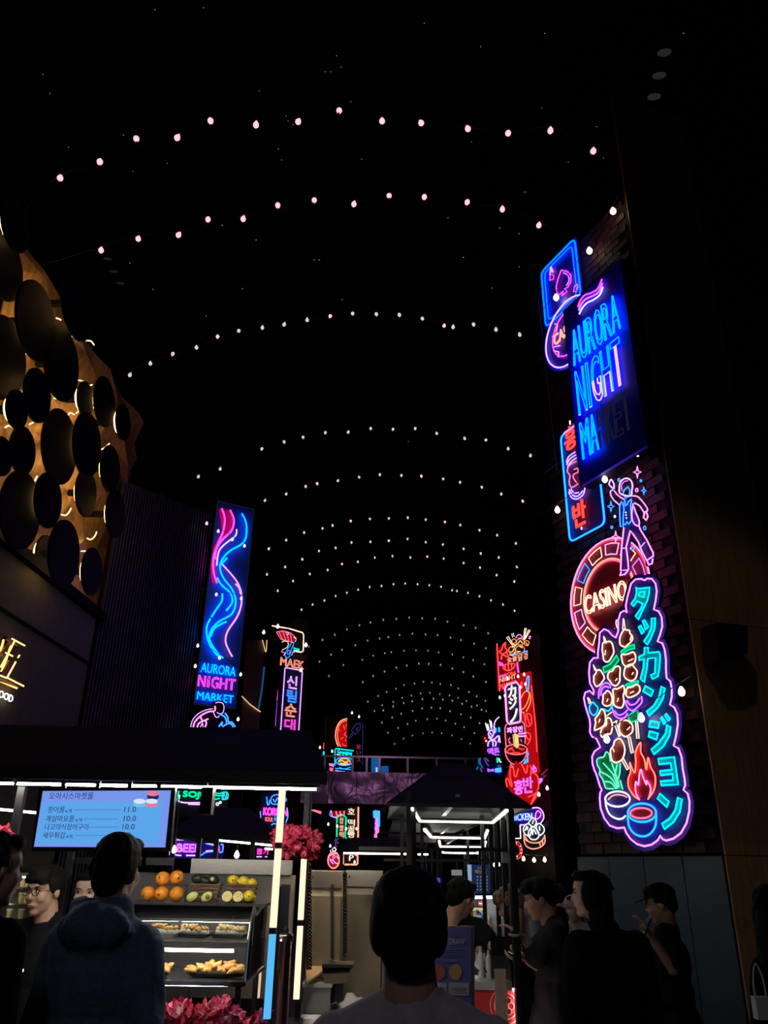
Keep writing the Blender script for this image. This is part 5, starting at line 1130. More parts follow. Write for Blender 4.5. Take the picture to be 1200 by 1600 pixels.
# menu screen
YM = 3.82
scr = thing('menu_screen', 'wide blue menu screen with Korean dishes and prices hanging under the stall roof', 'screen', at(160, 1329, YM))
def fquad(c, Y, off=0):  # pixel corners on a frontal plane
    return [at(x, y, Y - off) for x, y in c]
MB().slab(fquad(((61, 1232), (274, 1230), (266, 1330), (49, 1330)), YM), Vector((0, -1, 0)), .035).build('bezel', M_BLACK, scr)
MB().slab(fquad(((67, 1236), (267, 1235), (258, 1324), (53, 1323)), YM, .003), Vector((0, -1, 0)), .002).build('display', emit('screen_lilac', S(118, 150, 236), 1.0), scr)
MB().slab(fquad(((68, 1253), (254, 1252), (248, 1318), (56, 1318)), YM, .005), Vector((0, -1, 0)), .0015).build('menu_card', emit('screen_cyan', S(92, 165, 235), 1.0), scr)
INK = emit('ink_navy', S(28, 38, 92), 1.0)
def ftext(txt, x0, y0, x1, y1, Y, off, m, parent, name='lettering', sk=0):
    P0 = at(x0, y1, Y - off); ux = at(x1, y1, Y - off) - P0; uy = at(x0 + sk, y0, Y - off) - P0
    mb = MB(); text_solid(mb, txt, P0, ux, uy, Vector((0, -1, 0)), 0.0008); return mb.build(name, m, parent)
ftext('오아시스마켓롤', 76, 1238, 145, 1249, YM, .007, INK, scr, sk=2)
rows = [('장어롤', 74, 100, 1260, 1270, '6개', 102, 112, '11.0', 194, 212, 117, 190), ('게살마요롤', 71, 115, 1274, 1284, '6개', 118, 128, '10.0', 193, 212, 131, 188), ('나고야식장어구이', 69, 137, 1287, 1297, None, 0, 0, '10.0', 191, 210, 139, 186), ('새우튀김', 66, 100, 1300, 1310, '4개', 103, 113, '8.0', 189, 204, 119, 184)]
for nm, a, b, y0, y1, q, qa, qb, pr, pa, pb, da, db in rows:
    ftext(nm, a, y0, b, y1, YM, .008, INK, scr, sk=2)
    if q: ftext(q, qa, y0 + 4, qb, y1, YM, .008, INK, scr)
    ftext(pr, pa, y0 + .5, pb, y1 - 1, YM, .008, INK, scr, sk=1)
    mb = MB()
    for k in range(int((db - da) / 2.6)): mb.slab(fquad([(da + 2.6 * k + i, y1 - 5 + j) for i, j in ((0, 0), (1.2, 0), (1.2, 1), (0, 1))], YM, .008), Vector((0, -1, 0)), .0008)
    o = mb.build('dotted_leader', INK, scr); o['kind'] = 'stuff'
def fov(cx, cy, rx, ry, n=16): return [(cx + rx * math.cos(2 * math.pi * k / n), cy + ry * math.sin(2 * math.pi * k / n)) for k in range(n)]
EP = emit('icon_pink', S(235, 120, 150), 1.0); EW = emit('icon_white', S(215, 230, 250), 1.0)
for cx, cy, m1, m2 in ((218, 1252, EW, emit('icon_blue', S(120, 190, 230), 1.0)), (239, 1240, EP, INK), (237, 1252, EW, EP)):
    MB().slab(fquad([(cx - 9, cy), (cx + 9, cy), (cx + 9, cy + 7), (cx + 5, cy + 9), (cx - 5, cy + 9), (cx - 9, cy + 7)], YM, .009), Vector((0, -1, 0)), .001).build('roll_icon', m2, scr)
    MB().slab(fquad(fov(cx, cy, 9.5, 4), YM, .011), Vector((0, -1, 0)), .001).build('roll_icon', m1, scr)
mb = MB(); fb(mb, 150, 1216, 156, 1232, YM + .03, .02); fb(mb, 200, 1216, 206, 1232, YM + .03, .02); mb.build('bracket', M_FRAME, scr)

# hanging speaker
t = thing('hanging_speaker', 'black column speaker hanging from a hook under the stall roof', 'speaker', at(322, 1272, 3.8))
mb = MB(); fb(mb, 313, 1230, 331, 1272, 3.8, .07); mb.build('cabinet', M_BLACK, t)
mb = MB(); fb(mb, 315, 1234, 329, 1268, 3.797, .004); mb.build('grille', M_MATTE, t)
mb = MB(); mb.tube([at(326, 1231, 3.83), at(325, 1222, 3.83), at(328, 1216, 3.83), at(327, 1208, 3.83)], .003, 5); mb.build('hook', M_STEEL, t)

# ------------------------------------------------ curved glass food display
YC0, YC1 = 4.02, 4.66
cx0, cx1 = -1.30, at(388, 1480, 4.05).x
zt = at(300, 1411, 4.62).z; zs_ = at(300, 1469, 4.15).z; zb = at(300, 1534, 4.05).z
case = thing('display_case', 'curved glass food display case with two lit shelves on the stall counter', 'display case', ((cx0 + cx1) / 2, 4.3, cz))
prof = [(YC0, zb), (YC0, zb + .10), (YC0 + .01, zb + .17), (YC0 + .05, zb + .24), (YC0 + .12, zb + .30), (YC0 + .22, zt - .03), (YC0 + .34, zt - .012), (YC1 - .1, zt)]
G1 = glass('clear_glass', (0.96, 0.98, 0.98))
mb = MB(); n = len(prof)
mb.add([(x, y, z) for x in (cx0, cx1) for y, z in prof], [(i, i + 1, n + i + 1, n + i) for i in range(n - 1)]); mb.build('curved_glass', G1, case, smooth=True)
mb = MB(); sp = [(cx1, y, z) for y, z in prof] + [(cx1, YC1, zt), (cx1, YC1, zb)]; mb.slab(sp, Vector((1, 0, 0)), .004); mb.build('side_glass', G1, case)
MB().tube([(cx1, y, z) for y, z in prof], .006, 6).build('edge_frame', M_STEEL, case)
M_CHR = mat('chrome_rail', (0.7, 0.7, 0.7), 0.15, 1.0)
MB().bar((cx0, YC1 - .02, zt), (cx1 + .005, YC1 - .02, zt), .25, .012).build('top_panel', mat('case_top', (0.10, 0.10, 0.10), .2, .6), case)
MB().bar((cx0, YC0 + .33, zt - .008), (cx1, YC0 + .33, zt - .008), .012).build('top_rail', M_CHR, case)
MB().bar((cx0, YC0, zb), (cx1 + .005, YC0, zb), .014).build('front_rail', M_CHR, case)
MB().bar((cx1, YC0, zb), (cx1, YC1, zb), .014).build('front_rail', M_CHR, case)
mb = MB().box(((cx0 + cx1) / 2, (YC0 + .10 + YC1) / 2, zs_ - .008), (cx1 - cx0 - .02, YC1 - YC0 - .12, .008)); mb.build('glass_shelf', glass('shelf_glass', (0.8, 0.86, 0.86)), case)
MB().bar((cx0, YC0 + .10, zs_ - .012), (cx1 - .01, YC0 + .10, zs_ - .012), .008, .022).build('shelf_rail', M_STEEL, case)
MB().box(((cx0 + cx1) / 2, (YC0 + YC1) / 2, zb - .006), (cx1 - cx0, YC1 - YC0, .012)).build('case_floor', mat('case_floor', (0.06, 0.06, 0.065), .2, .3), case)
MB().box(((cx0 + cx1) / 2 - .035, YC1, (zt + zb) / 2), (cx1 - cx0 - .07, .01, zt - zb)).build('case_back', mat('case_back', (0.10, 0.10, 0.105), .35, .6), case)
lx1 = at(365, 1483, 4.14).x
MB().tube([(cx0 + .05, 4.14, zs_ - .04), (lx1, 4.14, zs_ - .04)], .007, 8).build('led_tube', emit('case_led', (1.0, 0.86, 0.76), 22.0), case)
MB().tube([(cx0 + .05, YC0 + .36, zt - .025), (cx1 - .05, YC0 + .36, zt - .025)], .005, 6).build('led_tube', emit('case_fill_top', (1.0, 0.9, 0.75), 40.0), case)  # added tube to brighten the dark inside of the case
MB().tube([(cx0 + .1, YC0 + .03, zb - .016), (cx1 - .04, YC0 + .03, zb - .014)], .0015, 5).build('led_tube', emit('flower_fill_glow', (1.0, 0.9, 0.9), 60.0), case)  # added thin tube: brightens the flowers, doubles as the rail's highlight
for x, y in ((cx1 - .03, YC0 + .04), (cx1 - .03, YC1 - .04), (cx0 + .04, YC0 + .04), (cx0 + .04, YC1 - .04)): MB().bar((x, y, cz), (x, y, zb - .01), .025).build('leg', M_FRAME, case)

M_PLATE = mat('slate_plate', (0.07, 0.07, 0.075), .3); M_PLATEW = mat('grey_plate', (0.35, 0.35, 0.36), .25)
M_RICE = mat('rice', (0.75, 0.72, 0.62), .6, 0, 60, .2); M_TOP = mat('toasted_topping', (0.75, 0.38, 0.10), .5, 0, 50, .4, .3); M_TEMP = mat('tempura', (0.85, 0.48, 0.14), .5, 0, 40, .35, .5)
M_SAUCE = mat('dark_sauce', (0.10, 0.03, 0.01), .3); M_SALMON = mat('golden_flakes', (0.85, 0.60, 0.25), .6, 0, 60, .35, .3); M_HERB = mat('green_herb', (0.12, 0.35, 0.06), .5)
rr = random.Random(11)
def blobm(name, r, m, amp=.3, seed=0):
    mb = MB().ell((0, 0, 0), r, None, 10, 7); mb.v = [tuple(Vector(v) * (1 + amp * noise.noise(Vector(v) * (1.6 / max(r)) + Vector((seed, 0, 0))))) for v in mb.v]
    me = bpy.data.meshes.new(name); me.from_pydata(mb.v, [], mb.f); me.materials.append(m); me.polygons.foreach_set('use_smooth', [True] * len(me.polygons)); return me
def plate(label, cx, cy, Y, w, d, ang, m, z):
    X = at(cx, cy, Y).x; t = thing('food_plate', label, 'plate of food', (X, Y, z), 'plates in the display case')
    R = Matrix.Rotation(math.radians(ang), 3, 'Z') @ Matrix.Rotation(math.radians(7), 3, 'X')
    mb = MB(); V_ = [(-w / 2, -d / 2, .02), (w / 2, -d / 2, .02), (w / 2, d / 2, .02), (-w / 2, d / 2, .02), (-w * .42, -d * .40, .010), (w * .42, -d * .40, .010), (w * .42, d * .40, .010), (-w * .42, d * .40, .010), (-w * .4, -d * .38, 0), (w * .4, -d * .38, 0), (w * .4, d * .38, 0), (-w * .4, d * .38, 0)]
    mb.add([R @ Vector(v) + Vector((X, Y, z + .004)) for v in V_], [(0, 1, 5, 4), (1, 2, 6, 5), (2, 3, 7, 6), (3, 0, 4, 7), (4, 5, 6, 7), (0, 8, 9, 1), (1, 9, 10, 2), (2, 10, 11, 3), (3, 11, 8, 0), (11, 10, 9, 8)])
    mb.build('dish', m, t); return t, X, R
rm = blobm('roll_piece', (.020, .020, .017), M_RICE, .15); tm = [blobm('topping', (.020, .016, .011), M_TOP, .7, k) for k in range(3)]; fm = [blobm('flakes', (.019, .017, .014), M_SALMON, .8, k) for k in range(3)]
for (lab, cx, ang, dm, tops, Y) in (('rectangular plate of sauced rice rolls, half hidden by the blue jacket', 257, -18, M_PLATEW, tm, 4.30), ('middle slate plate of rice rolls with green herbs on the upper shelf', 305, -18, M_PLATE, tm, 4.30), ('slate plate of rice rolls piled with golden flakes, right end of the upper shelf', 361, -14, M_PLATE, fm, 4.30)):
    t, X, R = plate(lab, cx, 1455, Y, .175, .10, ang, dm, zs_)
    for k in range(7):
        p = R @ Vector((-.060 + .019 * k, .004, .026)) + Vector((X, Y, zs_)); o = link('roll_piece', rm, t, p)
        o2 = link('topping', tops[k % 3], o, p + Vector((rr.uniform(-.004, .004), -.004, .016 + .004 * math.sin(k)))); o2.rotation_euler = (rr.uniform(-.4, .4), rr.uniform(-.4, .4), rr.uniform(0, 6))
        if tops is tm: o3 = link('herb', blobm('herb', (.006, .004, .003), M_HERB if k % 2 else M_SAUCE, .3, k), o, p + Vector((rr.uniform(-.006, .006), -.012, .026)))
qm = [blobm('tempura_piece', (.030, .014, .013), M_TEMP, .8, k) for k in range(5)]
for (lab, cx, w, nn, Y) in (('black plate of fried tempura cut off by the blue jacket, lower shelf', 240, .16, 9, 4.22), ('long black plate heaped with golden tempura on the lower shelf', 338, .30, 22, 4.22)):
    X = at(cx, 1522, Y).x; t = thing('food_plate', lab, 'plate of food', (X, Y, zb), 'plates in the display case')
    mb = MB(); V_ = [(w * .5 * math.cos(a), .065 * math.sin(a), .022) for a in [math.pi * 2 * k / 20 for k in range(20)]]; V2_ = [(x * .8, y * .75, .004) for x, y, z in V_]
    mb.add([Vector(v) + Vector((X, Y, zb)) for v in V_ + V2_], [(k, (k + 1) % 20, 20 + (k + 1) % 20, 20 + k) for k in range(20)] + [tuple(20 + k for k in range(20))]); mb.build('dish', M_PLATE, t)
    for k in range(nn):
        u = rr.uniform(-.40, .40); h = .028 + (.026 * (1 - (u / .4) ** 2) if k % 2 else 0.006)
        o = link('tempura_piece', qm[k % 5], t, (X + u * w, Y + rr.uniform(-.03, .03), zb + h)); o.rotation_euler = (rr.uniform(-.5, .5), rr.uniform(-.7, .4), rr.uniform(-.8, .8))
# clear stand with fruit on top of the case
M_OR = mat('orange_peel', (0.90, 0.30, 0.02), .38, 0, 120, .08, .15); M_LEM = mat('lemon_peel', (0.90, 0.66, 0.03), .35, 0, 100, .08, .1); M_DK = mat('navel', (0.10, 0.04, 0.01), .6)
M_AVO = mat('avocado_skin', (0.02, 0.03, 0.015), .4); M_AVF = mat('avocado_flesh', (0.62, 0.70, 0.22), .45); M_PIT = mat('avocado_pit', (0.30, 0.13, 0.05), .4); M_LEF = mat('lemon_flesh', (0.90, 0.72, 0.16), .4); M_RIND = mat('lemon_pith', (0.9, 0.86, 0.6), .5)
YF = 4.60
om = MB().ell((0, 0, 0), (.0375, .0375, .036), None, 16, 11); ome = bpy.data.meshes.new('orange'); ome.from_pydata(om.v, [], om.f); ome.materials.append(M_OR); ome.polygons.foreach_set('use_smooth', [True] * len(ome.polygons))
ztf = zt + .006
olab = ['left orange of the bottom row on the glass case', 'middle orange of the bottom row on the glass case', 'right orange of the bottom row next to the avocados', 'left orange of the upper pair on the clear stand', 'right orange of the upper pair with a dark navel']
for k, (x, y) in enumerate(((231, 1397), (252.5, 1397), (276, 1397), (254, 1373), (276.5, 1371))):
    p = at(x, y, YF if k < 3 else YF + .03)
    if k < 3: p.z = ztf + .036
    t = thing('orange', olab[k], 'orange', p, 'oranges on the display case'); link('fruit_body', ome, t, p)
    dr = Vector([(-.5, -1, -.3), (-.2, -1, -.1), (.3, -1, .3), (-.3, -1, .2), (.5, -1, -.1)][k]).normalized()
    if k != 2: MB().ell(p + dr * .0355, .0062, None, 8, 6).build('navel', M_DK, t)
t = thing('clear_stand', 'low clear riser carrying the two upper oranges', 'stand', (at(265, 1385, YF).x, YF + .03, ztf), None)
zr = at(265, 1382, YF).z; xa_, xb_ = at(243, 1382, YF).x, at(289, 1382, YF).x
MB().box(((xa_ + xb_) / 2, YF + .06, zr - .002), (xb_ - xa_, .07, .004)).build('shelf', glass('riser', (.8, .7, .6)), t)
for x in (xa_ + .004, xb_ - .004): MB().box((x, YF + .07, (zr + ztf) / 2), (.004, .03, zr - ztf)).build('leg', glass('riser', (.8, .7, .6)), t)
M_WICK = mat('wicker', (0.22, 0.11, 0.05), .6, 0, 8, .3)
def basket(label, x0, x1, y0, y1):
    a, b = at(x0, y1, YF + .03), at(x1, y1, YF + .03); zt_ = at(x0, y0, YF).z; w = b.x - a.x; X = (a.x + b.x) / 2
    t = thing('wicker_basket', label, 'basket', (X, YF + .08, ztf), 'wicker baskets on the display case')
    for j in range(5):
        f = .78 + .22 * j / 4; z = ztf + .004 + (zt_ - ztf - .008) * j / 4
        MB().tube([(X + w / 2 * f * c_, YF + .08 + .05 * f * s_, z + .002 * math.sin(k * 2 + j * 3)) for k, (c_, s_) in enumerate([(-1, -1), (-.5, -1), (0, -1), (.5, -1), (1, -1), (1, 0), (1, 1), (0, 1), (-1, 1), (-1, 0)])], .0055, 6, closed=True).build('wicker_strand', M_WICK, t)
    mb = MB()
    for k in range(12):
        f = -1 + 2 * k / 11; mb.tube([(X + w / 2 * f * .78, YF + .08 - .05 * .78, ztf), (X + w / 2 * f, YF + .03, zt_)], .003, 4)
    o = mb.build('upright_strands', M_WICK, t); o['kind'] = 'stuff'
    MB().box((X, YF + .08, ztf + .003), (w * .75, .08, .004)).build('base', M_WICK, t)
    return X, zt_
XA1, zA1 = basket('wicker basket holding dark avocados', 298, 342, 1381, 1396)
XL1, zL1 = basket('wicker basket holding whole lemons', 354, 399, 1381, 1396)
for k, (x, y, lab) in enumerate(((309, 1373, 'whole dark avocado lying at the left of the basket'), (333, 1374, 'dark avocado with a pale cut spot at the right of the basket'), (321, 1377, 'dark avocado between its two neighbours in the basket'))):
    p = at(x, y, YF + .06); t = thing('avocado', lab, 'avocado', p, 'avocados in the basket'); MB().ell(p, (.036, .028, .024), Matrix.Rotation(.3 * k, 3, 'Y'), 14, 10).build('fruit_body', M_AVO, t, smooth=True)
    if k == 1: MB().ell(p + Vector((.0, -.024, .002)), (.011, .006, .011), None, 10, 7).build('cut_spot', M_AVF, t, smooth=True)
for k, (x, y, lab) in enumerate(((301, 1400, 'left avocado half with its cut face up'), (324, 1399, 'right avocado half showing its brown pit'))):
    p = at(x, y, YF - .02); p.z = ztf + .026; t = thing('avocado_half', lab, 'avocado', p, 'cut avocado halves'); R = Matrix.Rotation(-.5, 3, 'Y')
    MB().ell(p, (.036, .016, .025), R, 16, 10).build('skin', M_AVO, t, smooth=True); MB().ell(p + Vector((0, -.006, 0)), (.033, .014, .0225), R, 16, 10).build('flesh', M_AVF, t, smooth=True)
    if k: MB().ell(p + Vector((.004, -.016, .001)), (.012, .010, .012), None, 12, 8).build('pit', M_PIT, t, smooth=True)
llab = ['left lemon on top of the basket', 'middle lemon leaning in the basket', 'small lemon at the right rim of the basket', 'whole lemon standing right of the cut halves']
for k, (x, y, s_) in enumerate(((364, 1375, 1), (381, 1377, 1), (394, 1379, .8), (389.5, 1399, 1.05))):
    p = at(x, y, YF + (.05 if k < 3 else -.01))
    if k == 3: p.z = ztf + .033
    t = thing('lemon', llab[k], 'lemon', p, 'whole lemons'); mb = MB().ell(p, (.030 * s_, .027 * s_, .027 * s_), None, 14, 10); mb.ell(p + Vector((.029 * s_, -.004, -.004)), .007 * s_, None, 8, 6); mb.build('fruit_body', M_LEM, t, smooth=True)
    if k in (0, 3): MB().ell(p + Vector((.003, -.027 * s_, .0)), .004, None, 7, 5).build('stem_scar', M_DK, t)
for k, (x, lab) in enumerate(((355.5, 'left lemon half with its cut face to the front'), (372.5, 'right lemon half beside the whole lemon'))):
    p = at(x, 1401, YF - .02); p.z = ztf + .024; t = thing('lemon_half', lab, 'lemon', p, 'cut lemon halves')
    MB().ell(p, (.027, .018, .023), None, 14, 10).build('peel', M_LEM, t, smooth=True)
    nn = Vector((0, -1, .45)).normalized(); e1 = Vector((1, 0, 0)); e2 = nn.cross(e1); fc = p + nn * .012
    MB().lathe([(.0265, .0), (.0265, .005)], fc, 18, nn).build('pith', M_RIND, t)
    for j in range(8):
        a0 = 2 * math.pi * j / 8; P = [fc + nn * .0075 + (e1 * math.cos(a0 + q) + e2 * math.sin(a0 + q)) * r_ for r_, q in ((.003, .39), (.021, .08), (.0235, .39), (.021, .70))]
        MB().slab(P, nn, .002).build('lemon_segment', M_LEF, t)

# ------------------------------------------------ artificial flowers
M_PET = mat('petal_pink', (0.92, 0.10, 0.22), .5, 0, 25, .25); M_PETW = mat('petal_pale', (0.98, 0.66, 0.66), .5); M_PETD = mat('petal_dark', (0.55, 0.03, 0.07), .55, 0, 25, .25)
def blossom(name, r, ma, mb2, seed):
    q = random.Random(seed); mb = MB()
    for k in range(6):
        a = math.pi / 3 * k + q.uniform(-.3, .3); e = q.uniform(.15, 1.0); d = Vector((math.cos(a) * math.cos(e), math.sin(a) * math.cos(e), math.sin(e))); s_ = Vector((-math.sin(a), math.cos(a), 0)); up_ = d.cross(s_) * -1
        L = r * q.uniform(.85, 1.2); pts = [Vector((0, 0, 0)), d * L * .40 + s_ * r * .34 + up_ * r * .06, d * L * .80 + s_ * r * .32 + up_ * r * .18, d * L * 1.02 + up_ * r * .06, d * L * .80 - s_ * r * .32 + up_ * r * .18, d * L * .40 - s_ * r * .34 + up_ * r * .06, d * L * .5 - up_ * r * .06, d * L * .86]
        mb.cur = 1; mb.add(pts, [(0, 1, 6), (0, 6, 5)]); mb.cur = 0; mb.add(pts, [(1, 2, 7, 6), (6, 7, 4, 5), (2, 3, 7), (7, 3, 4)])
    me = bpy.data.meshes.new(name); me.from_pydata(mb.v, [], mb.f); me.materials.append(ma); me.materials.append(mb2); me.polygons.foreach_set('material_index', mb.mi); return me
BL = [blossom('blossom', .045, M_PET, M_PETW, k) for k in range(5)]; BD = [blossom('blossom', .045, M_PETD, M_PET, 10 + k) for k in range(4)]
gar = thing('flower_garland', 'dense row of bright pink artificial flowers on the counter under the glass case', 'flowers', (-.9, 3.96, cz))
rr = random.Random(5)
mb = MB().bar((at(150, 1590, 3.97).x, 3.97, cz + .006), (at(412, 1590, 3.97).x, 3.97, cz + .006), .05, .012); mb.build('vine', M_HERB, gar)
xg0, xg1 = at(185, 1590, 3.95).x, at(411, 1590, 3.95).x
for k in range(130):
    u = rr.random(); p = Vector((xg0 + (xg1 - xg0) * u, 3.94 + rr.uniform(-.03, .08), cz + .035 + rr.random() ** .9 * .115 * (1 if u < .85 else .7)))
    o = link('blossom', BL[k % 5], gar, p); o.rotation_euler = (rr.uniform(.3, 1.6), rr.uniform(-.6, .6), rr.uniform(0, 6.3)); sc_ = rr.uniform(.8, 1.15); o.scale = (sc_, sc_, sc_)
def cluster(label, spots, n, seed, Y):
    q = random.Random(seed); c = at(spots[0][0], spots[0][1], Y); t = thing('flower_cluster', label, 'flowers', c, 'flower clusters on the stall posts')
    MB().ell(c, (.03, .03, .04), None, 8, 6).build('foam_core', M_HERB, t)
    for k in range(n):
        sx, sy, rx, ry = spots[k % len(spots)]
        while True:
            a, b, d = q.uniform(-1, 1), q.uniform(-1, 1), q.uniform(-1, 1)
            if .35 < a * a + b * b + d * d < 1: break
        p = at(sx + rx * a, sy + ry * b, Y + d * .07); o = link('blossom', BD[k % 4], t, p)
        o.rotation_euler = Vector((0, 0, 1)).rotation_difference(Vector((a, d - .4, -b))).to_euler(); sc_ = q.uniform(.7, 1.0); o.scale = (sc_,) * 3
cluster('dark red flower cluster tied around the right stall pole', [(447, 1311, 23, 20), (482, 1318, 15, 17), (466, 1312, 25, 18)], 80, 3, 4.5)
cluster('red flower cluster cut by the left picture edge beside the menu screen', [(6, 1310, 11, 12)], 22, 8, 4.0)

# thermos, pipes, steel cabinets
p = at(441, 1558, 4.35); p.z = cz
t = thing('beverage_urn', 'slim black and chrome drink urn on the counter between the glowing poles', 'urn', p)
hh = at(441, 1458, 4.35).z - cz
MB().lathe([(.036, 0), (.037, .01), (.034, .02), (.034, hh * .93), (.037, hh * .94), (.037, hh * .97), (.030, hh), (.012, hh + .005)], p, 28).build('body', mat('urn_dark_steel', (0.42, 0.38, 0.33), .25, 1.0), t, smooth=True)
MB().lathe([(.038, 0), (.038, .012)], p + Vector((0, 0, hh * .92)), 28).build('collar', M_CHR, t)
MB().lathe([(.012, 0), (.012, .02), (.004, .03)], p + Vector((0, 0, hh)), 12).build('knob', M_BLACK, t)
t = thing('drink_dispenser', 'tall dark metal dispenser column behind the drink urn', 'dispenser', (at(440, 1500, 4.60).x, 4.60, cz))
mb = MB(); X = at(440, 1440, 4.62).x; mb.box((X, 4.62, cz + .02), (.10, .06, .04)).build('base', M_BLACK, t)
MB().bar((X + .01, 4.62, cz), (X + .01, 4.62, at(440, 1382, 4.6).z), .05, .03).build('column', M_DARKMETAL, t); MB().tube([(X - .02, 4.60, cz + .03), (X - .02, 4.60, at(440, 1385, 4.6).z)], .006, 8).build('pipe', M_STEEL, t)
def cabinet(label, x0, y0, x1, y1, Y, d, hx, hy0, hy1):
    t = thing('steel_cabinet', label, 'steel cabinet', ((at(x0, y1, Y).x + at(x1, y1, Y).x) / 2, Y + d / 2, 0), 'steel kitchen cabinets')
    a, b = at(x0, 1440, Y).x, at(x1, 1440, Y).x; z1 = at((x0 + x1) / 2, y0, Y).z
    MB().box(((a + b) / 2, Y + d / 2, z1 / 2), (b - a, d, z1)).build('body', mat('satin_steel', (0.50, 0.47, 0.40), .35, .6, 30, .12, .02, (1, 1, 12)), t)
    zh = z1 - .12
    MB().box(((a + b) / 2, Y - .012, z1 - .05), (b - a - .01, .02, .09)).build('control_panel', M_STEEL, t)
    MB().box(((a + b) / 2, Y - .015, zh - .40), (b - a - .012, .03, .76)).build('door', mat('warm_steel', (0.56, 0.50, 0.40), .26, 0.8, 3, .22, .0, (1, 1, 1)), t)
    h0, h1 = at(hx, hy0, Y - .05), at(hx, hy1, Y - .05)
    MB().tube([h0, h1], .008, 8).tube([h0, h0 + Vector((0, .04, 0))], .01, 6).tube([h1, h1 + Vector((0, .04, 0))], .01, 6).build('handle', M_BLACK, t)
    MB().ell(at(x0 + 8, y0 + 10, Y - .02), .007, None, 8, 6).build('knob', M_BLACK, t)
    return t
cabinet('steel kitchen cabinet door with a black bar handle beside the right stall pole', 481, 1360, 534, 1540, 5.25, .5, 519, 1384, 1494)
cabinet('steel kitchen cabinet further right, partly hidden by the head in front', 538, 1360, 597, 1560, 5.6, .5, 590, 1380, 1480)
def coil(label, x, y0, y1, Y, rx):
    a, b = at(x, y0, Y), at(x, y1, Y); t = thing('coiled_cable', label, 'cable', b, 'coiled black cables'); n = int((a.z - b.z) / .018); P = []
    for k in range(n * 8):
        f = k / (n * 8 - 1); th = 2 * math.pi * k / 8; P.append(a.lerp(b, f) + Vector((math.cos(th) * rx, math.sin(th) * rx * .5 + .0, .010 * math.sin(th))))
    MB().tube(P, .0042, 5).build('cord', M_MATTE, t); MB().ell(a, .014, None, 8, 6).build('plug', M_MATTE, t)
coil('long coiled black cable hanging beside the right glowing pole', 483, 1352, 1532, 5.12, .014)
coil('coiled black cable between the two steel cabinets', 539, 1366, 1492, 5.10, .010)
# clutter right of the stall
t = thing('storage_crate', 'clear plastic storage box on the low shelf beside the counter', 'box', at(497, 1583, 5.0))
mb = MB(); fb(mb, 474, 1540, 516, 1583, 5.0, .25); mb.build('bin_body', mat('frosted_plastic', (0.25, 0.25, 0.25), .35, trans=0.3), t); mb = MB(); fb(mb, 472, 1537, 519, 1543, 4.99, .27); mb.build('lid', mat('frosted_lid', (0.35, 0.35, 0.35), .4), t)
t = thing('work_shelf', 'low steel work shelf beside the stall counter', 'shelf', at(510, 1600, 5.0)); z_ = at(500, 1583, 5.0).z
MB().box((at(510, 1583, 5.0).x, 5.15, z_ - .01), (.34, .4, .02)).build('top', M_STEEL, t)
for dx, dy in ((-.16, -.18), (.16, -.18), (-.16, .18), (.16, .18)): MB().bar((at(510, 1583, 5.0).x + dx, 5.15 + dy, 0), (at(510, 1583, 5.0).x + dx, 5.15 + dy, z_ - .02), .02).build('leg', M_STEEL, t)
t = thing('black_tray', 'black tray and tub lying on the steel shelf by the cabinets', 'tray', at(528, 1535, 5.0))
mb = MB(); mb.add([at(x, y, Y) for x, y, Y in ((503, 1512, 5.1), (550, 1508, 5.1), (541, 1536, 5.0), (507, 1538, 5.0), (510, 1509, 5.2), (549, 1506, 5.2))], [(0, 1, 2, 3), (0, 4, 5, 1)]); mb.build('tub', M_BLACK, t)
mb = MB(); fb(mb, 503, 1507, 552, 1512, 5.05, .2); mb.build('rim', M_DARKMETAL, t); mb = MB(); fb(mb, 514, 1536, 535, 1583, 5.08, .06); mb.build('support', M_BLACK, t)
t = thing('paper_bag', 'crumpled pale plastic bags stuffed beside the storage box', 'bag', at(545, 1590, 4.9))
bm0 = blobm('bag_body', (.06, .05, .05), mat('pale_plastic', (0.4, 0.4, 0.38), .4), .9, 4); o = link('bag_body', bm0, t, at(548, 1572, 4.95)); MB().tube([at(x, y, 4.9) for x, y in ((517, 1570), (525, 1566), (531, 1572), (528, 1582), (518, 1580))], .004, 5, closed=True).build('cord_loop', M_STEEL, t)
t.location = t.location
# beige prep shelf
t = thing('prep_shelf', 'pale wooden prep shelf low in front of the steel cabinet', 'shelf', at(505, 1530, 5.0))
mb = MB(); mb.add([at(x, y, Y) for x, y, Y in ((478, 1509, 5.2), (512, 1509, 5.2), (500, 1520, 5.05), (479, 1535, 4.85))] + [at(x, y + 3, Y) for x, y, Y in ((478, 1509, 5.2), (512, 1509, 5.2), (500, 1520, 5.05), (479, 1535, 4.85))], [(0, 1, 2, 3), (7, 6, 5, 4), (0, 4, 5, 1), (1, 5, 6, 2), (2, 6, 7, 3), (3, 7, 4, 0)]); mb.build('board', mat('beige_board', (0.50, 0.36, 0.20), .45), t)

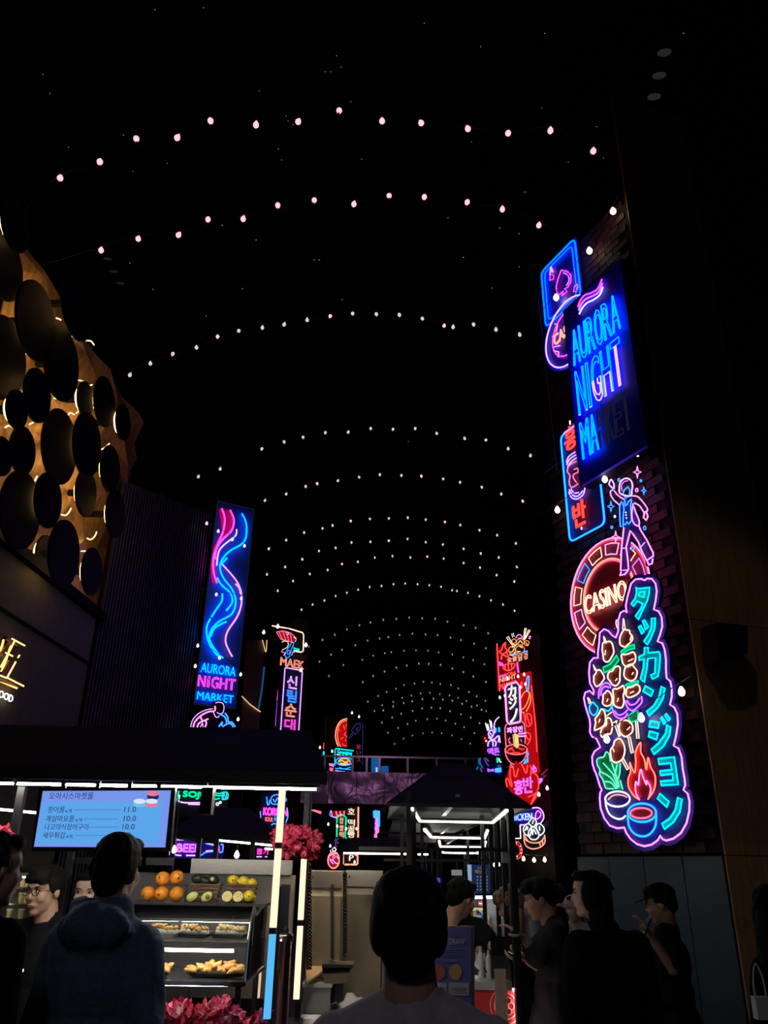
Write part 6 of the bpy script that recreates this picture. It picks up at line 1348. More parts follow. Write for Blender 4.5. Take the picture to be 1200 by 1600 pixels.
# bottom-left lit cabinet and tray
t = thing('drinks_fridge', 'lit glass fridge with cups behind the vendor at the left edge', 'fridge', at(25, 1500, 5.3)); t.location.z = 0; ORG[t.name] = Vector(t.location)
xa_, xb_ = at(-20, 1400, 5.3).x, at(47, 1400, 5.3).x; z1_ = at(20, 1362, 5.3).z; z0_ = at(20, 1440, 5.3).z
MB().box(((xa_ + xb_) / 2, 5.62, z1_ / 2), (xb_ - xa_, .04, z1_)).build('back_panel', mat('fridge_in', (0.55, 0.53, 0.42), .5), t)
MB().box(((xa_ + xb_) / 2, 5.48, z0_ / 2), (xb_ - xa_, .34, z0_)).build('body', M_FRAME, t); MB().box(((xa_ + xb_) / 2, 5.48, z1_ + .01), (xb_ - xa_, .34, .03)).build('top', M_DARKMETAL, t)
for zz in (.33, .66): MB().box(((xa_ + xb_) / 2, 5.5, z0_ + (z1_ - z0_) * zz), (xb_ - xa_, .22, .006)).build('shelf', M_STEEL, t)
MB().tube([(xa_ + .01, 5.36, z1_ - .03), (xb_ - .01, 5.36, z1_ - .03)], .005, 6).build('led_tube', emit('fridge_led', (1.0, 0.95, 0.7), 7.0), t); MB().tube([(at(2, 1400, 5.33).x, 5.33, z0_), (at(2, 1400, 5.33).x, 5.33, z1_)], .006, 6).build('led_tube', emit('fridge_led', (1.0, 0.95, 0.7), 7.0), t)
for k, (x, zz) in enumerate(((30, .66), (38, .66), (8, .66), (32, .33), (40, .33), (12, .33), (18, .0), (36, .0))):
    p = Vector((at(x, 1400, 5.42).x, 5.44, z0_ + (z1_ - z0_) * zz + .004)); c_ = thing('paper_cup', ['purple paper cup, %s in the lit fridge' % w for w in ()] and '' or '%s banded paper cup, %s shelf of the lit fridge, %s' % (('tan', 'purple')[k % 2], ('upper', 'upper', 'upper', 'middle', 'middle', 'middle', 'lowest', 'lowest')[k], ('centre', 'right', 'left', 'centre', 'right', 'left', 'left', 'right')[k]), 'cup', p, 'paper cups in the lit fridge')
    MB().lathe([(.014, 0), (.019, .05)], p, 14).build('cup_body', mat('cup_band', (0.35, 0.15, 0.3) if k % 2 else (0.5, 0.4, 0.2), .5), c_); MB().lathe([(.020, .05), (.020, .056), (.015, .06)], p, 14).build('lid', mat('cup_lid', (0.7, 0.65, 0.5), .4), c_)
t = thing('serving_tray', 'bright metal serving tray on the counter at the bottom left corner', 'tray', (at(15, 1560, 3.95).x, 4.0, cz))
MB().box((at(12, 1560, 4.05).x, 4.10, cz + .01), (.16, .30, .02)).build('tray_body', mat('tray_metal', (0.7, 0.62, 0.5), .3, .6), t)
MB().box((at(12, 1560, 4.05).x, 3.96, cz + .03), (.17, .012, .04)).build('rim', mat('tray_rim', (0.75, 0.75, 0.7), .3), t)
MB().tube([(at(-15, 1500, 4.2).x, 4.25, cz + .24), (at(36, 1500, 4.2).x, 4.25, cz + .24)], .006, 6).build('heat_lamp', emit('tray_lamp', (1.0, 0.8, 0.6), 5.0), t)
MB().bar((at(36, 1500, 4.2).x, 4.25, cz), (at(36, 1500, 4.2).x, 4.25, cz + .25), .012).build('lamp_post', M_FRAME, t)

# pendant bulbs
for (x, y, Y, lab) in ((272, 1328, 6.0, 'small globe bulb in front of the neon BEER bottle'), (370, 1336, 8.5, 'small globe bulb hanging right of the neon BEER bottle')):
    p = at(x, y, Y); t = thing('pendant_bulb', lab, 'light bulb', p, 'pendant bulbs seen through the left stall'); MB().lathe(teardrop(.018 * Y / 6), p, 12).build('bulb', E_WALLB, t, smooth=True); MB().tube([p + Vector((0, 0, .03)), Vector((p.x, p.y, 2.5 if Y < 7 else 3.0))], .003, 5).build('cord', M_WIRE, t)

# ------------------------------------------------ further stalls seen behind
def back_stall(label, x0, x1, ye, yr, Y, strips, posts, group):
    a, b = at(x0, ye, Y).x, at(x1, ye, Y).x; ze = at((x0 + x1) / 2, ye, Y).z; zr_ = at((x0 + x1) / 2, yr, Y + .8).z; m_ = (b - a) * .15; m2_ = m_ if x0 > 500 else (b - a) * .42
    t = thing('food_stall', label, 'food stall', ((a + b) / 2, Y + .8, 0), group)
    v = [(a, Y, ze), (b, Y, ze), (b, Y + 1.6, ze), (a, Y + 1.6, ze), (a + m_, Y + .8, zr_), (b - m2_, Y + .8, zr_)]
    MB().add(v + [(p[0], p[1], p[2] - .04) for p in v[:4]], [(0, 1, 5, 4), (1, 2, 5), (2, 3, 4, 5), (3, 0, 4), (0, 6, 7, 1), (1, 7, 8, 2), (2, 8, 9, 3), (3, 9, 6, 0)]).build('roof', M_ROOF, t)
    for p0_, p1_, dy in strips: MB().bar(at(*p0_, Y + dy), at(*p1_, Y + dy), .018).build('led_strip', LEDK, t)
    for x in posts: X = at(x, 1330, Y + .1).x; MB().bar((X, Y + .1, 0), (X, Y + .1, ze), .04).build('post', M_FRAME, t)
    MB().box(((a + b) / 2, Y + .8, .5), ((b - a) * .9, 1.2, 1.0)).build('counter', M_COUNTER, t)
    return t
back_stall('second black roofed stall seen between the menu screen and the right pole', 262, 432, 1303, 1262, 7.6, [((268, 1301), (373, 1306), .3), ((341, 1313), (425, 1321), 1.2), ((414, 1326), (426, 1327), 1.3)], (270, 310, 337, 394), None)
back_stall('low black roofed stall with a white light bar, centre of the hall', 532, 640, 1325, 1309, 9.5, [((533, 1333), (637, 1334.5), .15), ((641, 1334.7), (648, 1334.8), .15), ((653, 1335), (659, 1335), .15), ((661, 1335), (669, 1335), .15)], (534, 641), None)

# ================================================================ right food stall (long, seen from its end)
K = thing('food_stall', 'narrow pyramid roofed black stall at the right with receding white light frames', 'food stall', (0.45, 6.2, 0))
YE = 5.0; ez = at(715, 1256, YE).z; x0, x1 = at(604, 1256, YE).x, at(831, 1256, YE).x
xm = at(708, 1190, 5.6).x; rz_ = at(712, 1190, 5.6).z
v = [(x0, YE, ez), (x1, YE, ez), (x1 + .02, YE + 1.5, ez), (x0, YE + 1.5, ez), (xm - .08, 5.7, rz_), (xm + .10, 5.7, rz_)]
MB().add(v + [(p[0], p[1], p[2] - .02) for p in v[:4]], [(0, 1, 5, 4), (1, 2, 5), (2, 3, 4, 5), (3, 0, 4), (0, 6, 7, 1), (1, 7, 8, 2), (2, 8, 9, 3), (3, 9, 6, 0)]).build('roof', M_ROOF, K)
soff = mat('soffit_grey', (0.20, 0.20, 0.21), .6)
v2 = [(x0 + .02, YE + .02, ez - .012), (x1 - .02, YE + .02, ez - .012), (x1, YE + 1.48, ez - .012), (x0 + .02, YE + 1.48, ez - .012), (xm - .07, 5.7, rz_ - .03), (xm + .09, 5.7, rz_ - .03)]
MB().add(v2, [(4, 5, 1, 0), (5, 2, 1), (5, 4, 3, 2), (4, 0, 3)]).build('lining', soff, K)
zl = at(700, 1284, 6.3).z
fr_ = [(5.0, 6.3, 644, 792, 656, 770, 1258, 1284), (7.6, 9.4, 663, 762, 674, 757, 1296, 1308.5), (10.6, 13.0, 686, 759, 688, 756, 1315, 1322), (15.0, 17.5, 691, 747, 692, 746, 1328, 1331.5)]
for k, (ya, yb, a0, a1, b0, b1, pya, pyb) in enumerate(fr_):
    A0, A1, B0, B1 = at(a0, pya, ya), at(a1, pya, ya), at(b0, pyb, yb), at(b1, pyb, yb)
    for p in (A0, A1, B0, B1): p.z = zl
    w = .013 * (1 + k * .35)
    for p, q in ((B0, B1), (A0, B0), (A1, B1)):
        MB().bar(p, q, w).build('led_strip', LEDK, K)
        MB().bar(p + Vector((0, 0, w * 1.2)), q + Vector((0, 0, w * 1.2)), w * 1.6, w).build('strip_housing', M_FRAME, K)
    if k: MB().slab([Vector((x0 * (1 + .05 * k) + .08, ya + .05, zl + .055)), Vector((x1 + .02 * k - .08, ya + .05, zl + .055)), Vector((x1 + .02 * k - .08, yb + .2, zl + .055)), Vector((x0 * (1 + .05 * k) + .08, yb + .2, zl + .055))], Vector((0, 0, -1)), .02).build('soffit', soff, K)
    MB().bar(((A0.x + A1.x) / 2, ya + .1, zl + .08), ((A0.x + A1.x) / 2, yb, zl + .05), .03).build('roof_beam', M_STEEL, K)
    if k: 
        MB().add([(x0 - .03 * k, ya - .1, zl + .07), (x1 + .05 * k, ya - .1, zl + .07), (x1 + .05 * k, yb + .3, zl + .07), (x0 - .03 * k, yb + .3, zl + .07), (xm - .05, (ya + yb) / 2, zl + .40), (xm + .1, (ya + yb) / 2, zl + .40)], [(0, 1, 5, 4), (1, 2, 5), (2, 3, 4, 5), (3, 0, 4)]).build('roof', M_ROOF, K)
    for xx in (A0.x - .02, A1.x + .02):
        for yy in (ya + .02, yb + .1): MB().bar((xx, yy, 0), (xx, yy, zl + .1), .028).build('post', M_FRAME, K)
xp = at(806, 1460, 5.05).x
MB().bar((xp, 5.05, 0), (xp, 5.05, ez - .02), .042).build('post', M_FRAME, K)
xq = at(646, 1300, 5.1).x; MB().bar((xq, 5.1, 1.6), (xq, 5.1, ez), .03).build('post', M_FRAME, K)
MB().bar((at(560, 1327, 5.1).x, 5.12, at(680, 1328, 5.1).z), (xp, 5.12, at(800, 1328, 5.1).z), .022).build('cross_rail', M_FRAME, K)
MB().bar((at(600, 1343, 6.1).x, 6.12, at(680, 1345, 6.1).z), (at(770, 1344, 6.1).x, 6.12, at(770, 1345, 6.1).z), .02).build('cross_rail', M_FRAME, K)
for x in (778, 790): X = at(x, 1400, 5.7 + (790 - x) * .06).x; MB().bar((X, 5.7 + (790 - x) * .06, 0), (X, 5.7 + (790 - x) * .06, ez + .05), .03).build('post', M_FRAME, K)
mb = MB(); fb(mb, 785, 1330, 797, 1348, 5.2, .06); mb.build('speaker_box', mat('grey_box', (0.25, 0.25, 0.25), .5), K)
zc = at(775, 1530, 5.2).z
cxa = at(735, 1530, 5.1).x
LS = [(cxa - .02, 5.08), (xp - .03, 5.08), (xp - .03, 7.0), (xp - .15, 7.0), (xp - .15, 5.38), (cxa - .02, 5.38)]
MB().slab([(x, y, zc) for x, y in LS], Vector((0, 0, 1)), .04).build('counter_top', mat('counter_pale', (0.5, 0.5, 0.48), .3), K)
MB().slab([(x + (.01 if x < .6 else -.01), y + (.06 if y < 5.2 else -.02), zc - .045) for x, y in LS], Vector((0, 0, 1)), zc - .05).build('counter_body', M_COUNTER, K)
# red lit front panel with round pattern
xa_, xb_ = at(742, 1570, 5.1).x, at(804, 1570, 5.1).x; zt_ = at(775, 1546, 5.1).z
MB().box(((xa_ + xb_) / 2, 5.11, zt_ / 2), (xb_ - xa_, .02, zt_)).build('front_panel', mat('red_panel', (0.72, 0.06, 0.05), .4), K)
MP = mat('panel_print', (0.85, 0.30, 0.25), .4)
c_ = Vector((at(790, 1572, 5.1).x, 5.098, at(790, 1572, 5.1).z))
for R_ in (.062, .085): MB().tube([c_ + Vector((R_ * math.cos(t), 0, R_ * math.sin(t))) for t in [2 * math.pi * k / 28 for k in range(28)]], .0035, 4, closed=True).build('ring_print', MP, K)
for k in range(6): t_ = math.pi / 3 * k; MB().tube([c_ + Vector((.03 * math.cos(t_) + .016 * math.cos(q), 0, .03 * math.sin(t_) + .016 * math.sin(q))) for q in [2 * math.pi * j / 10 for j in range(10)]], .003, 4, closed=True).build('ring_print', MP, K)
MB().bar((xa_, 5.09, zt_ + .004), (xb_ + .01, 5.09, zt_ + .004), .008).build('led_strip', emit('panel_led', (1.0, 0.55, 0.45), 9.0), K)
MB().bar((xb_ + .008, 5.09, .05), (xb_ + .008, 5.09, zt_), .010).build('led_strip', emit('panel_led2', (1.0, 0.85, 0.9), 14.0), K)
mb = MB(); fb(mb, 774, 1514, 792, 1604, 5.04, .01); mb.build('paper_strip', mat('kraft_paper', (0.45, 0.33, 0.26), .7, 0, 20, .15), K)
# till
t = thing('cash_register', 'black payment terminal on the right stall counter', 'register', (at(779, 1515, 5.3).x, 5.25, zc))
X = at(779, 1505, 5.3).x; MB().box((X, 5.27, zc + .07), (.105, .12, .14)).build('body', M_BLACK, t); MB().box((X, 5.21, zc + .17), (.11, .02, .09), Matrix.Rotation(-.3, 3, 'X')).build('screen', M_MATTE, t)
t = thing('glass_tumblers', 'pale plastic bottles and cables on the right stall counter', 'bottles', (at(757, 1525, 5.3).x, 5.3, zc)); t['category'] = 'bottles'
for k, (x, h) in enumerate(((750, .16), (757, .12), (762, .14), (768, .15))):
    MB().lathe([(.016, 0), (.018, .01), (.018, h * .7), (.008, h * .85), (.008, h)], (at(x, 1500, 5.3).x, 5.26 + .05 * (k % 2), zc), 12).build('bottle', mat('milky_plastic', (0.6, 0.62, 0.58), .3), t)
MB().tube(catmull([Vector((at(x, y, 5.25).x, 5.25, max(zc + .006, at(x, y, 5.25).z))) for x, y in ((745, 1518), (755, 1512), (762, 1520), (766, 1508), (764, 1498))], False, 4), .004, 5).build('cable', M_BLACK, t)
# posters, bright shop goods deeper in the stall
t = thing('menu_poster', 'dark blue menu poster hanging deep inside the right stall', 'poster', at(751, 1398, 8.0))
MB().slab([at(x, y, 8.0) for x, y in ((737, 1351), (765, 1351), (767, 1396), (738, 1396))], Vector((0, -1, 0)), .01).build('sheet', emit('poster_blue', S(22, 38, 72), 1.0), t)
MB().slab([at(x, y, 8.0) for x, y in ((730, 1351), (736.5, 1351), (737.5, 1396), (733, 1396))], Vector((0, -1, 0)), .01).build('light_edge', emit('poster_edge', S(140, 160, 190), 1.0), t)
TXT = emit('poster_text', S(120, 125, 140), 1.0); TXG = emit('poster_gold', S(150, 115, 60), 1.0)
ftext('오늘의', 746, 1354, 757, 1358, 8.0, .015, TXG, t); ftext('메뉴판', 742, 1359, 760, 1365, 8.0, .015, TXG, t)
for y in (1369, 1374, 1379, 1384, 1389): ftext('- - - -', 745, y, 762, y + 2, 8.0, .015, TXT, t, 'text_line')
t = thing('display_shelf', 'brightly lit shelf of blue and yellow snack packets behind the staff', 'shelf', at(760, 1450, 7.2))
MB().slab([at(x, y, 7.3) for x, y in ((736, 1400), (772, 1400), (776, 1455), (736, 1455))], Vector((0, -1, 0)), .02).build('back_panel', mat('shelf_back', (0.2, 0.2, 0.22), .5), t)
for k, (x, y, w_, h_, c) in enumerate(((748, 1432, 12, 9, (0.03, 0.12, 0.5)), (757, 1440, 10, 12, (0.03, 0.15, 0.55)), (747, 1421, 16, 5, (0.75, 0.70, 0.15)), (763, 1437, 4, 14, (0.7, 0.55, 0.1)), (751, 1412, 8, 8, (0.45, 0.03, 0.04)), (742, 1430, 6, 10, (0.7, 0.3, 0.1)), (764, 1448, 8, 7, (0.6, 0.15, 0.12)))):
    p = at(x, y, 7.1); q = thing('snack_packet', ['dark blue snack packet at the left of the lit shelf', 'larger blue snack packet in the middle of the lit shelf', 'yellow label strip along the lit shelf', 'upright yellow snack packet on the lit shelf', 'red snack packet at the top of the lit shelf', 'orange snack packet beside the staff head', 'small red snack packet low on the lit shelf'][k], 'packet', p, 'snack packets on the lit shelf')
    mb = MB(); fb(mb, x - w_ / 2, y - h_ / 2, x + w_ / 2, y + h_ / 2, 7.1, .03); mb.build('packet', mat('pk%d' % k, c, .35), q); mb = MB(); fb(mb, x - w_ / 3, y - h_ / 6, x + w_ / 3, y + h_ / 6, 7.097, .003); mb.build('label_band', mat('pk_band', (0.6, 0.6, 0.6), .4), q)
MB().tube(catmull([at(x, y, 7.0) for x, y in ((745, 1420), (755, 1430), (762, 1445), (766, 1455))], False, 4), .01, 6).build('curved_rail', mat('white_rail', (0.8, 0.85, 0.85), .3), t)
MB().bar(at(738, 1402, 7.0), at(770, 1402, 7.0), .02).build('led_strip', emit('shelf_led', (0.95, 1, 1), 16.0), t)
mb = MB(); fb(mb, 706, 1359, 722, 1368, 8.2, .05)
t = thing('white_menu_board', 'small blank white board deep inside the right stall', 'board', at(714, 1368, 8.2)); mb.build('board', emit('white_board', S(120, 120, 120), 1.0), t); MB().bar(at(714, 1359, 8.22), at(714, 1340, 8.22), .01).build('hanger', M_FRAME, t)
t = thing('small_screen', 'tiny blue screen glowing left of the staff head', 'screen', at(683, 1377, 7.5)); mb = MB(); fb(mb, 679, 1372, 688, 1379, 7.5, .02); mb.build('display', emit('tiny_blue', S(50, 85, 190), 1.0), t)
mb = MB(); fb(mb, 678, 1371, 689, 1380, 7.505, .02); mb.build('bezel', M_BLACK, t)
for (x, y, lab) in ((772.5, 1351.5, 'left small bulb of the pair under the right stall roof'), (779.5, 1351, 'right small bulb of the pair under the right stall roof')):
    p = at(x, y, 6.8); t = thing('pendant_bulb', lab, 'light bulb', p, 'small bulbs in the right stall'); MB().lathe(teardrop(.010), p, 10).build('bulb', E_WALLB, t); MB().tube([p + Vector((0, 0, .016)), Vector((p.x, p.y, zl + .1))], .002, 4).build('cord', M_WIRE, t)

# ------------------------------------------------ lucky draw notice board
YB = 4.3
bd = thing('notice_board', 'dark violet framed notice board reading DRAW, half hidden by the head in front', 'sign board', (at(690, 1590, YB).x, YB, 0))
MB().slab([at(x, y, YB) for x, y in ((640, 1447), (741, 1447), (742, 1579), (640, 1579))], Vector((0, -1, 0)), .03).build('frame', mat('board_frame', (0.22, 0.20, 0.17), .4), bd)
MB().slab([at(x, y, YB - .004) for x, y in ((640, 1450), (736, 1450), (737, 1575), (640, 1575))], Vector((0, -1, 0)), .003).build('poster', mat('poster_violet', (0.16, 0.15, 0.46), .5), bd)
TW = mat('print_white', (0.7, 0.7, 0.72), .6)
ftext('DRAW', 701, 1466, 726, 1476, YB, .009, TW, bd); ftext('LUCKY', 668, 1466, 697, 1476, YB, .009, TW, bd); ftext('@market', 700, 1461, 716, 1464, YB, .009, mat('print_grey', (0.25, 0.25, 0.4), .6), bd)
TG = mat('print_grey', (0.25, 0.25, 0.4), .6)
ftext('HOW TO JOIN', 688, 1500, 710, 1504, YB, .009, TG, bd)
for y in (1483, 1487, 1491, 1494): MB().slab([at(x, yy, YB - .007) for x, yy in ((692, y), (724 - (y % 3) * 3, y), (724 - (y % 3) * 3, y + 1), (692, y + 1))], Vector((0, -1, 0)), .001).build('text_line', TG, bd)
MB().slab([at(x, y, YB - .007) for x, y in fov(686, 1519, 10, 12, 24)], Vector((0, -1, 0)), .002).build('round_print', mat('print_red', (0.60, 0.16, 0.14), .5), bd)
MB().slab([at(x, y, YB - .007) for x, y in fov(712, 1519, 10, 12, 24)], Vector((0, -1, 0)), .002).build('round_print', mat('print_yellow', (0.65, 0.38, 0.10), .5), bd)
for a, b in ((672, 698), (701, 733)):
    MB().slab([at(x, y, YB - .007) for x, y in ((a, 1535), (b, 1536), (b, 1556), (a, 1555))], Vector((0, -1, 0)), .002).build('info_card', mat('print_card', (0.50, 0.50, 0.52), .6), bd)
    for y in (1543, 1546, 1550): MB().slab([at(x, yy, YB - .010) for x, yy in ((a + 3, y), (b - 4, y), (b - 4, y + .8), (a + 3, y + .8))], Vector((0, -1, 0)), .001).build('text_line', TG, bd)
for y in (1561, 1565): MB().slab([at(x, yy, YB - .007) for x, yy in ((692, y), (720, y), (720, y + .8), (692, y + .8))], Vector((0, -1, 0)), .001).build('text_line', TG, bd)
for x in (655, 733): X = at(x, 1560, YB).x; MB().bar((X, YB + .03, 0), (X, YB + .03, at(x, 1460, YB).z), .025).build('leg', mat('board_frame', (0.22, 0.20, 0.17), .4), bd)

# ================================================================ people
def remesh(mb, voxel, name, m, parent, smooth=3, wrinkle=0.0, wscale=(6, 6, 2), trim=None, seed=0):
    me = bpy.data.meshes.new('tmp'); me.from_pydata([tuple(v) for v in mb.v], [], mb.f)
    o = bpy.data.objects.new('tmp', me); COL.objects.link(o)
    r = o.modifiers.new('r', 'REMESH'); r.mode = 'VOXEL'; r.voxel_size = voxel
    s = o.modifiers.new('s', 'SMOOTH'); s.iterations = smooth; s.factor = 0.5
    dg = bpy.context.evaluated_depsgraph_get(); dg.update()
    out = bpy.data.meshes.new_from_object(o.evaluated_get(dg)); bpy.data.objects.remove(o); bpy.data.meshes.remove(me)
    w = org(parent); n = len(out.vertices); co = np.zeros(n * 3); out.vertices.foreach_get('co', co); co = co.reshape(-1, 3)
    if wrinkle:
        no = np.zeros(n * 3); out.vertices.foreach_get('normal', no); no = no.reshape(-1, 3)
        for i in range(n):
            a = noise.noise(Vector((co[i][0] * wscale[0] + seed, co[i][1] * wscale[1], co[i][2] * wscale[2])))
            b = noise.noise(Vector((co[i][0] * wscale[0] * 3 + seed, co[i][1] * wscale[1] * 3, co[i][2] * wscale[2] * 3)))
            co[i] += no[i] * wrinkle * (a + .5 * b)
    co -= np.array(w); out.vertices.foreach_set('co', co.ravel()); out.name = name
    if trim is not None:
        bm = bmesh.new(); bm.from_mesh(out); bmesh.ops.delete(bm, geom=[v for v in bm.verts if trim(v.co + w)], context='VERTS'); bm.to_mesh(out); bm.free()
    out.materials.clear(); out.materials.append(m); out.polygons.foreach_set('use_smooth', [True] * len(out.polygons)); out.update()
    return link(name, out, parent, w)

SKIN = mat('skin', (0.62, 0.36, 0.25), .5); SKIN2 = mat('skin_pale', (0.72, 0.45, 0.34), .5)
HAIRB = mat('black_hair', (0.008, 0.007, 0.007), .75, 0, 40, .4, .4, (1, 1, .2), spec=.15); HAIRN = mat('brown_hair', (0.16, 0.09, 0.05), .5, 0, 40, .4, .4, (1, 1, .2))
M_EYEW = mat('eye_white', (0.75, 0.72, 0.70), .3); M_IRIS = mat('eye_dark', (0.02, 0.012, 0.01), .2); M_LIP = mat('lips', (0.50, 0.16, 0.14), .45)

class Person:
    def __init__(s, label, x, y, face, H, group='people in the night market', head=None, tilt=0, turn=0):
        """x, y = where the feet stand; face = compass angle the body faces, 0 = away from the camera, 90 = right"""
        s.k = H / 1.75; s.O = Vector((x, y, 0)); s.R = Matrix.Rotation(-math.radians(face), 3, 'Z')
        s.t = thing('person', label, 'person', s.O, group)
        s.Rh = s.R @ Matrix.Rotation(-math.radians(turn), 3, 'Z') @ Matrix.Rotation(-math.radians(tilt), 3, 'X')
        s.hc = s.P(0, .03, 1.63) if head is None else Vector(head)
    def P(s, x, y, z): return s.O + s.R @ Vector((x, y, z)) * s.k
    def Hd(s, x, y, z): return s.hc + s.Rh @ Vector((x, y, z)) * s.k
    def head(s, mb, face=True):
        M = s.Rh; k = s.k
        def e(c, r, n1=16, n2=11): mb.ell(s.Hd(*c), [q * k for q in r], M, n1, n2)
        e((0, -.015, .030), (.076, .094, .088)); e((0, .022, -.035), (.060, .068, .078)); e((0, .055, -.092), (.028, .028, .022))
        e((.034, .058, -.025), (.028, .028, .032)); e((-.034, .058, -.025), (.028, .028, .032)); e((0, .060, .040), (.060, .030, .040))
        mb.cap(s.Hd(0, .088, .004), s.Hd(0, .101, -.024), .008 * k, .0105 * k, 10); e((0.010, .092, -.029), (.007, .008, .006), 8, 6); e((-.010, .092, -.029), (.007, .008, .006), 8, 6)
        mb.cap(s.Hd(-.034, .082, .026), s.Hd(.034, .082, .026), .009 * k, .009 * k, 8)
        e((0, .084, -.060), (.024, .013, .010), 10, 7)
        for q in (-1, 1): e((q * .078, -.008, -.008), (.009, .020, .031), 10, 8)
    def neck(s, mb): mb.cap(s.hc + s.Rh @ Vector((0, -.015, -.05)) * s.k, s.P(0, -.02, 1.40), .052 * s.k, .062 * s.k, 12)
    def features(s, eyes=True, glasses=False, parent=None, lip=None):
        p = parent or s.t
        if eyes:
            for q in (-1, 1):
                w = MB().ell(s.Hd(q * .031, .0835, .006), [.0125 * s.k, .007 * s.k, .0055 * s.k], s.Rh, 10, 7).build('eye', M_EYEW, p, smooth=True)
                MB().ell(s.Hd(q * .031 + .002, .0895, .006), [.0055 * s.k, .003 * s.k, .0055 * s.k], s.Rh, 8, 6).build('iris', M_IRIS, w, smooth=True)
                MB().tube([s.Hd(q * .016, .092, .024), s.Hd(q * .033, .090, .029), s.Hd(q * .048, .080, .024)], [.002 * s.k, .003 * s.k, .0015 * s.k], 6).build('eyebrow', HAIRB, p)
                MB().tube([s.Hd(q * .018, .090, .010), s.Hd(q * .031, .092, .0135), s.Hd(q * .045, .083, .009)], .0014 * s.k, 5).build('eyelid', HAIRB, p)
        MB().ell(s.Hd(0, .0945, -.0585), [.019 * s.k, .006 * s.k, .0035 * s.k], s.Rh, 12, 6).build('upper_lip', lip or mat('lips_plain', (0.40, 0.20, 0.15), .5), p, smooth=True)
        MB().ell(s.Hd(0, .0940, -.0655), [.016 * s.k, .006 * s.k, .004 * s.k], s.Rh, 12, 6).build('lower_lip', lip or mat('lips_plain', (0.40, 0.20, 0.15), .5), p, smooth=True)
        if glasses:
            g = None; mb = MB()
            for q in (-1, 1):
                P = [s.Hd(q * .033 + .023 * math.cos(a), .101, .003 + .018 * math.sin(a)) for a in [2 * math.pi * j / 16 for j in range(16)]]; mb.tube(P, .0018 * s.k, 5, closed=True)
                mb.tube([s.Hd(q * .056, .100, .008), s.Hd(q * .074, .06, .008), s.Hd(q * .083, -.01, .004)], .0017 * s.k, 5)
            mb.tube([s.Hd(-.010, .101, .006), s.Hd(0, .104, .009), s.Hd(.010, .101, .006)], .0018 * s.k, 5); mb.build('glasses', mat('spectacle_frame', (0.02, 0.015, 0.012), .3), p)
    def hair(s, m=HAIRB, style='short', voxel=.007, name='hair', seed=0, locks=70):
        mb = MB(); k = s.k
        def e(c, r): mb.ell(s.Hd(*c), [q * k for q in r], s.Rh, 16, 11)
        e((0, -.022, .042), (.081, .094, .084)); e((0, -.058, .0), (.067, .058, .072))
        e((.066, -.015, .028), (.022, .055, .045)); e((-.066, -.015, .028), (.022, .055, .045)); e((0, .045, .092), (.066, .050, .032))
        if style == 'fringe': e((0, .078, .066), (.060, .026, .026)); e((.040, .066, .060), (.035, .03, .035)); e((-.040, .066, .060), (.035, .03, .035))
        if style == 'full': e((0, -.02, .055), (.086, .098, .082)); e((.063, -.03, .01), (.024, .06, .06)); e((-.063, -.03, .01), (.024, .06, .06)); e((0, -.065, -.03), (.064, .05, .065))
        if style == 'long':
            e((.070, .0, .0), (.026, .060, .090)); e((-.070, .0, .0), (.026, .060, .090)); e((0, -.07, -.07), (.080, .050, .12)); e((.055, -.03, -.11), (.035, .055, .10)); e((-.055, -.03, -.11), (.035, .055, .10))
        if style == 'tied': e((.070, .01, .02), (.020, .05, .06)); e((-.070, .01, .02), (.020, .05, .06)); e((0, -.11, .0), (.035, .035, .035))
        q = random.Random(seed)
        for j in range(locks):
            a = q.uniform(0, 2 * math.pi); ph = q.uniform(.05, 1.45); d = Vector((math.sin(ph) * math.cos(a), math.sin(ph) * math.sin(a), math.cos(ph)))
            if d.y > .45 or (d.y > .75 and ph > 1.1) or (abs(d.x) > .6 and ph > 1.0): continue
            c = Vector((0, -.022, .042)); p0 = c + Vector((d.x * .080, d.y * .090, d.z * .084)); t_ = Vector((d.x, d.y, -.8 if ph > .5 else -.2)).normalized()
            p1 = p0 + t_ * q.uniform(.018, .034) - d * .002; p2 = p1 + Vector((d.x * .2, d.y * .2, -1)) * q.uniform(.01, .025)
            mb.tube([s.Hd(*p0), s.Hd(*p1), s.Hd(*p2)], [.009 * k, .0075 * k, .003 * k], 6)
        def tr(v):
            l = s.Rh.transposed() @ (v - s.hc) / k
            if style in ('short', 'full'): return (l.y > .035 and l.z < .058) or (abs(l.x) > .055 and l.y > .005 and l.z < .012)
            if style == 'fringe': return (l.y > .045 and l.z < .038)
            return (l.y > .040 and l.z < .062 and abs(l.x) < .062)
        return remesh(mb, voxel * k, name, m, s.t, 1, .003, (40, 40, 15), tr, seed)
    def hand(s, mb, w, d, pn, curl=.5, side=1, holdgap=0):
        """w wrist, d direction the fingers point, pn palm normal"""
        k = s.k; d = Vector(d).normalized(); pn = Vector(pn); pn = (pn - d * pn.dot(d)).normalized(); x = d.cross(pn) * side
        c = w + d * .045 * k
        for i in range(4):
            f = (i - 1.5) * .019 * k; mb.cap(w + d * .012 * k + x * f * .7, w + d * .085 * k + x * f, .013 * k, .0105 * k, 8)
            L = [.068, .078, .074, .058][i] * k; p = w + d * .085 * k + x * f; dd = d
            for j, fr in enumerate((.45, .32, .23)):
                a = curl * (.5 + .5 * j); dd = (dd * math.cos(a) + pn * math.sin(a)).normalized(); q_ = p + dd * L * fr; mb.cap(p, q_, (.0090 - .001 * j) * k, (.0082 - .001 * j) * k, 8); p = q_
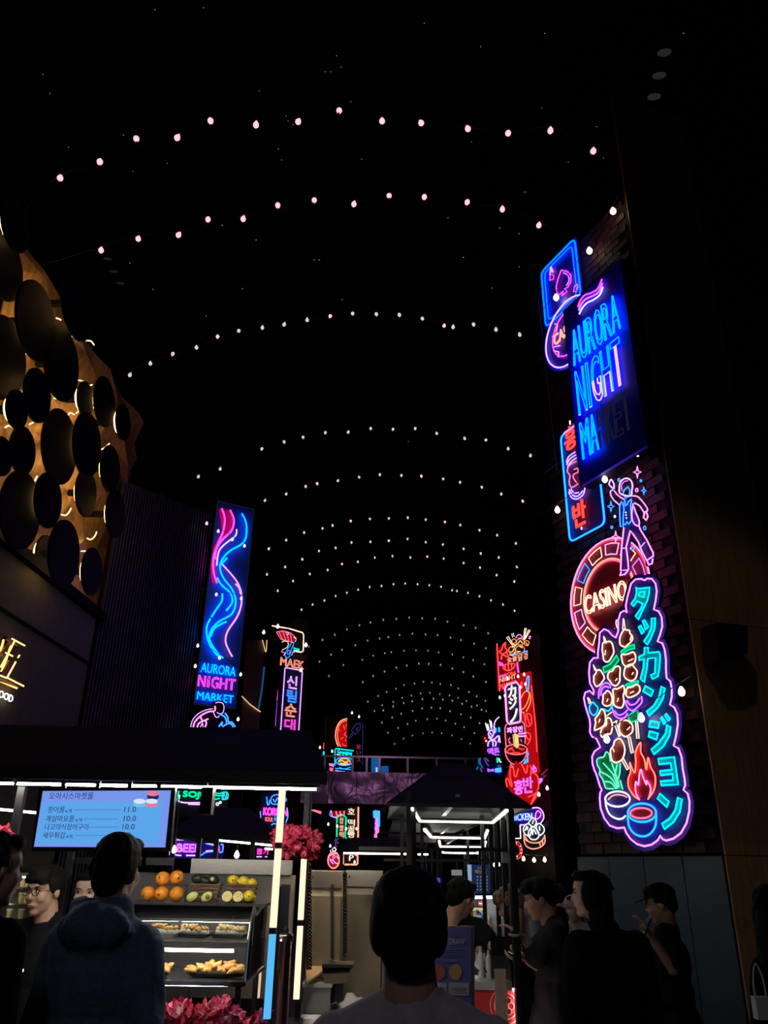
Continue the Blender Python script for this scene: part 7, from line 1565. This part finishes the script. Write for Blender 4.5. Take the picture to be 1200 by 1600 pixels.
        t0 = w + d * .02 * k - x * .025 * k; t1 = t0 + (d * .6 - x * .7 + pn * .3).normalized() * .035 * k; t2 = t1 + (d * .9 - x * .15 + pn * .5 * (1 + curl)).normalized() * .032 * k; t3 = t2 + (d + pn * curl).normalized() * .024 * k
        mb.cap(t0, t1, .014 * k, .011 * k, 8); mb.cap(t1, t2, .011 * k, .0095 * k, 8); mb.cap(t2, t3, .0095 * k, .008 * k, 8)
    def build(s, top, trousers, skin=SKIN, arms=None, sleeve='long', voxel=.009, hairm=HAIRB, hairstyle='short', feat=False, glasses=False, collar=True, shoulder=.185, hip_lean=0.0, top_name='shirt', loose=1.0, long_top=0.0, hood=False, seed=0, wr=.006, lean=0.0, locks=70, shz=1.425):
        k = s.k; P = s.P
        LN = Vector((0, lean, 0))
        def T(x, y, z): f = max(0, (z - .95) / .5); return s.P(x, y + lean * f, z - abs(lean) * .25 * f)
        sh = {q: T(q * shoulder, -.01, shz) for q in (-1, 1)}
        A = {}
        for q in (-1, 1):
            if arms and q in arms: el, wr_, hd, pn, cu = arms[q]
            else: el, wr_, hd, pn, cu = T(q * (shoulder + .055), -.02, 1.12), T(q * (shoulder + .045), .05, .87), Vector((0, .1, -1)), s.R @ Vector((-q, 0, 0)), .35
            A[q] = (Vector(el), Vector(wr_), hd, pn, cu)
        body = MB(); s.head(body)
        body.cap(s.hc + s.Rh @ Vector((0, -.02, -.05)) * k, T(0, -.025, 1.42), .058 * k, .068 * k, 12)
        body.ell(T(0, -.01, 1.28), (.15 * k, .10 * k, .17 * k), s.R); body.ell(T(0, 0, 1.08), (.135 * k, .095 * k, .15 * k), s.R); body.ell(P(0, 0, .93), (.155 * k, .105 * k, .12 * k), s.R)
        for q in (-1, 1):
            el, wrst, hd, pn, cu = A[q]
            body.cap(T(q * .045, -.025, 1.455), sh[q], .05 * k, .050 * k, 12); body.cap(sh[q], el, .048 * k, .038 * k, 12); body.cap(el, wrst, .038 * k, .024 * k, 12); s.hand(body, wrst, hd, pn, cu, q)
            body.cap(P(q * .09, 0, .88), P(q * .10, .02, .49), .080 * k, .052 * k, 12); body.cap(P(q * .10, .02, .49), P(q * .11, -.03, .10), .052 * k, .034 * k, 12); body.cap(P(q * .11, -.05, .04), P(q * .13, .13, .035), .036 * k, .028 * k, 10)
        b = remesh(body, voxel, 'body', skin, s.t, 2)
        if feat: s.features(True, glasses, None, M_LIP if hairstyle in ('tied', 'long') else None)
        # shirt / jacket
        g = MB(); L = loose
        g.ell(T(0, -.012, 1.27), (.175 * k * L, .122 * k * L, .175 * k), s.R); g.ell(T(0, 0, 1.08), (.155 * k * L, .118 * k * L, .19 * k), s.R); g.ell(P(0, 0, .93 - long_top * .4), (.172 * k * L, .13 * k * L, (.13 + long_top * .5) * k), s.R)
        if long_top: g.cap(P(0, 0, .95), P(0, 0, .85 - long_top), .15 * k * L, .17 * k * L, 20)
        for q in (-1, 1):
            el, wrst, hd, pn, cu = A[q]
            g.cap(T(q * .050, -.028, 1.462), sh[q] + Vector((0, 0, -.005)), .060 * k, .064 * k * L, 14); g.cap(T(q * .07, -.02, 1.36), sh[q] + Vector((0, 0, -.03)), .09 * k, .07 * k * L, 14)
            if sleeve == 'long': g.cap(sh[q], el, .068 * k * L, .056 * k * L, 14); g.cap(el, el.lerp(wrst, .93), .056 * k * L, .040 * k * L, 14)
            else:
                f = .72 if sleeve == 'short' else .98; g.cap(sh[q], sh[q].lerp(el, f), .068 * k * L, .066 * k * L, 14)
                if sleeve == 'rolled': g.cap(el, el.lerp(wrst, .18), .060 * k * L, .056 * k * L, 14)
        if feat: g.cap(T(0, .005, 1.38), T(0, -.015, 1.46), .080 * k, .070 * k, 14)
        if collar: g.cap(T(0, -.035, 1.45), T(0, -.03, 1.505), .078 * k, .068 * k, 14)
        if hood: g.ell(T(0, -.11, 1.44), (.15 * k, .07 * k, .085 * k), s.R); g.cap(T(-.08, -.06, 1.50), T(.08, -.06, 1.50), .045 * k, .045 * k, 12)
        hc = s.hc
        def trc(v):
            l = s.R.transposed() @ (v - T(0, -.01, 1.51)); return l.z > (.012 - l.y * .25 if not feat else .030 - l.y * .55) and (l.x ** 2 + l.y ** 2) ** .5 < .085 * k
        remesh(g, max(voxel, .010), top_name, top, s.t, 2, wr, (7, 7, 2.5), trc, seed)
        tr = MB(); tr.ell(P(0, 0, .93), (.162 * k, .115 * k, .11 * k), s.R)
        for q in (-1, 1): tr.cap(P(q * .085, 0, .88), P(q * .10, .02, .49), .095 * k, .075 * k, 14); tr.cap(P(q * .10, .02, .49), P(q * .11, -.03, .10), .075 * k, .065 * k, 14)
        remesh(tr, .016, 'trousers', trousers, s.t, 2, .006, (6, 6, 3), None, seed + 3)
        for q in (-1, 1):
            m_ = MB(); m_.cap(P(q * .11, -.06, .045), P(q * .13, .14, .040), .046 * k, .040 * k, 12); remesh(m_, .012, 'shoe', M_BLACK, s.t, 1, 0, (1, 1, 1), lambda v: v.z < .002)
        if hairstyle: s.hair(hairm, hairstyle, .0065, seed=seed, locks=locks)
        return s

TS_LAV = mat('grey_tshirt', (0.50, 0.43, 0.47), .85, 0, 60, .08, .1); DENIM = mat('denim', (0.10, 0.135, 0.22), .85, 0, 70, .18, .3, spec=.2); BLKF = mat('black_cloth', (0.006, 0.006, 0.007), .95, spec=.1)
BLKS = mat('black_polo', (0.010, 0.011, 0.014), .9, spec=.1); TROU = mat('dark_trousers', (0.02, 0.02, 0.025), .8); KHA = mat('khaki', (0.20, 0.16, 0.11), .8); PATT = mat('grey_pattern', (0.35, 0.35, 0.36), .8, 0, 160, .6)
GREYS = mat('grey_shirt', (0.30, 0.30, 0.32), .8); JKT = mat('dark_jacket', (0.022, 0.021, 0.023), .8, spec=.2)

def stand_h(px, py, Y, up=.120):
    """standing height for a head whose centre shows at px,py"""
    c = at(px, py, Y); return (c.z) / (1.63 / 1.75)
# the man in front, back of the head
c = at(638, 1456, 1.93); s = Person('nearest man in a grey t-shirt, seen from behind in the centre', c.x + .01, 1.96, 2, c.z * 1.75 / 1.63, head=c, tilt=4)
s.build(TS_LAV, TROU, hairstyle='full', voxel=.006, sleeve='short', shoulder=.165, shz=1.405, seed=1, wr=.004, locks=150, collar=True, loose=1.04)
# man in the blue jacket
c = at(184, 1360, 3.4); s = Person('man in a dark blue hooded denim jacket with his back turned, facing the menu screen', c.x - .02, 3.42, 6, c.z * 1.75 / 1.63, head=c, tilt=2, turn=8)
T_ = lambda x, y, z: s.P(x, y, z)
s.build(DENIM, TROU, hairstyle='full', voxel=.007, shoulder=.150, shz=1.375, hood=True, loose=1.10, long_top=.12, seed=2, wr=.022, top_name='jacket', locks=120,
    arms={1: (s.P(.225, -.03, 1.10), s.P(.215, .03, .84), Vector((0, .1, -1)), Vector((-1, 0, 0)), .4), -1: (s.P(-.23, .02, 1.10), s.P(-.17, .20, 1.0), Vector((.3, 1, 0)), Vector((1, 0, 0)), .6)})
# vendor with glasses
c = at(70, 1392, 4.45); s = Person('stall vendor with round glasses and short black hair in a black polo shirt', c.x - .0, 4.95, 196, c.z * 1.75 / 1.63, head=c, tilt=4, turn=6)
s.O = Vector((c.x + .02, 4.48, 0)); s.t.location = s.O; ORG[s.t.name] = Vector(s.O)
s.build(BLKS, TROU, hairstyle='fringe', voxel=.006, sleeve='short', feat=True, glasses=True, seed=3, locks=90)
# woman vendor
c = at(136, 1395, 4.95); s = Person('woman vendor with tied black hair half hidden behind the blue jacket', c.x, 4.95, 178, c.z * 1.75 / 1.63, head=c, tilt=2, turn=-6)
s.build(BLKS, TROU, skin=SKIN2, hairstyle='tied', voxel=.006, feat=True, seed=4, shoulder=.165)
# man at the left edge
c = at(-12, 1362, 3.1); s = Person('person in black cut off by the left picture edge', c.x - .03, 3.1, 30, c.z * 1.75 / 1.63, head=c, turn=20)
s.build(BLKF, TROU, hairstyle='full', voxel=.010, seed=5, loose=1.1, wr=.008)
# staff in the right stall
c = at(721, 1404, 5.6); s = Person('staff member in a black t-shirt bending over the right stall counter', c.x - .08, 5.66, 30, 1.70, head=c, tilt=18, turn=20)
s.build(BLKS, TROU, hairstyle='short', voxel=.008, sleeve='short', seed=6, lean=.05,
    arms={1: (at(768, 1476, 5.50), at(782, 1486, 5.35), Vector((1, -.3, .1)), Vector((0, 0, -1)), .5), -1: (s.P(-.27, .05, 1.10), s.P(-.18, .25, 1.02), Vector((.4, 1, 0)), Vector((0, 0, -1)), .4)})
# leaning brown haired customer
c = at(797, 1413, 5.75); s = Person('brown haired customer in a black top leaning left over the counter', c.x + .10, 5.8, 275, 1.58, head=c, tilt=30)
s.build(BLKF, PATT, skin=SKIN, hairstyle='fringe', hairm=HAIRN, voxel=.008, sleeve='short', feat=True, seed=7, lean=.10,
    arms={-1: (at(812, 1480, 5.65), at(800, 1482, 5.45), Vector((-1, -.1, .1)), Vector((0, 0, -1)), .4), 1: (at(826, 1480, 6.0), at(806, 1478, 5.9), Vector((-1, 0, 0)), Vector((0, 0, -1)), .4)})
# tall man reaching with his phone
c = at(843, 1404, 5.25); s = Person('black haired man in a dark jacket reaching left with both forearms', c.x + .06, 5.28, 276, 1.70, head=c, tilt=14)
s.build(JKT, KHA, hairstyle='fringe', voxel=.007, sleeve='rolled', feat=True, seed=8, loose=1.08, long_top=.10, wr=.012, top_name='jacket', shoulder=.18,
    arms={-1: (at(838, 1491, 5.10), at(818, 1465, 5.06), Vector((-.8, 0, .55)), Vector((-.4, 0, -1)), .35), 1: (at(848, 1512, 5.35), at(826, 1502, 5.12), Vector((-1, -.1, .1)), Vector((0, 0, 1)), .5)})
ph = thing('phone', 'phone with a pale screen held by the man in the dark jacket', 'phone', at(806, 1496, 5.10)); R_ = Matrix.Rotation(.5, 3, 'Y')
MB().box(at(806, 1496, 5.10), (.10, .05, .009), R_).build('body', M_BLACK, ph); MB().box(at(806, 1496, 5.10) + Vector((.002, 0, .006)), (.09, .045, .003), R_).build('screen', emit('phone_glow', (0.6, 0.65, 0.75), .5), ph)
# white shirt man behind the stall
c = at(790, 1375, 7.2); s = Person('dark haired person in a pale grey shirt standing behind the leaning customer', c.x, 7.2, 10, c.z * 1.75 / 1.63, head=c)
s.build(GREYS, TROU, hairstyle='short', voxel=.012, sleeve='short', seed=9, locks=30)
# long haired woman with the big black coat
c = at(922, 1398, 4.6); s = Person('woman with long black hair in a bulky black coat looking left over her shoulder', c.x + .07, 4.62, 335, 1.66, head=c, turn=-58)
s.build(BLKF, TROU, skin=SKIN2, hairstyle='long', voxel=.007, feat=True, loose=1.34, long_top=.15, seed=10, wr=.010, top_name='coat', shoulder=.19)
# capped man on the phone
c = at(1032, 1413, 5.6); s = Person('man in a black cap holding a phone to his mouth', c.x + .04, 5.65, 290, 1.66, head=c, tilt=12)
s.build(BLKS, TROU, skin=mat('skin_tan', (0.42, 0.22, 0.15), .5), hairstyle='short', voxel=.008, sleeve='short', feat=True, seed=12, lean=.03, loose=1.15,
    arms={-1: (at(1052, 1515, 5.40), at(1016, 1462, 5.34), Vector((-.5, 0, .9)), Vector((-.6, 0, .2)), .5), 1: (at(1064, 1510, 5.8), at(1030, 1470, 5.6), Vector((-.6, 0, .8)), Vector((-.6, 0, .2)), .6)})
mb = MB(); mb.ell(s.Hd(0, -.012, .055), [.092 * s.k, .108 * s.k, .080 * s.k], s.Rh)
cap = remesh(mb, .008, 'cap', BLKF, s.t, 1, 0, (1, 1, 1), lambda v: (s.Rh.transposed() @ (v - s.hc)).z < .045 * s.k)
mb = MB(); V_ = [s.Hd(.075 * math.cos(a), .075 + .085 * math.sin(a), .055 - .012 * math.sin(a)) for a in [math.pi * j / 10 for j in range(11)]]; mb.slab(V_, s.Rh @ Vector((0, 0, 1)), .006); mb.build('brim', BLKF, cap)
ph = thing('phone', 'small phone in the raised hand of the capped man', 'phone', at(1009, 1450, 5.3)); MB().box(at(1009, 1450, 5.3), (.012, .07, .12), Matrix.Rotation(.5, 3, 'Y')).build('body', M_BLACK, ph); MB().box(at(1009, 1450, 5.3) + Vector((.007, 0, 0)), (.002, .06, .11), Matrix.Rotation(.5, 3, 'Y')).build('screen', emit('phone_glow2', (0.5, 0.35, 0.3), .10), ph)
# right edge figure with bag
c = at(1215, 1435, 3.4); s = Person('dark figure with long black hair cut off by the right picture edge', c.x + .12, 3.4, 40, c.z * 1.75 / 1.63, head=c)
s.build(BLKF, TROU, hairstyle='long', voxel=.010, seed=13, loose=1.1)
p = at(1194, 1590, 3.3); t = thing('handbag', 'small white handbag with a thin handle at the right picture edge', 'bag', p)
MB().box(p + Vector((.0, 0, .03)), (.06, .04, .07)).build('bag_body', mat('white_leather', (0.6, 0.6, 0.58), .5), t); MB().tube(catmull([p + Vector(v) for v in ((-.02, 0, .06), (-.018, 0, .12), (.0, 0, .17), (.018, 0, .12), (.02, 0, .06))], False, 4), .003, 5).build('handle', mat('white_leather', (0.6, 0.6, 0.58), .5), t)
# small pale capped person far behind
c = at(897, 1421, 7.6); s = Person('person in a pale sun hat far behind the tall man and the long haired woman', c.x, 7.6, 200, c.z * 1.75 / 1.63, head=c)
s.build(GREYS, TROU, hairstyle='short', voxel=.012, seed=14, locks=20)
mb = MB().ell(s.Hd(0, -.01, .05), [.105 * s.k, .115 * s.k, .09 * s.k], s.Rh); remesh(mb, .012, 'hat', mat('pale_hat', (0.35, 0.34, 0.34), .8), s.t, 1, 0, (1, 1, 1), lambda v: (s.Rh.transposed() @ (v - s.hc)).z < .0)
c = at(872, 1400, 8.5); s = Person('dark haired person in shadow behind the tall man', c.x, 8.5, 10, c.z * 1.75 / 1.63, head=c)
s.build(JKT, TROU, hairstyle='short', voxel=.012, seed=15, locks=20)
